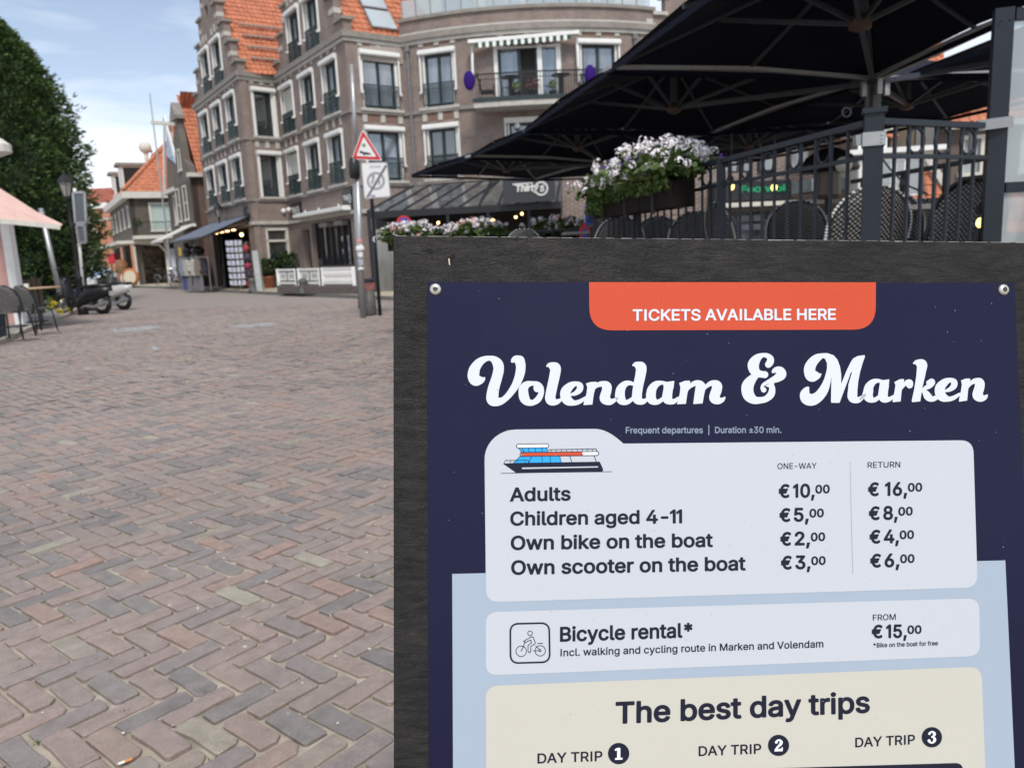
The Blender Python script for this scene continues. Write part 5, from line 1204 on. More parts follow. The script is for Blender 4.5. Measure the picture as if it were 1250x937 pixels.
k=MB(); k.lathe([(.5,0),(.5,.05)],FG.P(2.5,.1,5.2),14,'y'); k.build('round_window',M_WHITE,hG)
# filler terrace behind the far end so the street closes
t=empty('distant_terrace',D(60,345,96),'row of low distant brick houses closing the street','building'); 
k=MB(); p=D(60,345,96); wall(k,Fr((p.x-40,p.y),0,-1),[(0,36,0,6)],[],.3); k.build('wall',M_BRICKG,t)
# pavements' back garden wall of the right: see terrace section
# ================================================================ TREES (dense conifers at the left)
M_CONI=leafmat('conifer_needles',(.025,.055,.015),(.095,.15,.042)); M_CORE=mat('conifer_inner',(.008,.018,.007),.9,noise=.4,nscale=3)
M_BARK=mat('bark',(.10,.07,.05),.9,noise=.3,nscale=6,bump=.5)
def conifer(cx,cy,hgt,rx,ry,n,label,seed):
    rr=random.Random(seed); t=empty('conifer_tree',(cx,cy,0),label,'tree')
    k=MB(); k.tube([(cx,cy,-.1),(cx+.1,cy,hgt*.5),(cx,cy,hgt*.9)],[.28,.18,.05],9)
    for i in range(14):
        z=hgt*(.15+.05*i); a=rr.uniform(0,6.28); k.tube([(cx,cy,z),(cx+math.cos(a)*rx*.7,cy+math.sin(a)*ry*.7,z+.5)],[.06,.02],5)
    k.build('trunk',M_BARK,t)
    def rad(z,a):
        u=z/hgt; b=(1-u**3.2)**.75 if u<1 else 0
        b*=1.0-.12*max(0,.25-u)*4
        return b*(1+.07*math.sin(3*a+z*1.1+seed)+.07*math.sin(7*a-z*2.3)+.06*math.sin(z*4.1+a*5)+.05*math.sin(z*9.3+a*3))
    k=MB(); 
    for i in range(n):
        z=hgt*rr.uniform(.03,1)**.95; a=rr.uniform(0,2*math.pi); f=rad(z,a)*(1-.30*rr.random()**2.2)
        if rr.random()<.10: f*=rr.uniform(1.05,1.2)
        p=Vector((cx+math.cos(a)*rx*f,cy+math.sin(a)*ry*f,z))
        if p.y>cy+ry*.55 and rr.random()<.7: continue
        out=Vector((math.cos(a),math.sin(a),rr.uniform(-.15,.75))).normalized(); sd=out.cross(Vector((rr.gauss(0,.6),rr.gauss(0,.6),1))).normalized()
        for q in range(3):
            o2=(out+Vector((rr.gauss(0,.45),rr.gauss(0,.45),rr.gauss(0,.35)))).normalized(); s2=o2.cross(Vector((rr.gauss(0,1),rr.gauss(0,1),rr.gauss(0,1)))).normalized(); l=rr.uniform(.10,.30); w_=l*.12
            k.poly([p-s2*w_*.4,p+o2*l*.45-s2*w_,p+o2*l,p+o2*l*.5+s2*w_])
    cr_=k.build('crown',M_CONI,t); cr_['kind']='stuff'
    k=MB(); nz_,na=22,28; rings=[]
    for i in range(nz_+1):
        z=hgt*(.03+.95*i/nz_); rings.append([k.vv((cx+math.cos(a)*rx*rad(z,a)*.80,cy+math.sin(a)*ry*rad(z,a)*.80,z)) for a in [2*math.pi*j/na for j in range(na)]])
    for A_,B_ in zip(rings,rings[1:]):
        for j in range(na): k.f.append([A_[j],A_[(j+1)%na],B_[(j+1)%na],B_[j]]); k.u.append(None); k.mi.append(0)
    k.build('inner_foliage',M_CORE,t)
conifer(-22.0,30.0,10.6,3.3,3.0,22000,'tall dense dark green conifer tree at the left edge behind the kiosk awning',3)
conifer(-19.15,31.5,11.0,2.8,2.4,24000,'right hand conifer of the dense evergreen screen beside the street lantern',5)
conifer(-26.4,30.0,11.2,2.8,2.6,5000,'outermost dense dark conifer cut off by the left picture edge',9)
# ================================================================ KIOSK at the left edge
KY=21.; kx=D(12,350,KY); kio=empty('pink_kiosk',(kx.x-1,kx.y,0),'pink walled kiosk with a white corner post at the left picture edge','building')
x1=D(10.5,300,KY).x
k=MB(); k.prism([Vector((x1-3,KY,.0)),Vector((x1+.0,KY,.0)),Vector((x1,KY,3.3)),Vector((x1-3,KY,3.3))],(x1/KY*3-.8,3,0)); k.build('wall',mat('pink_render',(.46,.27,.24),.85,noise=.1,nscale=3,bump=.2),kio)
k=MB(); pz=Vector((D(19,345,KY-.2).x,KY-.2,0)); k.bar(pz,pz+Vector((0,0,2.95)),.22,.22,(0,1,0)); k.build('corner_post',M_WHITE,kio)
k=MB(); k.prism([Vector((x1-3,KY-.1,3.3)),Vector((x1-.05,KY-.1,3.3)),Vector((x1-.05,KY-.1,3.45)),Vector((x1-3,KY-.1,3.45))],(x1/KY*3-.9,3,0)); k.build('roof_edge',M_CREAM,kio)
t=empty('pink_awning',D(35,255,20),'pale pink fabric awning sloping out from the kiosk','awning')
M_PINK=mat('pale_pink_canvas',(.66,.44,.37),.85,noise=.05,nscale=3,bump=.05)
tl_,tr_,br_,bl_=D(-30,214,16.4),D(2,232,16.4),D(75,274.5,14.2),D(-30,268,13.2)
k=MB(); n=8; up_=[(D(-34,210,21.6)),(D(0,230.5,21.3)),(D(20,243,20.9)),(D(45,259,20.3)),(D(76,274,19.5))]; lo=[(D(-34,268,18.6)),(D(0,268.0,18.7)),(D(20,269.6,18.9)),(D(45,272,19.1)),(D(73,275.5,19.4))]
for (a,b),(c,d) in zip(zip(up_,up_[1:]),zip(lo,lo[1:])):
    m1=(a+c)/2+Vector((0,0,-.03)); m2=(b+d)/2+Vector((0,0,-.03)); k.prism([a,b,m2,m1],(0,0,.012)); k.prism([m1,m2,d,c],(0,0,.012))
k.build('canopy',M_PINK,t)
k=MB()
for a,b in zip(lo,lo[1:]): k.bar(a+Vector((0,0,-.04)),b+Vector((0,0,-.04)),.05,.11)
k.build('front_bar',M_CREAM,t)
k=MB(); q=D(-4,183,15.8); k.lathe([(.10,0),(.30,.08),(.30,.22),(.16,.34)],D(0,188,15.8)-Vector((.1,0,.05)),14); tag(k.build('cornice_ornament',M_CREAM),'rounded cream cornice end on the left picture edge above the awning','cornice')
# ================================================================ POLES AND LANTERNS
def pole(name,px0,px1,Y,r,mt,label,cat,r2=None):
    a=G(*px0) if Y is None else D(*px0,Y); b=D(*px1,a.y); t=empty(name,(a.x,a.y,0),label,cat); k=MB(); k.tube([a,b],[r,r2 or r],10); k.build('pole',mt,t,True); return t,a,b
t,a,b=pole('steel_post',(78,381),(50,256),None,.085,M_GALV,'tilted grey steel post in front of the conifers','post'); 
k=MB(); k.ball(b,.10,10,6,(1,1,.5)); k.build('cap',M_GALV,t)
def lantern(px,Y,ztop,label,sc_=1.):
    b=G(*px); h=ztop; t=empty('street_lantern',(b.x,b.y,0),label,'street lamp')
    k=MB(); k.lathe([(.16,0),(.16,.25),(.11,.3),(.10,1.1),(.12,1.15),(.07,1.25),(.055,1.6),(.05,h*.6),(.065,h*.6+.04),(.045,h*.6+.1),(.04,h-.9),(.08,h-.85),(.04,h-.8)],b,12); k.build('post',M_BLACK,t,True)
    k=MB(); c=b+Vector((0,0,h-.8)); 
    k.lathe([(.10,0),(.21,.42)],c,6); k.build('lantern_glass',mat('lantern_glass',(.30,.29,.27),.25,spec=.8),t)
    k=MB(); k.lathe([(.27,.42),(.25,.46),(.12,.62),(.05,.66),(.05,.72),(.015,.80)],c,6); k.build('lantern_roof',M_BLACK,t)
    for j in range(6):
        k=MB(); a_=math.pi/3*j; k.bar(c+Vector((.105*math.cos(a_),.105*math.sin(a_),0)),c+Vector((.215*math.cos(a_),.215*math.sin(a_),.42)),.018,.018); k.build('lantern_bar',M_BLACK,t)
    return t
lantern((102,384),None,4.5,'black street lantern standing in front of the conifers behind the motorbikes')
lantern((277,354),None,4.55,'black street lantern in front of the souvenir shop awning')
# traffic sign seen from behind
t,a,b=pole('rear_view_sign',(104,379),(91,230),None,.05,M_WHITE,'white pole with two grey traffic sign backs beside the conifers','sign')
M_SB=mat('sign_back_grey',(.10,.11,.125),.5)
for q0,q1 in (((90,235),(106,272)),((94,275),(106,296))):
    y=a.y-.1; p0,p1,p2,p3=D(q0[0],q0[1],y),D(q1[0]-2,q0[1],y),D(q1[0],q1[1],y),D(q0[0]+3,q1[1],y); k=MB(); c=(p0+p1+p2+p3)/4
    k.prism([p3,p2,p1,p0],(0,-.03,0)); f_=k.build('sign_back',M_SB,t); k=MB()
    for u_,v_ in ((p0,p1),(p1,p2),(p2,p3),(p3,p0)): k.bar(u_+Vector((0,-.03,0)),v_+Vector((0,-.03,0)),.06,.08)
    k.build('edge_frame',M_GALV,f_)
# --- the big signpost in the middle
b=G(443,388); Ys=b.y
t=empty('steel_signpost',(b.x,b.y,0),'thick steel signpost plastered with stickers and topped by a thin grey mast','post')
top=D(435.5,196,Ys); mtop=D(429,79,Ys); k=MB(); k.tube([b,top],.066,14); k.build('lower_pole',M_GALV,t,True); k=MB(); k.tube([top,mtop],.045,10); k.build('mast',M_GALV,t,True)
for px,py,w_,h_,c in ((440,300,.2,.16,(.55,.5,.48)),(441,309,.2,.12,(.7,.7,.7)),(441.5,318,.21,.16,(.35,.40,.46)),(439,292,.19,.08,(.6,.25,.25)),(442,326,.2,.06,(.7,.7,.72))):
    q=b.lerp(top,(388-py)/(388-196)); k=MB(); k.lathe([(.0685,-h_/2),(.0685,h_/2)],q,14); k.build('sticker',mat('sticker_%d'%py,c,.5,noise=.5,nscale=14),t)
q=b.lerp(top,.44); k=MB(); k.lathe([(.08,-.02),(.10,.0),(.10,.06),(.08,.09)],q,14); k.build('collar',M_WHITE,t)
k=MB(); q=D(432.5,205,Ys-.05); k.lathe([(.09,-.24),(.12,-.2),(.13,.06),(.10,.2),(.03,.26)],q,12); k.build('black_lamp_head',M_BLACK,t,True)
b2=G(440,377); k=MB(); k.tube([b2,D(433,225,b2.y)],.06,10); t2=empty('grey_pole',(b2.x,b2.y,0),'plain grey pole standing just behind the stickered signpost','post'); k.build('pole',mat('weathered_grey_metal',(.22,.22,.22),.5,noise=.2),t2,True)
b3=G(464,385); t3=empty('dark_signpost',(b3.x,b3.y,0),'slim dark post right of the stickered signpost','post'); k=MB(); k.tube([b3,D(451,205,b3.y)],.045,8); k.build('pole',M_ANTH,t3,True)
# bin
b4=G(452,384.5); t=empty('litter_bin',(b4.x,b4.y,0),'dark litter bin with a red and white band between the two posts','bin'); k=MB(); k.lathe([(.15,.0),(.165,.05),(.165,.62)],b4,16); k.build('body',mat('bin_grey',(.09,.085,.08),.6,noise=.2),t,True); k=MB(); k.lathe([(.17,.62),(.17,.80)],b4,16); k.build('band',mat('faded_red',(.28,.10,.09),.6,noise=.5,nscale=8),t); k=MB(); k.lathe([(.175,.8),(.175,.86),(.1,.9)],b4,16); k.build('lid',M_ANTH,t)
# warning triangle
M_RED=mat('sign_red',(.55,.02,.025),.4); M_SWH=mat('sign_face_white',(.72,.72,.72),.45); M_SGR=mat('sign_grey',(.30,.31,.32),.5)
ys=Ys-.12
def sface(pts,yy,mt,name,par,th=.006):
    k=MB(); k.prism([D(x,y,yy) for x,y in pts][::-1],(0,th,0)); return k.build(name,mt,par)
t=empty('warning_sign',D(450,185,ys),'red bordered triangular warning sign at the top of the signpost','sign')
tri=rounded([(442.6,158),(467,196.2),(428.8,194.6)],3,4); sface(tri,ys,M_SWH,'plate',t,.02)
c=Vector((446.1,183.2)); sc2=lambda f:[(c.x+(x-c.x)*f,c.y+(y-c.y)*f) for x,y in tri]
sface(sc2(.93),ys-.004,M_RED,'red_border',t,.003); sface(sc2(.64),ys-.008,M_SWH,'white_field',t,.003)
sface([(438.8,184.5),(441,184.0),(443.5,185.5),(447,185.8),(452.8,187.2),(452.5,189),(449,188.6),(448.3,189.6),(446,188.3),(444.2,190.2),(443.4,188),(439,186.6)],ys-.012,M_BLACK,'bridge_symbol',t,.003)
sface([(444.2+2.3*math.cos(a_),177.5+2.3*math.sin(a_)) for a_ in np.linspace(0,6.28,11)[:-1]],ys-.012,mat('moss_green_print',(.16,.24,.12),.6),'round_symbol',t,.003)
# pedestrian zone end sign
t=empty('zone_end_sign',D(459,220,ys),'white rectangular end of pedestrian zone sign with a grey diagonal bar','sign')
q=[(440.6,198.6),(472.6,198.0),(477.2,240.5),(444.6,243)]; q=rounded([tuple(p) for p in q],2.5,4); pl_=sface(q,ys-.02,M_GALV,'plate',t,.025)
c=Vector((458.8,220)); q2=[(c.x+(x-c.x)*.94,c.y+(y-c.y)*.95) for x,y in q]; sface(q2,ys-.024,M_SWH,'white_face',t,.003)
k=MB(); n=30
for j in range(n):
    a_,b_=2*math.pi*j/n,2*math.pi*(j+1)/n; k.poly([D(c.x+r*math.cos(x_)+.02*r*math.sin(x_),c.y+1+r*math.sin(x_),ys-.027) for r,x_ in ((8.2,a_),(8.2,b_),(11.2,b_),(11.2,a_))])
k.build('grey_ring',M_SGR,t)
for q in ([(454,211),(456,209.5),(457.5,212),(457,219),(454.5,225),(452.5,224),(454.3,218),(452.8,214)],[(460.5,217),(462,215.5),(463.5,218),(464.5,226),(462.5,226.5),(461.5,222),(459.6,226),(458.4,225.5),(460.2,220.5)]):
    sface(q,ys-.0285,M_SGR,'walking_figure',t,.002)
sface([(470.2,200.8),(472.8,202.6),(450,241.0),(446.8,240.6)],ys-.031,mat('diagonal_bar_grey',(.17,.175,.18),.5),'diagonal_bar',t,.002)
F_,gx,gy=glyph_field(glyph_loops('ZONE'),.012,.03); k=MB(); field_mesh(k,F_,gx,gy,lambda p,q:D(451+p*7.2,205.2-q*5.4-p*.3,ys-.029)); k.build('lettering',M_SGR,t)
sface([(452,238),(458,237.6),(458.4,240.4),(452.6,240.8)],ys-.0285,mat('purple_sticker',(.35,.3,.5),.5),'sticker',t,.002)
# concrete post and stub bollard in front of the shop
a=G(318,354.5,.12); t=empty('white_post',(a.x,a.y,0),'pale weathered square post on the kerb beside the postcard rack','post'); k=MB(); k.bar(a,D(312,306,a.y),.26,.26,(0,1,0)); k.build('post',mat('pale_concrete',(.42,.45,.44),.8,noise=.15,nscale=5),t)
for px,lab in (((309,355),'low dark kerb bollard left of the pale square post'),((371,358),'low dark kerb bollard in front of the white balustrade')):
    a=G(*px,.12); t=empty('bollard',(a.x,a.y,.12),lab,'bollard'); k=MB(); k.lathe([(.24,0),(.17,.06),(.16,.42),(.19,.46),(.10,.58)],a,12); k.build('post',mat('dark_bollard',(.10,.10,.095),.7,noise=.2),t,True)
# pot plant
a=G(329,351.6,.12); t=empty('potted_shrub',(a.x,a.y,.12),'round green shrub in a terracotta pot at the shop corner','plant'); k=MB(); k.lathe([(.17,0),(.25,.48),(.29,.48),(.29,.58),(.22,.58)],a,16); k.build('terracotta_pot',mat('terracotta',(.42,.16,.09),.8,noise=.1),t,True)
k=MB(); leafball(k,a+Vector((0,0,1.0)),.55,1000,.08,.8); k.build('foliage',M_LEAFD,t)
a=a+Vector((.85,.5,0)); t=empty('potted_shrub',a,'darker shrub half hidden behind the terracotta pot','plant'); k=MB(); k.lathe([(.26,0),(.34,.5)],a,12); k.build('pot',M_BLACK,t); k=MB(); leafball(k,a+Vector((0,0,1.1)),.66,800,.10,.9); k.build('foliage',M_LEAFD,t)
# white balustrade panels on the restaurant terrace
tb=MB(); q0=G(338,349.3,.40); q1=G(437,349.3,.40); q0.z=q1.z=.118; tb.prism([q0,q1,q1+Vector((.3,1.0,0)),q0+Vector((1.0,3.2,0))],(0,0,.28)); tag(tb.build('terrace_plinth',mat('terrace_plinth',(.12,.10,.09),.8,noise=.2)),kind='structure')
for i,(xa,xb,lab) in enumerate(((341,363,'left white carved balustrade panel next to the terracotta pot'),(366.5,392,'middle white carved balustrade panel of the restaurant terrace'),(395.5,433,'right white balustrade panel with turned balusters beside the signpost'))):
    A_=G(xa,348.4,.405); B_=G(xb,348.4,.405); t=empty('balustrade_panel',(A_+B_)/2,lab,'balustrade'); d_=(B_-A_); L_=d_.length; hh=.62
    k=MB(); k.bar(A_+Vector((0,0,hh)),B_+Vector((0,0,hh)),.10,.08); k.build('top_rail',M_WHITE,t); k=MB(); k.bar(A_+Vector((0,0,.10)),B_+Vector((0,0,.10)),.10,.09); k.build('bottom_rail',M_WHITE,t)
    for e in (A_,B_): k=MB(); k.bar(e,e+Vector((0,0,hh+.05)),.12,.12,(0,1,0)); k.build('post',M_WHITE,t)
    if i==2:
        for j in range(13): q=A_+d_*((j+1)/14); k=MB(); k.lathe([(.045,.12),(.065,.25),(.03,.42),(.065,.58),(.045,.76)],q,8); k.v=[(x,y,q.z+(z-q.z)*.8) for x,y,z in k.v]; k.build('baluster',M_WHITE,t,True)
    else:
        for j in range(2):
            a_=A_+d_*(.06+.47*j)+Vector((0,-.02,.2)); b_=A_+d_*(.06+.47*j+.41)+Vector((0,-.02,.2)); k=MB(); k.prism([a_,b_,b_+Vector((0,0,.34)),a_+Vector((0,0,.34))],(0,.05,0)); pp_=k.build('carved_panel',M_WHITE,t); k=MB(); a2_,b2_=a_.lerp(b_,.2),a_.lerp(b_,.8); k.prism([a2_+Vector((0,-.012,.1)),b2_+Vector((0,-.012,.1)),b2_+Vector((0,-.012,.26)),a2_+Vector((0,-.012,.26))],(0,.01,0)); k.build('carving_recess',mat('shaded_cream',(.45,.44,.40),.7),pp_)
for px,lab in (((364.7,350),'black post between the left and middle white balustrade panels'),((394,350),'black post between the middle and right white balustrade panels')):
    a=G(px[0],348.4,.405); k=MB(); k.bar(a,a+Vector((0,0,1.0)),.14,.10,(0,1,0)); tag(k.build('fence_post',M_BLACK),lab,'post')
# crates and chair legs glimpsed right of the dark post
for i,(px,lab) in enumerate((((466,351),'light wooden terrace stool left of the board edge'),((474,351),'light wooden terrace stool touching the board edge'))):
    a=G(px[0],355,.12); t=empty('wooden_stool',a,lab,'stool'); k=MB(); k.bar(a+Vector((-.2,0,.75)),a+Vector((.2,0,.75)),.36,.05); k.build('seat',M_WOODL,t)
    for dx in (-.17,.17):
        for dy in (-.14,.14): k=MB(); k.bar(a+Vector((dx,dy,0)),a+Vector((dx,dy,.74)),.04,.04,(0,1,0)); k.build('leg',M_WOODL,t)
    k=MB(); k.bar(a+Vector((-.17,0,.35)),a+Vector((.17,0,.35)),.03,.03); k.build('stretcher',M_WOODL,t)
# ================================================================ SOUVENIR SHOP GOODS
t=empty('grey_awning',F1.P(4.4,1,3.2),'blue grey folding shop awning on dark arms over the souvenir shop','awning')
A0_,A1_=F1.P(.2,.1,3.55),F1.P(7.9,.1,3.55); 
M_AWG=mat('blue_grey_canvas',(.13,.155,.205),.85,noise=.08,nscale=2,bump=.05)
o0,o1=D(262,290,0.001+F1.P(.6,2.4,0).y),D(211,300,F1.P(8,2.4,0).y)
o0=F1.P(.9,2.3,2.62); o1=F1.P(8.3,2.3,2.62)
k=MB(); k.prism([A0_,A1_,o1,o0],(0,0,.02)); k.build('canopy',M_AWG,t); k=MB(); k.bar(o0,o1,.05,.08); k.build('front_bar',M_ANTH,t); k=MB(); k.bar(A0_,A1_,.2,.18); k.build('awning_case',M_BLACK,t)
for s in (.5,4.2,7.6): k=MB(); k.tube([F1.P(s,.1,3.2),F1.P(s+.5,1.2,2.9),F1.P(s,2.25,2.62)],.03,6); k.build('folding_arm',M_BLACK,t)
k=MB(); k.bar(F1.P(.45,.2,3.2),F1.P(.45,.2,4.0),.14,.10,(0,1,0)); k.bar(F1.P(.1,.16,3.95),F1.P(1.6,.16,3.95),.06,.06); k.build('wall_bracket',M_GREEN,t)
t=empty('cream_awning',FC.P(2.4,1,3),'narrow cream folding awning on the dark gable house','awning'); k=MB(); k.prism([FC.P(-.1,.1,3.6),FC.P(3.3,.1,3.6),FC.P(3.4,1.9,2.8),FC.P(.0,1.9,2.8)],(0,0,.03)); k.build('canopy',M_CREAM,t); k=MB(); k.bar(FC.P(.0,1.9,2.77),FC.P(3.4,1.9,2.77),.05,.1); k.build('front_bar',M_CREAM,t); k=MB(); k.bar(FC.P(-.1,.1,3.6),FC.P(3.3,.1,3.6),.16,.16); k.build('awning_case',M_WHITE,t)
warm=mat('warm_strip_lamp',(1,.7,.35),.5,emit=(1,.62,.28),estr=4)
for i,(s,d,z) in enumerate(((.75,1.0,2.7),(1.3,1.2,2.95),(2.1,1.3,2.93),(3.0,1.35,2.92),(3.9,1.4,2.9))):
    k=MB(); k.ball(F1.P(s,d-.6,z),.09 if i==0 else .07,8,6,(1.6,1.6,.5) if i else (1,1,1)); tag(k.build('shop_lamp',warm),['bright round bulb at the right end under the grey awning','small warm lamp under the grey awning'][i>0],'lamp',None if i==0 else 'warm lamps under the grey awning')
# postcard rack
a=G(294,353.2,.12); t=empty('postcard_rack',a,'tall white postcard rack with seven tiers at the right side of the souvenir shop','rack')
k=MB(); k.tube([a,a+Vector((0,0,2.35))],.03,8); k.build('spindle',M_GALV,t)
M_CARDS=mat('postcards',(.30,.36,.50),.5,c2=(.75,.75,.80),nscale=9)
for j in range(7):
    z=.22+.31*j; k=MB(); k.box((a.x-.33,a.y-.33,a.z+z),(a.x+.33,a.y+.33,a.z+z+.02)); sh_=k.build('shelf',M_WHITE,t)
    k=MB()
    for q in range(4):
        for (dx,dy) in ((-.30+.2*q,-.32),): k.box((a.x+dx-.075,a.y+dy-.02,a.z+z+.03),(a.x+dx+.075,a.y+dy,a.z+z+.23))
        k.box((a.x-.34,a.y-.30+.2*q-.075,a.z+z+.03),(a.x-.32,a.y-.30+.2*q+.075,a.z+z+.23))
    o=k.build('postcards',M_CARDS,sh_); o['kind']='stuff'
# dark souvenir shelves
t=empty('souvenir_shelf',F1.P(2.0,.1,.2),'dark shelf packed with small souvenirs beside the lantern','shelf'); k=MB(); fbox(k,F1,1.5,2.9,-.5,-.45,.14,2.4); k.build('back_panel',M_BLACK,t)
M_GOODS=mat('mixed_souvenirs',(.05,.04,.06),.6,c2=(.30,.22,.22),nscale=14)
for j in range(9):
    k=MB(); fbox(k,F1,1.5,2.9,-.45,.0,.2+.25*j,.22+.25*j); sh_=k.build('shelf',M_BLACK,t); k=MB()
    for q in range(12): fbox(k,F1,1.53+.113*q,1.53+.113*q+.08,-.3,-.05,.221+.25*j,.225+.25*j+random.uniform(.08,.18))
    o=k.build('souvenirs',M_GOODS,sh_); o['kind']='stuff'
t=empty('orange_display',F1.P(1.6,.4,.14),'rusty orange display panel between the lantern and the postcard rack','display'); k=MB(); fbox(k,F1,1.45,1.95,.2,.3,.2,2.45); k.build('panel',mat('rust_orange_goods',(.22,.08,.04),.7,noise=.6,nscale=7),t)
t=empty('red_bag_rail',F1.P(.4,.5,.14),'rail of red and dark bags right of the postcard rack','rail'); 
k=MB(); bg_=G(306,354,.12); k.tube([bg_,bg_+Vector((0,0,2.2))],.02,6); k.build('upright',M_GALV,t)
for j,c in enumerate(((.30,.02,.05),(.04,.04,.06),(.30,.03,.08),(.06,.05,.10),(.35,.04,.05))): k=MB(); p=bg_+Vector((.03*(j%2),-.05,.3+.4*j)); k.ball(p,.15,8,6,(1,1,1.05)); k.build('bag',mat('bag_%d'%j,c,.8),t)
# clothes rail
r0,r1=G(224,354,.12),G(258,354.5,.12); dr_=(r1-r0); LR=dr_.length; dr_.normalize(); nr_=Vector((dr_.y,-dr_.x,0)); UZ=Vector((0,0,1))
t=empty('clothes_rail',(r0+r1)/2,'metal clothes rail standing under the grey awning','rail')
k=MB(); k.tube([r0+UZ*1.62,r1+UZ*1.62],.02,6); k.build('bar',M_GALV,t)
for q in (r0,r1): k=MB(); k.tube([q,q+UZ*1.62],.02,6); k.build('upright',M_GALV,t)
cl=[((.26,.30,.38),'pale blue'),((.50,.48,.42),'cream'),((.56,.54,.50),'off white'),((.27,.22,.18),'tan'),((.05,.05,.06),'black')]
for i,(c,nm) in enumerate(cl):
    ss=LR*(i+.5)/5.; o_=r0+dr_*ss+nr_*(.05*(i%2)); t=empty('hanging_jacket',o_+UZ*1.6,nm+' jacket hanging on the clothes rail under the grey awning','jacket'); k=MB()
    p=[(-.05,1.55),(-.24,1.46),(-.33,.98),(-.25,.94),(-.21,1.15),(-.22,.74),(.22,.74),(.21,1.15),(.25,.94),(.33,.98),(.24,1.46),(.05,1.55)]
    k.prism([o_+dr_*u+UZ*z for u,z in p],nr_*.13); k.build('body',mat('cloth_'+nm.replace(' ','_'),c,.95,noise=.2,nscale=6,bump=.3),t)
    if i<4:
        k=MB()
        for u in (-.12,.12): k.bar(o_+dr_*u,o_+dr_*u+UZ*.76,.15,.12,nr_)
        k.build('trousers',mat('trousers_%d'%i,(.07,.10,.25) if i<1 else (.20,.20,.22),.9,noise=.15),t)
for s,z,lab in ((5.5,2.1,'black fur hat rail decoration left under the awning'),(3.9,2.05,'bundle of black scarves hanging under the awning')):
    k=MB(); k.ball(r0+dr_*(LR*(.22 if s>5 else .55))+UZ*(z-.1)-nr_*.2,.30,12,8,(1.1,1.1,.8)); tag(k.build('scarf_bundle',M_BLACK),lab,'scarves')
k=MB(); q=r0+UZ*1.75; k.prism([q,q+dr_*.3,q+dr_*.32+UZ*.4,q+dr_*.04+UZ*.45],nr_*.03); tag(k.build('yellow_sign',mat('yellow_plastic',(.60,.42,.02),.5)),'small yellow tag at the left end of the clothes rail','sign')
# ================================================================ BICYCLES, CHEESE BARREL AND FAR STREET
def wheel(mb,c,r,ax,w_=.025,n=20):
    ax=Vector(ax).normalized(); u=ax.cross(Vector((0,0,1))).normalized(); v=ax.cross(u); mb.tube([c+(u*math.cos(a_)+v*math.sin(a_))*r for a_ in np.linspace(0,2*math.pi,n+1)[:-1]],w_,6,True); return u,v
def bicycle(p,deg,frame_m,label,crate=False):
    t=empty('bicycle',p,label,'bicycle'); f=Vector((math.cos(R(deg)),math.sin(R(deg)),0)); ax=f.cross(Vector((0,0,1))); P_=lambda x,z,y=0:Vector(p)+f*x+Vector((0,0,z))+ax*y
    for x in (-.55,.55):
        k=MB(); u,v=wheel(k,P_(x,.34),.33,ax,.018); w_=k.build('wheel',M_RUB,t); k=MB()
        for j in range(12): a_=math.pi*j/6; k.tube([P_(x,.34),P_(x,.34)+(u*math.cos(a_)+v*math.sin(a_))*.32],.003,3,caps=False)
        k.build('spokes',M_CHROME,w_)['kind']='stuff'
        k=MB(); k.tube([P_(x,.34)+(f*math.cos(a_)+Vector((0,0,1))*math.sin(a_))*.37 for a_ in np.linspace(.3,2.9,10)],.02,5); k.build('mudguard',M_GALV,t)
    k=MB()
    for a_,b_ in (((-.55,.34),(-.15,.30)),((-.15,.30),(-.28,.82)),((-.28,.75),(.38,.85)),((-.15,.30),(.40,.72)),((-.55,.34),(-.26,.70)),((.55,.34),(.38,.95))): k.tube([P_(*a_),P_(*b_)],.018,6)
    k.build('frame',frame_m,t)
    k=MB(); k.tube([P_(.38,.95),P_(.34,1.08),P_(.30,1.10,.28)],.013,6); k.tube([P_(.34,1.08),P_(.30,1.10,-.28)],.013,6); k.build('handlebar',M_CHROME,t)
    k=MB(); k.ball(P_(-.29,.92),.13,10,6,(1,.9,.35)); k.build('saddle',M_BLACK,t)
    k=MB(); k.box(tuple(P_(-.75,.72)-Vector((.14,.14,0))),tuple(P_(-.45,.75)+Vector((.14,.14,0)))); k.build('carrier',M_GALV,t)
    if crate: k=MB(); q=P_(.55,.95); k.box((q.x-.24,q.y-.2,q.z-.1),(q.x+.24,q.y+.2,q.z+.2)); k.build('front_crate',mat('grey_crate',(.35,.36,.37),.6),t)
bicycle(G(212,351,.0)+Vector((0,0,.12)),100,M_BLACK,'silver and black bicycle with a grey front crate parked against the dark house',True)
bicycle(G(221,351,.0)+Vector((.2,.4,.12)),75,M_GALV,'grey bicycle leaning right of the crate bicycle')
bicycle(G(200,350,.0)+Vector((0,0,.12)),150,M_BLACK,'dark bicycle parked left of the crate bicycle')
a=G(160,349.5,.12); t=empty('cheese_wheel_sign',a,'big round cheese wheel sign with an orange rim on the pavement','sign'); k=MB(); k.lathe([(.54,0),(.60,.08),(.54,.2)],a+Vector((0,0,.62)),28,'y'); k.build('rim',mat('orange_rind',(.42,.13,.03),.5,noise=.15),t,True); k=MB(); k.lathe([(.43,-.03),(.43,.02)],a+Vector((0,-.02,.62)),28,'y'); k.build('face',mat('cheese_face',(.62,.58,.42),.6,noise=.08),t)
a=G(150,348.5,.12); t=empty('wooden_display',a,'stack of brown wooden display barrels left of the round cheese sign','barrels'); 
for dx,z in ((0,0),(0,.95),(.5,0)): k=MB(); k.lathe([(.34,0),(.42,.45),(.34,.9)],a+Vector((dx,.2,z)),12); k.build('barrel',mat('barrel_wood',(.26,.13,.06),.7,noise=.3),t)
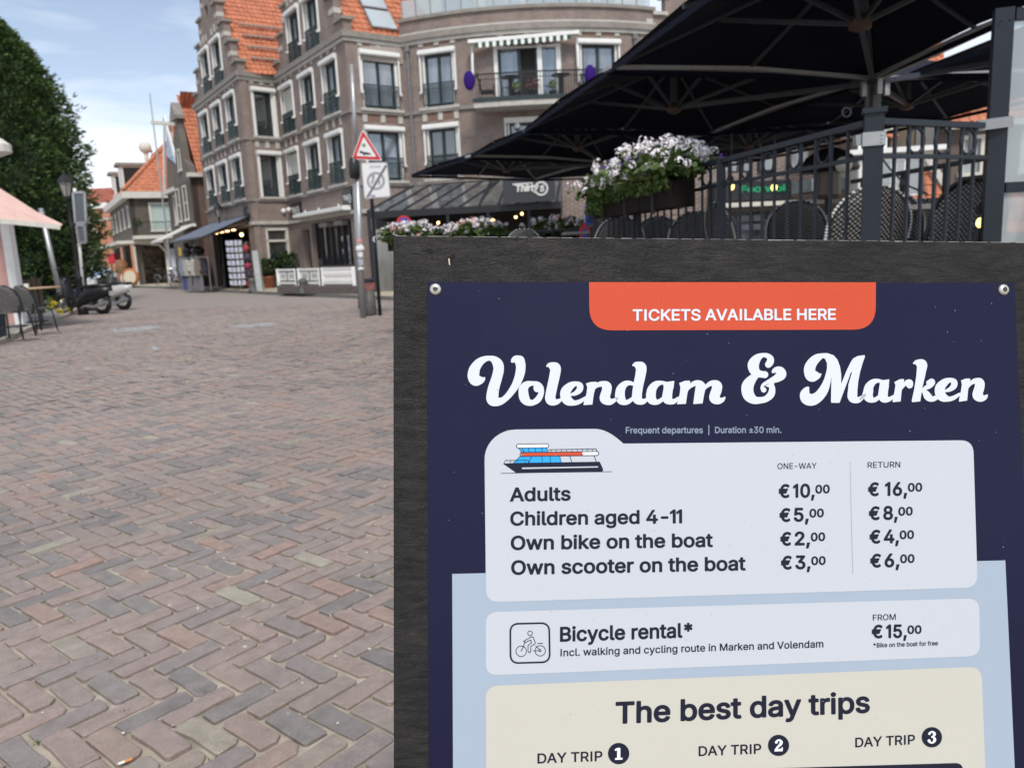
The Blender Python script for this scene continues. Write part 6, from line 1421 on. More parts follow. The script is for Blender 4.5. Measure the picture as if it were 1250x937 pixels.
k=MB(); a=G(155,349.5,.12); k.ball(a+Vector((0,0,.5)),.35,8,6,(1,1,1.4)); tag(k.build('white_sack',M_WHITE),'small white sack standing left of the round cheese sign','sack')
# postcard panel on the corner shop
k=MB(); fbox(k,sB,lenB*.42,lenB*.42+1.8,.1,.2,.3,2.6); tag(k.build('display_rack',M_CARDS),'bluish rack of printed cards on the side wall of the corner shop','rack')
t=empty('red_parasol',D(135,318,62),'red awning hanging at the far end of the shopping street','awning'); k=MB(); q=[D(x,y,62) for x,y in ((131,310),(139,309),(141,320),(133,322))]; k.prism(q,(0,.5,0)); k.build('canopy',mat('red_canvas',(.50,.03,.05),.8),t); k=MB(); k.tube([D(136,322,62.2),Vector((D(136,322,62.2).x,62.2,0))],.04,6); k.build('pole',M_BLACK,t)
# ---- car
def car(p,deg,label):
    t=empty('car',p,label,'car'); f=Vector((math.cos(R(deg)),math.sin(R(deg)),0)); ax=Vector((-f.y,f.x,0)); P_=lambda x,y,z:Vector(p)+f*x+ax*y+Vector((0,0,z))
    sec=[(-2.1,.35,.85,.80),(-2.05,.30,1.0,.84),(-1.2,.28,1.02,.86),(.9,.28,.98,.86),(1.9,.30,.82,.80),(2.1,.4,.70,.74)]
    def loft(sec_,name,mt,par):
        k=MB(); rg=[]
        for x,z0,z1,w_ in sec_: rg.append([k.vv(P_(x,y,z)) for y,z in ((-w_,z0),(-w_*1.02,(z0+z1)/2),(-w_*.93,z1),(w_*.93,z1),(w_*1.02,(z0+z1)/2),(w_,z0))])
        for A_,B_ in zip(rg,rg[1:]):
            for j in range(6): k.f.append([A_[j],A_[(j+1)%6],B_[(j+1)%6],B_[j]]); k.u.append(None); k.mi.append(0)
        k.f+= [rg[0][::-1],rg[-1]]; k.u+=[None]*2; k.mi+=[0]*2; return k.build(name,mt,par)
    M_CW=mat('car_white_blue',(.60,.66,.70),.3,coat=.6); bo=loft(sec,'body',M_CW,t)
    cb=loft([(-1.55,.98,1.05,.78),(-1.1,.98,1.45,.68),(.2,.98,1.47,.68),(.95,.95,1.0,.76)],'cabin_glass',M_PANEB,t)
    loft([(-1.15,1.44,1.48,.66),(.2,1.45,1.50,.66)],'roof',M_CW,t)
    k=MB(); 
    for s in (1,): k.prism([P_(2.11,-.7,.62),P_(2.11,.7,.62),P_(1.2,.72,1.0),P_(1.2,-.72,1.0)],f*.01+Vector((0,0,.02)))
    k.build('blue_bonnet',mat('light_blue_paint',(.06,.34,.62),.3,coat=.6),t)
    for x in (-1.3,1.35):
        for y in (-.8,.8):
            k=MB(); k.lathe([(.31,-.1),(.33,-.08),(.33,.08),(.31,.1)],P_(x,y,.33),18,'x' if abs(f.y)>abs(f.x) else 'y'); w_=k.build('wheel',M_RUB,t); k=MB(); k.lathe([(.2,-.11),(.2,.11)],P_(x,y,.33),12,'x' if abs(f.y)>abs(f.x) else 'y'); k.build('rim',M_GALV,w_)
    for y in (-.6,.6): k=MB(); k.ball(P_(2.08,y,.72),.12,8,6,(1,1,.6)); k.build('headlight',M_WHITE,t)
    k=MB(); k.bar(P_(2.14,-.26,.48),P_(2.14,.26,.48),.02,.11); k.build('number_plate',M_WHITE,t)
a=D(121,340,64); a.z=0; car(a,-78,'white car with a light blue bonnet parked at the end of the shopping street')
# ---- people far down the street are not readable in the photo; motorbikes in front of the lantern
def scooter(p,deg,body,label,shield=None):
    t=empty('motor_scooter',p,label,'scooter'); f=Vector((math.cos(R(deg)),math.sin(R(deg)),0)); ax=Vector((-f.y,f.x,0)); P_=lambda x,z,y=0:Vector(p)+(f*x+ax*y+Vector((0,0,z)))*1.12
    for x,r in ((-.62,.29),(.68,.31)):
        k=MB(); u,v=wheel(k,P_(x,r),(r-.06)*1.12,ax,.08,22); w_=k.build('wheel',M_RUB,t,True)
        k=MB(); u,v=wheel(k,P_(x,r),(r-.12)*1.12,ax,.015,22)
        for j in range(7): a_=2*math.pi*j/7; k.tube([P_(x,r),P_(x,r)+(u*math.cos(a_)+v*math.sin(a_))*(r-.12)*1.12],.012,4)
        k.build('rim',M_ALU,w_)
        k=MB(); k.lathe([(.05,-.07),(.05,.07)],(0,0,0),10,'x'); k.v=[tuple(P_(x,r)+ax*q[0]+f*q[1]+Vector((0,0,q[2]))) for q in k.v]; k.build('hub',M_ALU,w_)
        k=MB(); arc=[P_(x,r)+(f*math.cos(a_)+Vector((0,0,1))*math.sin(a_))*(r+.045)*1.12 for a_ in np.linspace(.35,2.6,9)]
        for a_,b_ in zip(arc,arc[1:]): k.prism([a_-ax*.075,a_+ax*.075,b_+ax*.075,b_-ax*.075],(0,0,.012))
        k.build('mudguard',body,t)
    def loft(prof,name,mt):
        k=MB(); rg=[]
        for x,z0,z1,w_ in prof: rg.append([k.vv(P_(x,z,y)) for y,z in ((-w_*.6,z0),(-w_,(z0*.6+z1*.4)),(-w_*.8,z1),(w_*.8,z1),(w_,(z0*.6+z1*.4)),(w_*.6,z0))])
        for A_,B_ in zip(rg,rg[1:]):
            for j in range(6): k.f.append([A_[j],A_[(j+1)%6],B_[(j+1)%6],B_[j]]); k.u.append(None); k.mi.append(0)
        k.f+=[rg[0][::-1],rg[-1]]; k.u+=[None]*2; k.mi+=[0]*2; return k.build(name,mt,t,True)
    loft([(-.98,.62,.76,.06),(-.75,.48,.80,.14),(-.3,.36,.76,.17),(.0,.26,.62,.16),(.1,.22,.34,.17),(.42,.20,.32,.16)],'body',body)
    loft([(.40,.22,.40,.18),(.46,.3,.95,.20),(.52,.5,1.02,.17),(.56,.55,.95,.08)],'leg_shield',shield or body)
    loft([(-.95,.76,.84,.10),(-.5,.75,.86,.16),(-.1,.74,.83,.13),(.0,.72,.76,.08)],'seat',M_BLACK)
    k=MB(); k.tube([P_(.5,.95),P_(.44,1.08)],.03,8); k.tube([P_(.36,1.10,-.33),P_(.44,1.08,-.1),P_(.44,1.08,.1),P_(.36,1.10,.33)],.018,6); k.build('handlebar',M_BLACK,t)
    k=MB(); k.ball(P_(.56,.95),.10,10,7); k.build('headlight',M_PANEB,t)
    for s in (-1,1):
        k=MB(); k.tube([P_(.40,1.1,s*.22),P_(.42,1.28,s*.30)],.007,4); k.ball(P_(.42,1.32,s*.30),.07,8,6,(.8,.8,1)); k.build('mirror',M_BLACK,t)
    k=MB(); k.tube([P_(.50,.55,.05),P_(.68,.31,.09)],.028,8); k.tube([P_(.50,.55,-.05),P_(.68,.31,-.09)],.028,8); k.build('fork',M_ALU,t)
    k=MB(); k.tube([P_(-.1,.25,.13),P_(-.5,.22,.18),P_(-.95,.34,.19)],[.03,.05,.06],8); k.build('exhaust',M_ALU,t)
    k=MB(); k.bar(P_(-.98,.58,-.09),P_(-.98,.58,.09),.012,.14); k.build('number_plate',mat('dull_plate',(.45,.45,.40),.5),t)
def topx(px,py,dz=0): q=G(px,py); return Vector((q.x,q.y,dz))
SCL=1.28
scooter(topx(104,384),166,M_BLACK,'black motor scooter with its rear wheel towards the street, nearest of the parked bikes')
scooter(topx(118,380)+Vector((.25,.3,0)),162,mat('white_fairing',(.50,.50,.48),.35,coat=.4),'white and black motor scooter parked behind the black one',M_WHITE)
scooter(topx(92,376)+Vector((-.2,.6,0)),170,mat('navy_fairing',(.02,.03,.07),.35,coat=.4),'dark blue motor scooter tucked behind the lantern post')
# weeds with yellow flowers along the kerb
k=MB(); yl=MB()
for i in range(1100):
    px=random.uniform(58,110); q=G(px,random.uniform(372,388)-(px-85)*.12,.09); 
    if q.x>G(104,376).x: continue
    a_=random.uniform(0,6.28); l=random.uniform(.1,.5); p1=q+Vector((math.cos(a_)*.1,math.sin(a_)*.1,l)); s_=Vector((-math.sin(a_),math.cos(a_),0))*.022; k.poly([q-s_,q+s_,p1+s_*.3,p1-s_*.3])
for j in range(18):
    px=random.choice((72,79,86,90,68,64)); q=G(px+random.uniform(-3,3),random.uniform(376,386),.09)+Vector((0,0,random.uniform(.05,.42))); leafball(yl,q,.08,14,.035)
o=k.build('weeds',M_LEAF); tag(o,'rank green weeds growing along the left pavement edge','weeds',kind='stuff'); o=yl.build('yellow_wildflowers',mat('yellow_petal',(.62,.50,.02),.7)); tag(o,'yellow wildflowers among the weeds at the motor scooters','flowers',kind='stuff')
# low dark timber fence under the conifers
t=empty('timber_fence',D(40,350,23),'low weathered timber fence under the conifers','fence')
for i in range(8):
    q=D(4+6.4*i,352,25.+i*.1); q.z=0; k=MB(); h_=1.2+random.uniform(-.05,.05); k.bar(q,q+Vector((0,0,h_)),.13,.03,(0,1,0)); k.build('board',mat('grey_brown_timber',(.045,.035,.028),.85,noise=.3),t)
# ================================================================ BISTRO CHAIRS (shared design)
def weave(name,c1,c2,s,thr=.3):
    if name in MATS: return MATS[name]
    m=bpy.data.materials.new(name); m.use_nodes=True; t=m.node_tree; b=t.nodes['Principled BSDF']; b.inputs['Roughness'].default_value=.55
    uvn=N(t,'ShaderNodeUVMap'); vo=N(t,'ShaderNodeTexVoronoi',voronoi_dimensions='2D',inp={'Scale':s,'Randomness':.12}); mpn=N(t,'ShaderNodeMapping',inp={'Rotation':(0,0,.785)}); t.links.new(uvn.outputs[0],mpn.inputs[0]); t.links.new(mpn.outputs[0],vo.inputs['Vector'])
    lt=N(t,'ShaderNodeMapRange',inp={'From Min':thr-.04,'From Max':thr+.04,'To Min':1,'To Max':0}); t.links.new(vo.outputs['Distance'],lt.inputs[0])
    mx_=N(t,'ShaderNodeMix',data_type='RGBA'); mx_.inputs['A'].default_value=(*c2,1); mx_.inputs['B'].default_value=(*c1,1); t.links.new(lt.outputs[0],mx_.inputs['Factor']); t.links.new(mx_.outputs['Result'],b.inputs['Base Color'])
    bp=N(t,'ShaderNodeBump',inp={'Strength':.8,'Distance':.004}); t.links.new(lt.outputs[0],bp.inputs['Height']); t.links.new(bp.outputs[0],b.inputs['Normal']); MATS[name]=m; return m
M_WEAVE=weave('black_cream_weave',(.22,.21,.20),(.010,.010,.011),26,.36); M_WEAVE2=weave('black_grey_weave',(.27,.27,.26),(.006,.006,.007),40,.31)
def chair(p,rz,label,group=None,wv=None,frame=None,rim=None,wide=1.):
    """round-backed French bistro chair; faces +x in its own frame"""
    wv=wv or M_WEAVE; frame=frame or M_BLACK
    t=empty('bistro_chair',(0,0,0),label,'chair',group)
    k=MB(); nr=10; pts=[]
    for j in range(18): a_=2*math.pi*j/18; pts.append((.22*math.cos(a_),.215*math.sin(a_)*wide))
    k.poly([(x,y,.46) for x,y in pts],[(x*1.2,y*1.2) for x,y in pts]); k.poly([(x,y,.43) for x,y in pts][::-1])
    for j in range(18): a_,b_=pts[j],pts[(j+1)%18]; k.poly([(a_[0],a_[1],.43),(b_[0],b_[1],.43),(b_[0],b_[1],.46),(a_[0],a_[1],.46)],[(j*.06,0),(j*.06+.06,0),(j*.06+.06,.06),(j*.06,.06)])
    k.build('seat',wv,t)
    # arched woven back, slightly wrapped
    k=MB(); NU,NV=10,9
    def bp(u,v):  # u -1..1, v 0..1
        hw=.235*wide*math.sqrt(max(0,1-max(0,(v-.35)/.65)**2)); y=u*hw; x=-.22-.10*v+.06*u*u; return (x,y,.47+.42*v)
    for i in range(NU):
        for j in range(NV):
            q=[(-1+2*i/NU,j/NV),(-1+2*(i+1)/NU,j/NV),(-1+2*(i+1)/NU,(j+1)/NV),(-1+2*i/NU,(j+1)/NV)]
            k.poly([bp(*a_) for a_ in q],[(bp(*a_)[1]*1.15,bp(*a_)[2]*1.15) for a_ in q]); k.poly([(lambda z:(z[0]+.014,z[1],z[2]))(bp(*a_)) for a_ in q[::-1]],[(bp(*a_)[1]*1.15,bp(*a_)[2]*1.15) for a_ in q[::-1]])
    k.build('backrest',wv,t)
    out=[bp(-1,v) for v in np.linspace(0,.97,9)]+[bp(1,v) for v in np.linspace(.97,0,9)]
    k=MB(); k.tube([(x+.007,y,z) for x,y,z in out],.017,7); bk=k.build('back_frame',frame,t,True)
    k=MB(); 
    dens=catmull(np.array(out),5)
    for q in dens[::2]: k.ball((q[0]-.006,q[1]*1.03,q[2]+.008),.011,6,4)
    o=k.build('rim_binding',rim or M_WHITE,bk); o['kind']='stuff'
    for sx,sy in ((-1,-1),(-1,1),(1,-1),(1,1)):
        k=MB(); k.tube([(sx*.17,sy*.17*wide,.44),(sx*.215,sy*.205*wide,0)],.014,7); k.build('leg',frame,t,True)
    k=MB(); k.tube([(.19*math.cos(a_),.18*math.sin(a_)*wide,.2) for a_ in np.linspace(0,6.283,17)[:-1]],.009,6,True); k.build('stretcher',frame,t,True)
    for y in (-.2*wide,.2*wide): k=MB(); k.tube([(-.21,y,.44),(-.225,y*1.08,.55)],.014,6); k.build('back_post',frame,t)
    t.location=p; t.rotation_euler[2]=rz; return t
def place(src,p,rz,label,group=None,s=1.):
    c=copy_tree(src); c.location=p; c.rotation_euler[2]=rz; c['label']=label; c.scale=(s,s,s)
    if group: c['group']=group
    return c
zL=.08
pch=G(20,413,zL); ch0=chair(Vector((pch.x,pch.y,zL)),R(97),'black framed woven bistro chair in front of the kiosk table, nearest the street','rattan bistro chairs',None,None,M_BLACK); ch0.scale=(1.3,1.3,1.25)
q=G(48,405,zL); place(ch0,Vector((q.x,q.y,zL)),R(70),'black and white woven bistro chair beyond the wooden table top at the kiosk','rattan bistro chairs').scale=(1.25,1.25,1.2)
q=G(52,397,zL); t=empty('bistro_table',Vector((q.x,q.y,zL)),'round bistro table with a light wooden top between the two kiosk chairs','table')
k=MB(); k.lathe([(.52,.93),(.53,.95),(.52,.965)],Vector((q.x,q.y,zL)),24); k.build('tabletop',M_WOODL,t); k=MB(); k.lathe([(.24,0),(.24,.02),(.04,.05),(.035,.93)],Vector((q.x,q.y,zL)),14); k.build('pedestal',M_BLACK,t)
k=MB(); k.lathe([(.055,0),(.06,.09),(.05,.10)],Vector((q.x-.2,q.y-.1,zL+.966)),12); tag(k.build('white_cup',M_WHITE),'small white cup standing on the kiosk table','cup')
q=G(-8,412,zL); k=MB(); k.lathe([(.22,0),(.30,.02),(.34,.55),(.36,.6),(.30,.6)],Vector((q.x,q.y,zL)),4); tag(k.build('dark_planter',M_ANTH),'dark grey square planter cut by the left picture edge','planter')
# ================================================================ RAISED TERRACE BEHIND THE BOARD
ZF=.82
R0=Vector((1.85,4.0,0)); R1=Vector((.975,8.5,0)); RX=Vector((2.72,4.42,0))
deck=[R0,RX,RX+Vector((2.6,1.2,0)),Vector((7.5,9,0)),Vector((9.5,17,0)),Vector((1.5,19,0)),Vector((-.6,15.2,0)),R1]
M_PLAT=brickmat('platform_brickwork',(.20,.13,.11),(.16,.11,.09),(.28,.25,.22))
k=MB()
for a,b in zip(deck,deck[1:]+deck[:1]):
    L_=(b-a).length; k.poly([a,b,b+Vector((0,0,ZF)),a+Vector((0,0,ZF))],[(0,0),(L_,0),(L_,ZF),(0,ZF)])
tag(k.build('terrace_wall',M_PLAT),kind='structure')
k=MB(); k.prism([p+Vector((0,0,ZF)) for p in deck],(0,0,.05)); tag(k.build('terrace_floor',mat('terrace_slabs',(.16,.15,.14),.85,noise=.2,nscale=4)),kind='structure')
ZF+=.05
# ---- near railing, corner post
rail=empty('terrace_railing',(R0.x,R0.y,ZF),'anthracite steel railing with rings and upright bars round the raised terrace','railing')
ZT=1.985
def railing(a,b,spacing,root,ringstep=2,zt=ZT,z0=ZF,r=.0105,rings=True):
    a,b=Vector((a.x,a.y,0)),Vector((b.x,b.y,0)); d=(b-a); L_=d.length; d.normalize(); up=Vector((0,0,1))
    for z,h,nm in ((zt,.03,'top_rail'),(zt-.165,.022,'ring_rail'),(z0+.09,.022,'bottom_rail')):
        k=MB(); k.bar(a+up*z,b+up*z,.038 if h==.03 else .022,h); k.build(nm,M_ANTH,root)
    n=int(L_/spacing)
    for i in range(1,n+1):
        q=a+d*(L_*i/(n+1)); k=MB(); k.bar(q+up*(z0+.09),q+up*(zt-.01),.0145,.0145,d); k.build('baluster',M_ANTH,root)
        if rings and i%ringstep==0 and i<n+1:
            c=q+d*(L_/(n+1)/2)+up*(zt-.0875); k=MB(); k.tube([c+d*(.062*math.cos(t))+up*(.064*math.sin(t)) for t in np.linspace(0,2*math.pi,21)[:-1]],.0085,6,True); k.build('ring',M_ANTH,root,True)
railing(R0+Vector((.045,.02,0)),RX-Vector((.07,.03,0)),.118,rail); railing(R0+Vector((-.01,.06,0)),R1,.150,rail)
k=MB(); k.bar(R0+Vector((0,0,0)),R0+Vector((0,0,2.02)),.088,.088,(.35,.9,0)); k.build('corner_post',M_ANTH,rail)
k=MB(); k.bar(R0+Vector((0,0,2.02)),R0+Vector((0,0,2.045)),.112,.112,(.35,.9,0)); k.build('post_cap',M_ANTH,rail)
k=MB(); k.bar(R0+Vector((0,0,1.865)),R0+Vector((0,0,1.93)),.105,.105,(.35,.9,0)); cl_=k.build('clamp',M_GALV,rail)
k=MB(); k.bar(R0+Vector((-.095,.0,1.895)),R0+Vector((-.05,.0,1.90)),.04,.05); k.build('bracket',M_ALU,rail)
for z in (1.88,1.897,1.914): k=MB(); k.ball(R0+Vector((.012,-.062,z)),.006,8,5); k.build('bolt',M_CHROME,rail)
k=MB(); c=R0+Vector((-.12,.04,2.04)); k.tube([c+Vector((.022*math.cos(t),0,.022*math.sin(t))) for t in np.linspace(0,6.283,13)[:-1]],.005,5,True); k.build('hook_ring',M_ANTH,rail)
for t_ in (.0,.36,.72,1.):
    q=R1.lerp(R0,1-t_)
    if t_>.0: k=MB(); k.bar(q+Vector((0,0,.02)),q+Vector((0,0,ZT+.01)),.06,.06,(.2,.95,0)); k.build('post',M_ANTH,rail)
# ---- tall post and glass wind screen at the right edge
P2=RX+Vector((.0,.0,0)); scr=empty('glass_wind_screen',(P2.x,P2.y,0),'anthracite framed glass wind screen cut by the right picture edge','screen')
k=MB(); k.bar(P2,P2+Vector((0,0,2.585)),.09,.085,(.35,.93,0)); k.build('post',M_ANTH,scr)
for dx in (-.03,.025):
    k=MB(); q=P2+Vector((dx*.8-.012,-.049,2.52)); k.ball(q,.006,8,5); k.build('bolt_hole',M_BLACK,scr)
k=MB(); k.bar(P2+Vector((-.14,-.055,1.985)),P2+Vector((.045,-.062,2.0)),.02,.055); k.build('clamp_arm',M_ALU,scr)
k=MB(); k.bar(P2+Vector((-.155,-.03,1.84)),P2+Vector((-.150,-.03,2.0)),.018,.03,(0,1,0)); k.build('clamp_plate',M_ALU,scr)
sd_=Vector((.93,-.05,0)).normalized(); e_=P2+sd_*1.6
for z,h in ((2.555,.06),(1.655,.055),(.9,.06)):
    k=MB(); k.bar(P2+sd_*.055+Vector((0,0,z)),e_+Vector((0,0,z)),.05,h); k.build('cross_rail',M_ANTH,scr)
for z0,z1 in ((.93,1.628),(1.683,2.525)):
    k=MB(); k.bar(P2+sd_*.057+Vector((0,.0,(z0+z1)/2)),e_+Vector((0,0,(z0+z1)/2)),.008,z1-z0); k.build('glass_pane',M_CLEAR,scr)
k=MB(); k.bar(e_,e_+Vector((0,0,2.585)),.10,.10,(.35,.93,0)); k.build('post',M_ANTH,scr)
# ================================================================ PARASOLS
A=Vector((.86,7.07,0)); B_r=Vector((3.73,8.0,0)); E_=Vector((.13,10.62,0)); F_r=Vector((3.0,11.55,0)); G_r=Vector((-.75,13.2,0)); M2=Vector((1.82,14.9,0)); I_=Vector((-2.1,16.0,0)); J_=Vector((.57,18.1,0))
ZU=3.05
def onz(px,py,z=ZU): q=G(px,py,z); return Vector((q.x,q.y,0))
A=onz(740,84); B_r=onz(1066,94); E_=onz(637,159); F_r=onz(873,162); G_r=onz(571,191); M2=onz(740,197); I_=onz(500,214); J_=onz(655,219)
print([tuple(round(c,2) for c in v) for v in (A,B_r,E_,F_r,G_r,M2,I_,J_)])
wd=(B_r-A); dp=(B_r-F_r)
D1=A+Vector((.62,-3.4,0)); C1=B_r+Vector((.15,-3.4,0))
K_=B_r+Vector((3.3,.55,0)); L_r=F_r+Vector((3.35,-.4,0)); N_=M2+Vector((3.4,.8,0)); O_=J_+Vector((3.3,.6,0)); C2=C1+Vector((3.4,1.0,0))
def canopy(c4,hub,label,armto=None,rise=.55,z=ZU,inset=.06):
    """c4 corners ccw; underside shows ribs to the corners and mid edges, and struts fanning from the hub"""
    cen=sum(c4,Vector())/4; cen.z=z; top=cen+Vector((0,0,rise)) if hub is None else Vector((hub.x,hub.y,z+rise)); cs=[Vector((p.x,p.y,z)) for p in c4]; cs=[cen+(p-cen)*(1-inset*.3) for p in cs]
    t=empty('parasol_canopy',(cen.x,cen.y,ZF),label,'parasol','dark parasol canopies over the terrace')
    k=MB(); n=8
    for i in range(4):
        a,b=cs[i],cs[(i+1)%4]; m_=(a+b)/2+Vector((0,0,.05))
        for u,v in ((a,m_),(m_,b)):
            rows=[]
            for r in range(n+1):
                f=r/n; sag=-.05*math.sin(math.pi*f); rows.append((u.lerp(top,f)+Vector((0,0,sag*.3)),v.lerp(top,f)+Vector((0,0,sag*.3))))
            for (p,q),(p2,q2) in zip(rows,rows[1:]): k.poly([p,q,q2,p2]); k.poly([p+Vector((0,0,.012)),p2+Vector((0,0,.012)),q2+Vector((0,0,.012)),q+Vector((0,0,.012))])
        k.poly([a,b,b+Vector((0,0,-.05)),a+Vector((0,0,-.05))]); 
    k.build('canvas',M_NAVY,t,True)
    hubp=Vector((cen.x,cen.y,z-.02)) if hub is None else hub; 
    k=MB(); k.lathe([(.04,-.05),(.085,-.03),(.085,.03),(.06,.07)],hubp,12); k.build('hub',mat('hub_bronze',(.10,.06,.045),.5),t)
    k=MB(); k.tube([hubp,top-Vector((0,0,.05))],.045,8); k.build('centre_pole',M_RAIL,t)
    tg=cs+[(cs[i]+cs[(i+1)%4])/2+Vector((0,0,.05)) for i in range(4)]
    for p in tg:
        k=MB(); a=top-Vector((0,0,.035)); b=p-Vector((0,0,.01)); k.bar(a,b,.032,.032); k.build('rib',M_RAIL,t)
        k=MB(); k.bar(hubp,a.lerp(b,.52)+Vector((0,0,-.02)),.026,.034); k.build('strut',M_RAIL,t)
    return t,hubp,cs
nm=['nearest and largest dark navy canopy reaching out of the top of the picture','second dark navy canopy behind the nearest one, above the flower box','third dark navy canopy, left of the second mast','farthest low dark navy canopy pointing left over the conservatory','dark navy canopy right of the first mast above the railing','nearest right hand navy canopy behind the glass screen post','dark navy canopy in the middle right behind the second row','farthest right navy canopy hidden behind the flowers']
quads=[(D1,C1,B_r,A),(A,B_r,F_r,E_),(E_,F_r,M2,G_r),(G_r,M2,J_,I_),(B_r,K_,L_r,F_r),(C1+Vector((.62,0,0)),C2,K_+Vector((.1,-.1,0)),B_r+Vector((.30,-.05,0))),(F_r,L_r,N_,M2),(M2,N_,O_,J_)]
hubs=[]
for q,l in zip(quads,nm): hubs.append(canopy(q,G(1050,30,ZU-.02) if q is quads[0] else None,l)[1])
def mast(p,hs,corners,label):
    t=empty('parasol_mast',(p.x,p.y,ZF),label,'parasol mast')
    k=MB(); k.bar((p.x,p.y,ZF),(p.x,p.y,ZU-.02),.15,.12,(.3,.95,0)); k.build('mast',mat('mast_grey',(.16,.165,.17),.4,metal=.5,noise=.1),t)
    k=MB(); k.bar((p.x-.045,p.y-.08,ZF),(p.x-.045,p.y-.08,ZU-.05),.025,.02,(.3,.95,0)); k.build('cable_duct',M_BLACK,t)
    k=MB(); k.box((p.x-.35,p.y-.35,ZF),(p.x+.35,p.y+.35,ZF+.12)); k.build('foot',M_BLACK,t)
    for h in hs:
        k=MB(); k.bar((p.x,p.y,ZU-.06),(h.x,h.y,ZU+.0),.04,.05); k.build('arm',M_RAIL,t)
    for c in corners:
        d=(c-p); a=Vector((p.x,p.y,ZU-.03)); b=Vector((c.x,c.y,ZU+.0)); m_=(a+b)/2+Vector((0,0,.045))
        k=MB(); k.bar(a,m_,.16,.035); k.bar(m_,b,.16,.035); k.build('rain_gutter',mat('gutter_grey',(.38,.385,.39),.5,noise=.1),t)
    for dx,dy in ((-.12,-.05),(.12,-.05),(.0,.12),(0,-.14)): k=MB(); k.bar((p.x+dx,p.y+dy,ZU-.20),(p.x+dx,p.y+dy,ZU+.03),.05,.05,(0,1,0)); k.build('clamp',M_GALV,t)
mast(B_r,[hubs[0],hubs[1],hubs[4],hubs[5]],[A,F_r,K_,C1+Vector((.14,0,0))],'grey parasol mast rising behind the railing corner post')
mast(M2,[hubs[2],hubs[3],hubs[6],hubs[7]],[G_r,J_,N_,F_r],'second parasol mast behind the big flower box')
# ================================================================ FLOWER BOXES
def flowers(root,pts,nclu,spread,white,n_leaf,purple=.1,sal=0,sz=1.):
    lf=MB(); bl=MB(); pp=MB(); sm=MB()
    for i in range(n_leaf):
        f=random.random(); q=pts(f)+Vector((random.gauss(0,spread),random.gauss(0,spread*.8),random.uniform(-.10,.9)*0+random.uniform(-.14,1)*hgt(f)*.95))
        a=Vector((random.gauss(0,1),random.gauss(0,1),random.gauss(0,.7))).normalized(); b=a.cross(Vector((random.gauss(0,1),random.gauss(0,1),1))).normalized(); s=random.uniform(.016,.034)*sz
        lf.poly([q-a*s,q-a*s*.3+b*s*.9,q+a*s*.8+b*s*.5,q+a*s,q+a*s*.5-b*s*.7,q-a*s*.4-b*s*.8])
    for i in range(nclu):
        f=random.random(); c=pts(f)+Vector((random.gauss(0,spread*1.15),random.gauss(0,spread),hgt(f)*(random.random()**.55)*1.05+.02)); tgt=bl
        r_=random.random()
        if r_<purple: tgt=pp
        elif r_<purple+sal: tgt=sm
        R_=random.uniform(.022,.040)*sz*(.8 if tgt is pp else 1)
        for j in range(16):
            d=Vector((random.gauss(0,1),random.gauss(0,1)-.4,random.gauss(0,1)+.3)).normalized(); p=c+d*R_; a=d.cross(Vector((random.gauss(0,1),random.gauss(0,1),random.gauss(0,1)))).normalized(); b=d.cross(a); s=random.uniform(.008,.0125)*sz
            tgt.poly([p-a*s,p-b*s*.9,p+a*s,p+b*s*.9])
    for m_,mt,nme in ((lf,M_LEAF,'leaves'),(bl,M_PETW,'white_blossom'),(pp,M_PETP,'purple_blossom'),(sm,M_PETR,'salmon_blossom')):
        if m_.v: o=m_.build(nme,mt,root); o['kind']='stuff'
u_=(R1-R0).normalized(); sdv=Vector((-u_.y,u_.x,0)); sdv=sdv if sdv.x<0 else -sdv
fb0=R0+u_*1.95+sdv*.16; fb1=R0+u_*3.85+sdv*.16
t=empty('flower_box',((fb0+fb1)/2)+Vector((0,0,1.68)),'large dark balcony box overflowing with white and pale pink geraniums on the terrace railing','flower box')
M_BOXB=mat('dark_brown_planter',(.012,.009,.008),.8,noise=.15,spec=.1)
for i in range(3):
    a=fb0.lerp(fb1,i/3+.004); b=fb0.lerp(fb1,(i+1)/3-.004); k=MB(); k.bar(a+Vector((0,0,1.79)),b+Vector((0,0,1.79)),.20,.19); k.build('trough',M_BOXB,t)
    k=MB(); m_=a.lerp(b,.5); k.bar(m_+sdv*.105+Vector((0,0,1.66)),m_+sdv*.105+Vector((0,0,1.90)),.03,.012,(0,1,0)); k.build('strap',M_BLACK,t)
hgt=lambda f:(.27-.10*f)*min(1,.35+4*f)*min(1,.4+3*(1-f))+.03*math.sin(f*20)
flowers(t,lambda f:fb0.lerp(fb1,f)+Vector((0,0,1.90+.05*(1-f))),620,.10,1,4600,.08,0,1.15)
k=MB()
# trailing sprays under the far end and in front of the trough
for i in range(1500):
    f=random.choice((random.random(),random.random(),.75+.3*random.random())); q=fb0.lerp(fb1,min(f,1.04))+sdv*random.uniform(.08,.16)+Vector((0,0,1.9-random.random()**1.5*(.08+.10*(f>.8))))
    a=Vector((random.gauss(0,1),random.gauss(0,1),random.gauss(0,1))).normalized(); b=a.cross(Vector((random.gauss(0,1),random.gauss(0,1),random.gauss(0,1)))).normalized(); s=random.uniform(.012,.03); k.poly([q-a*s,q+b*s*.6,q+a*s,q-b*s*.6])
o=k.build('trailing_leaves',M_LEAF,t); o['kind']='stuff'
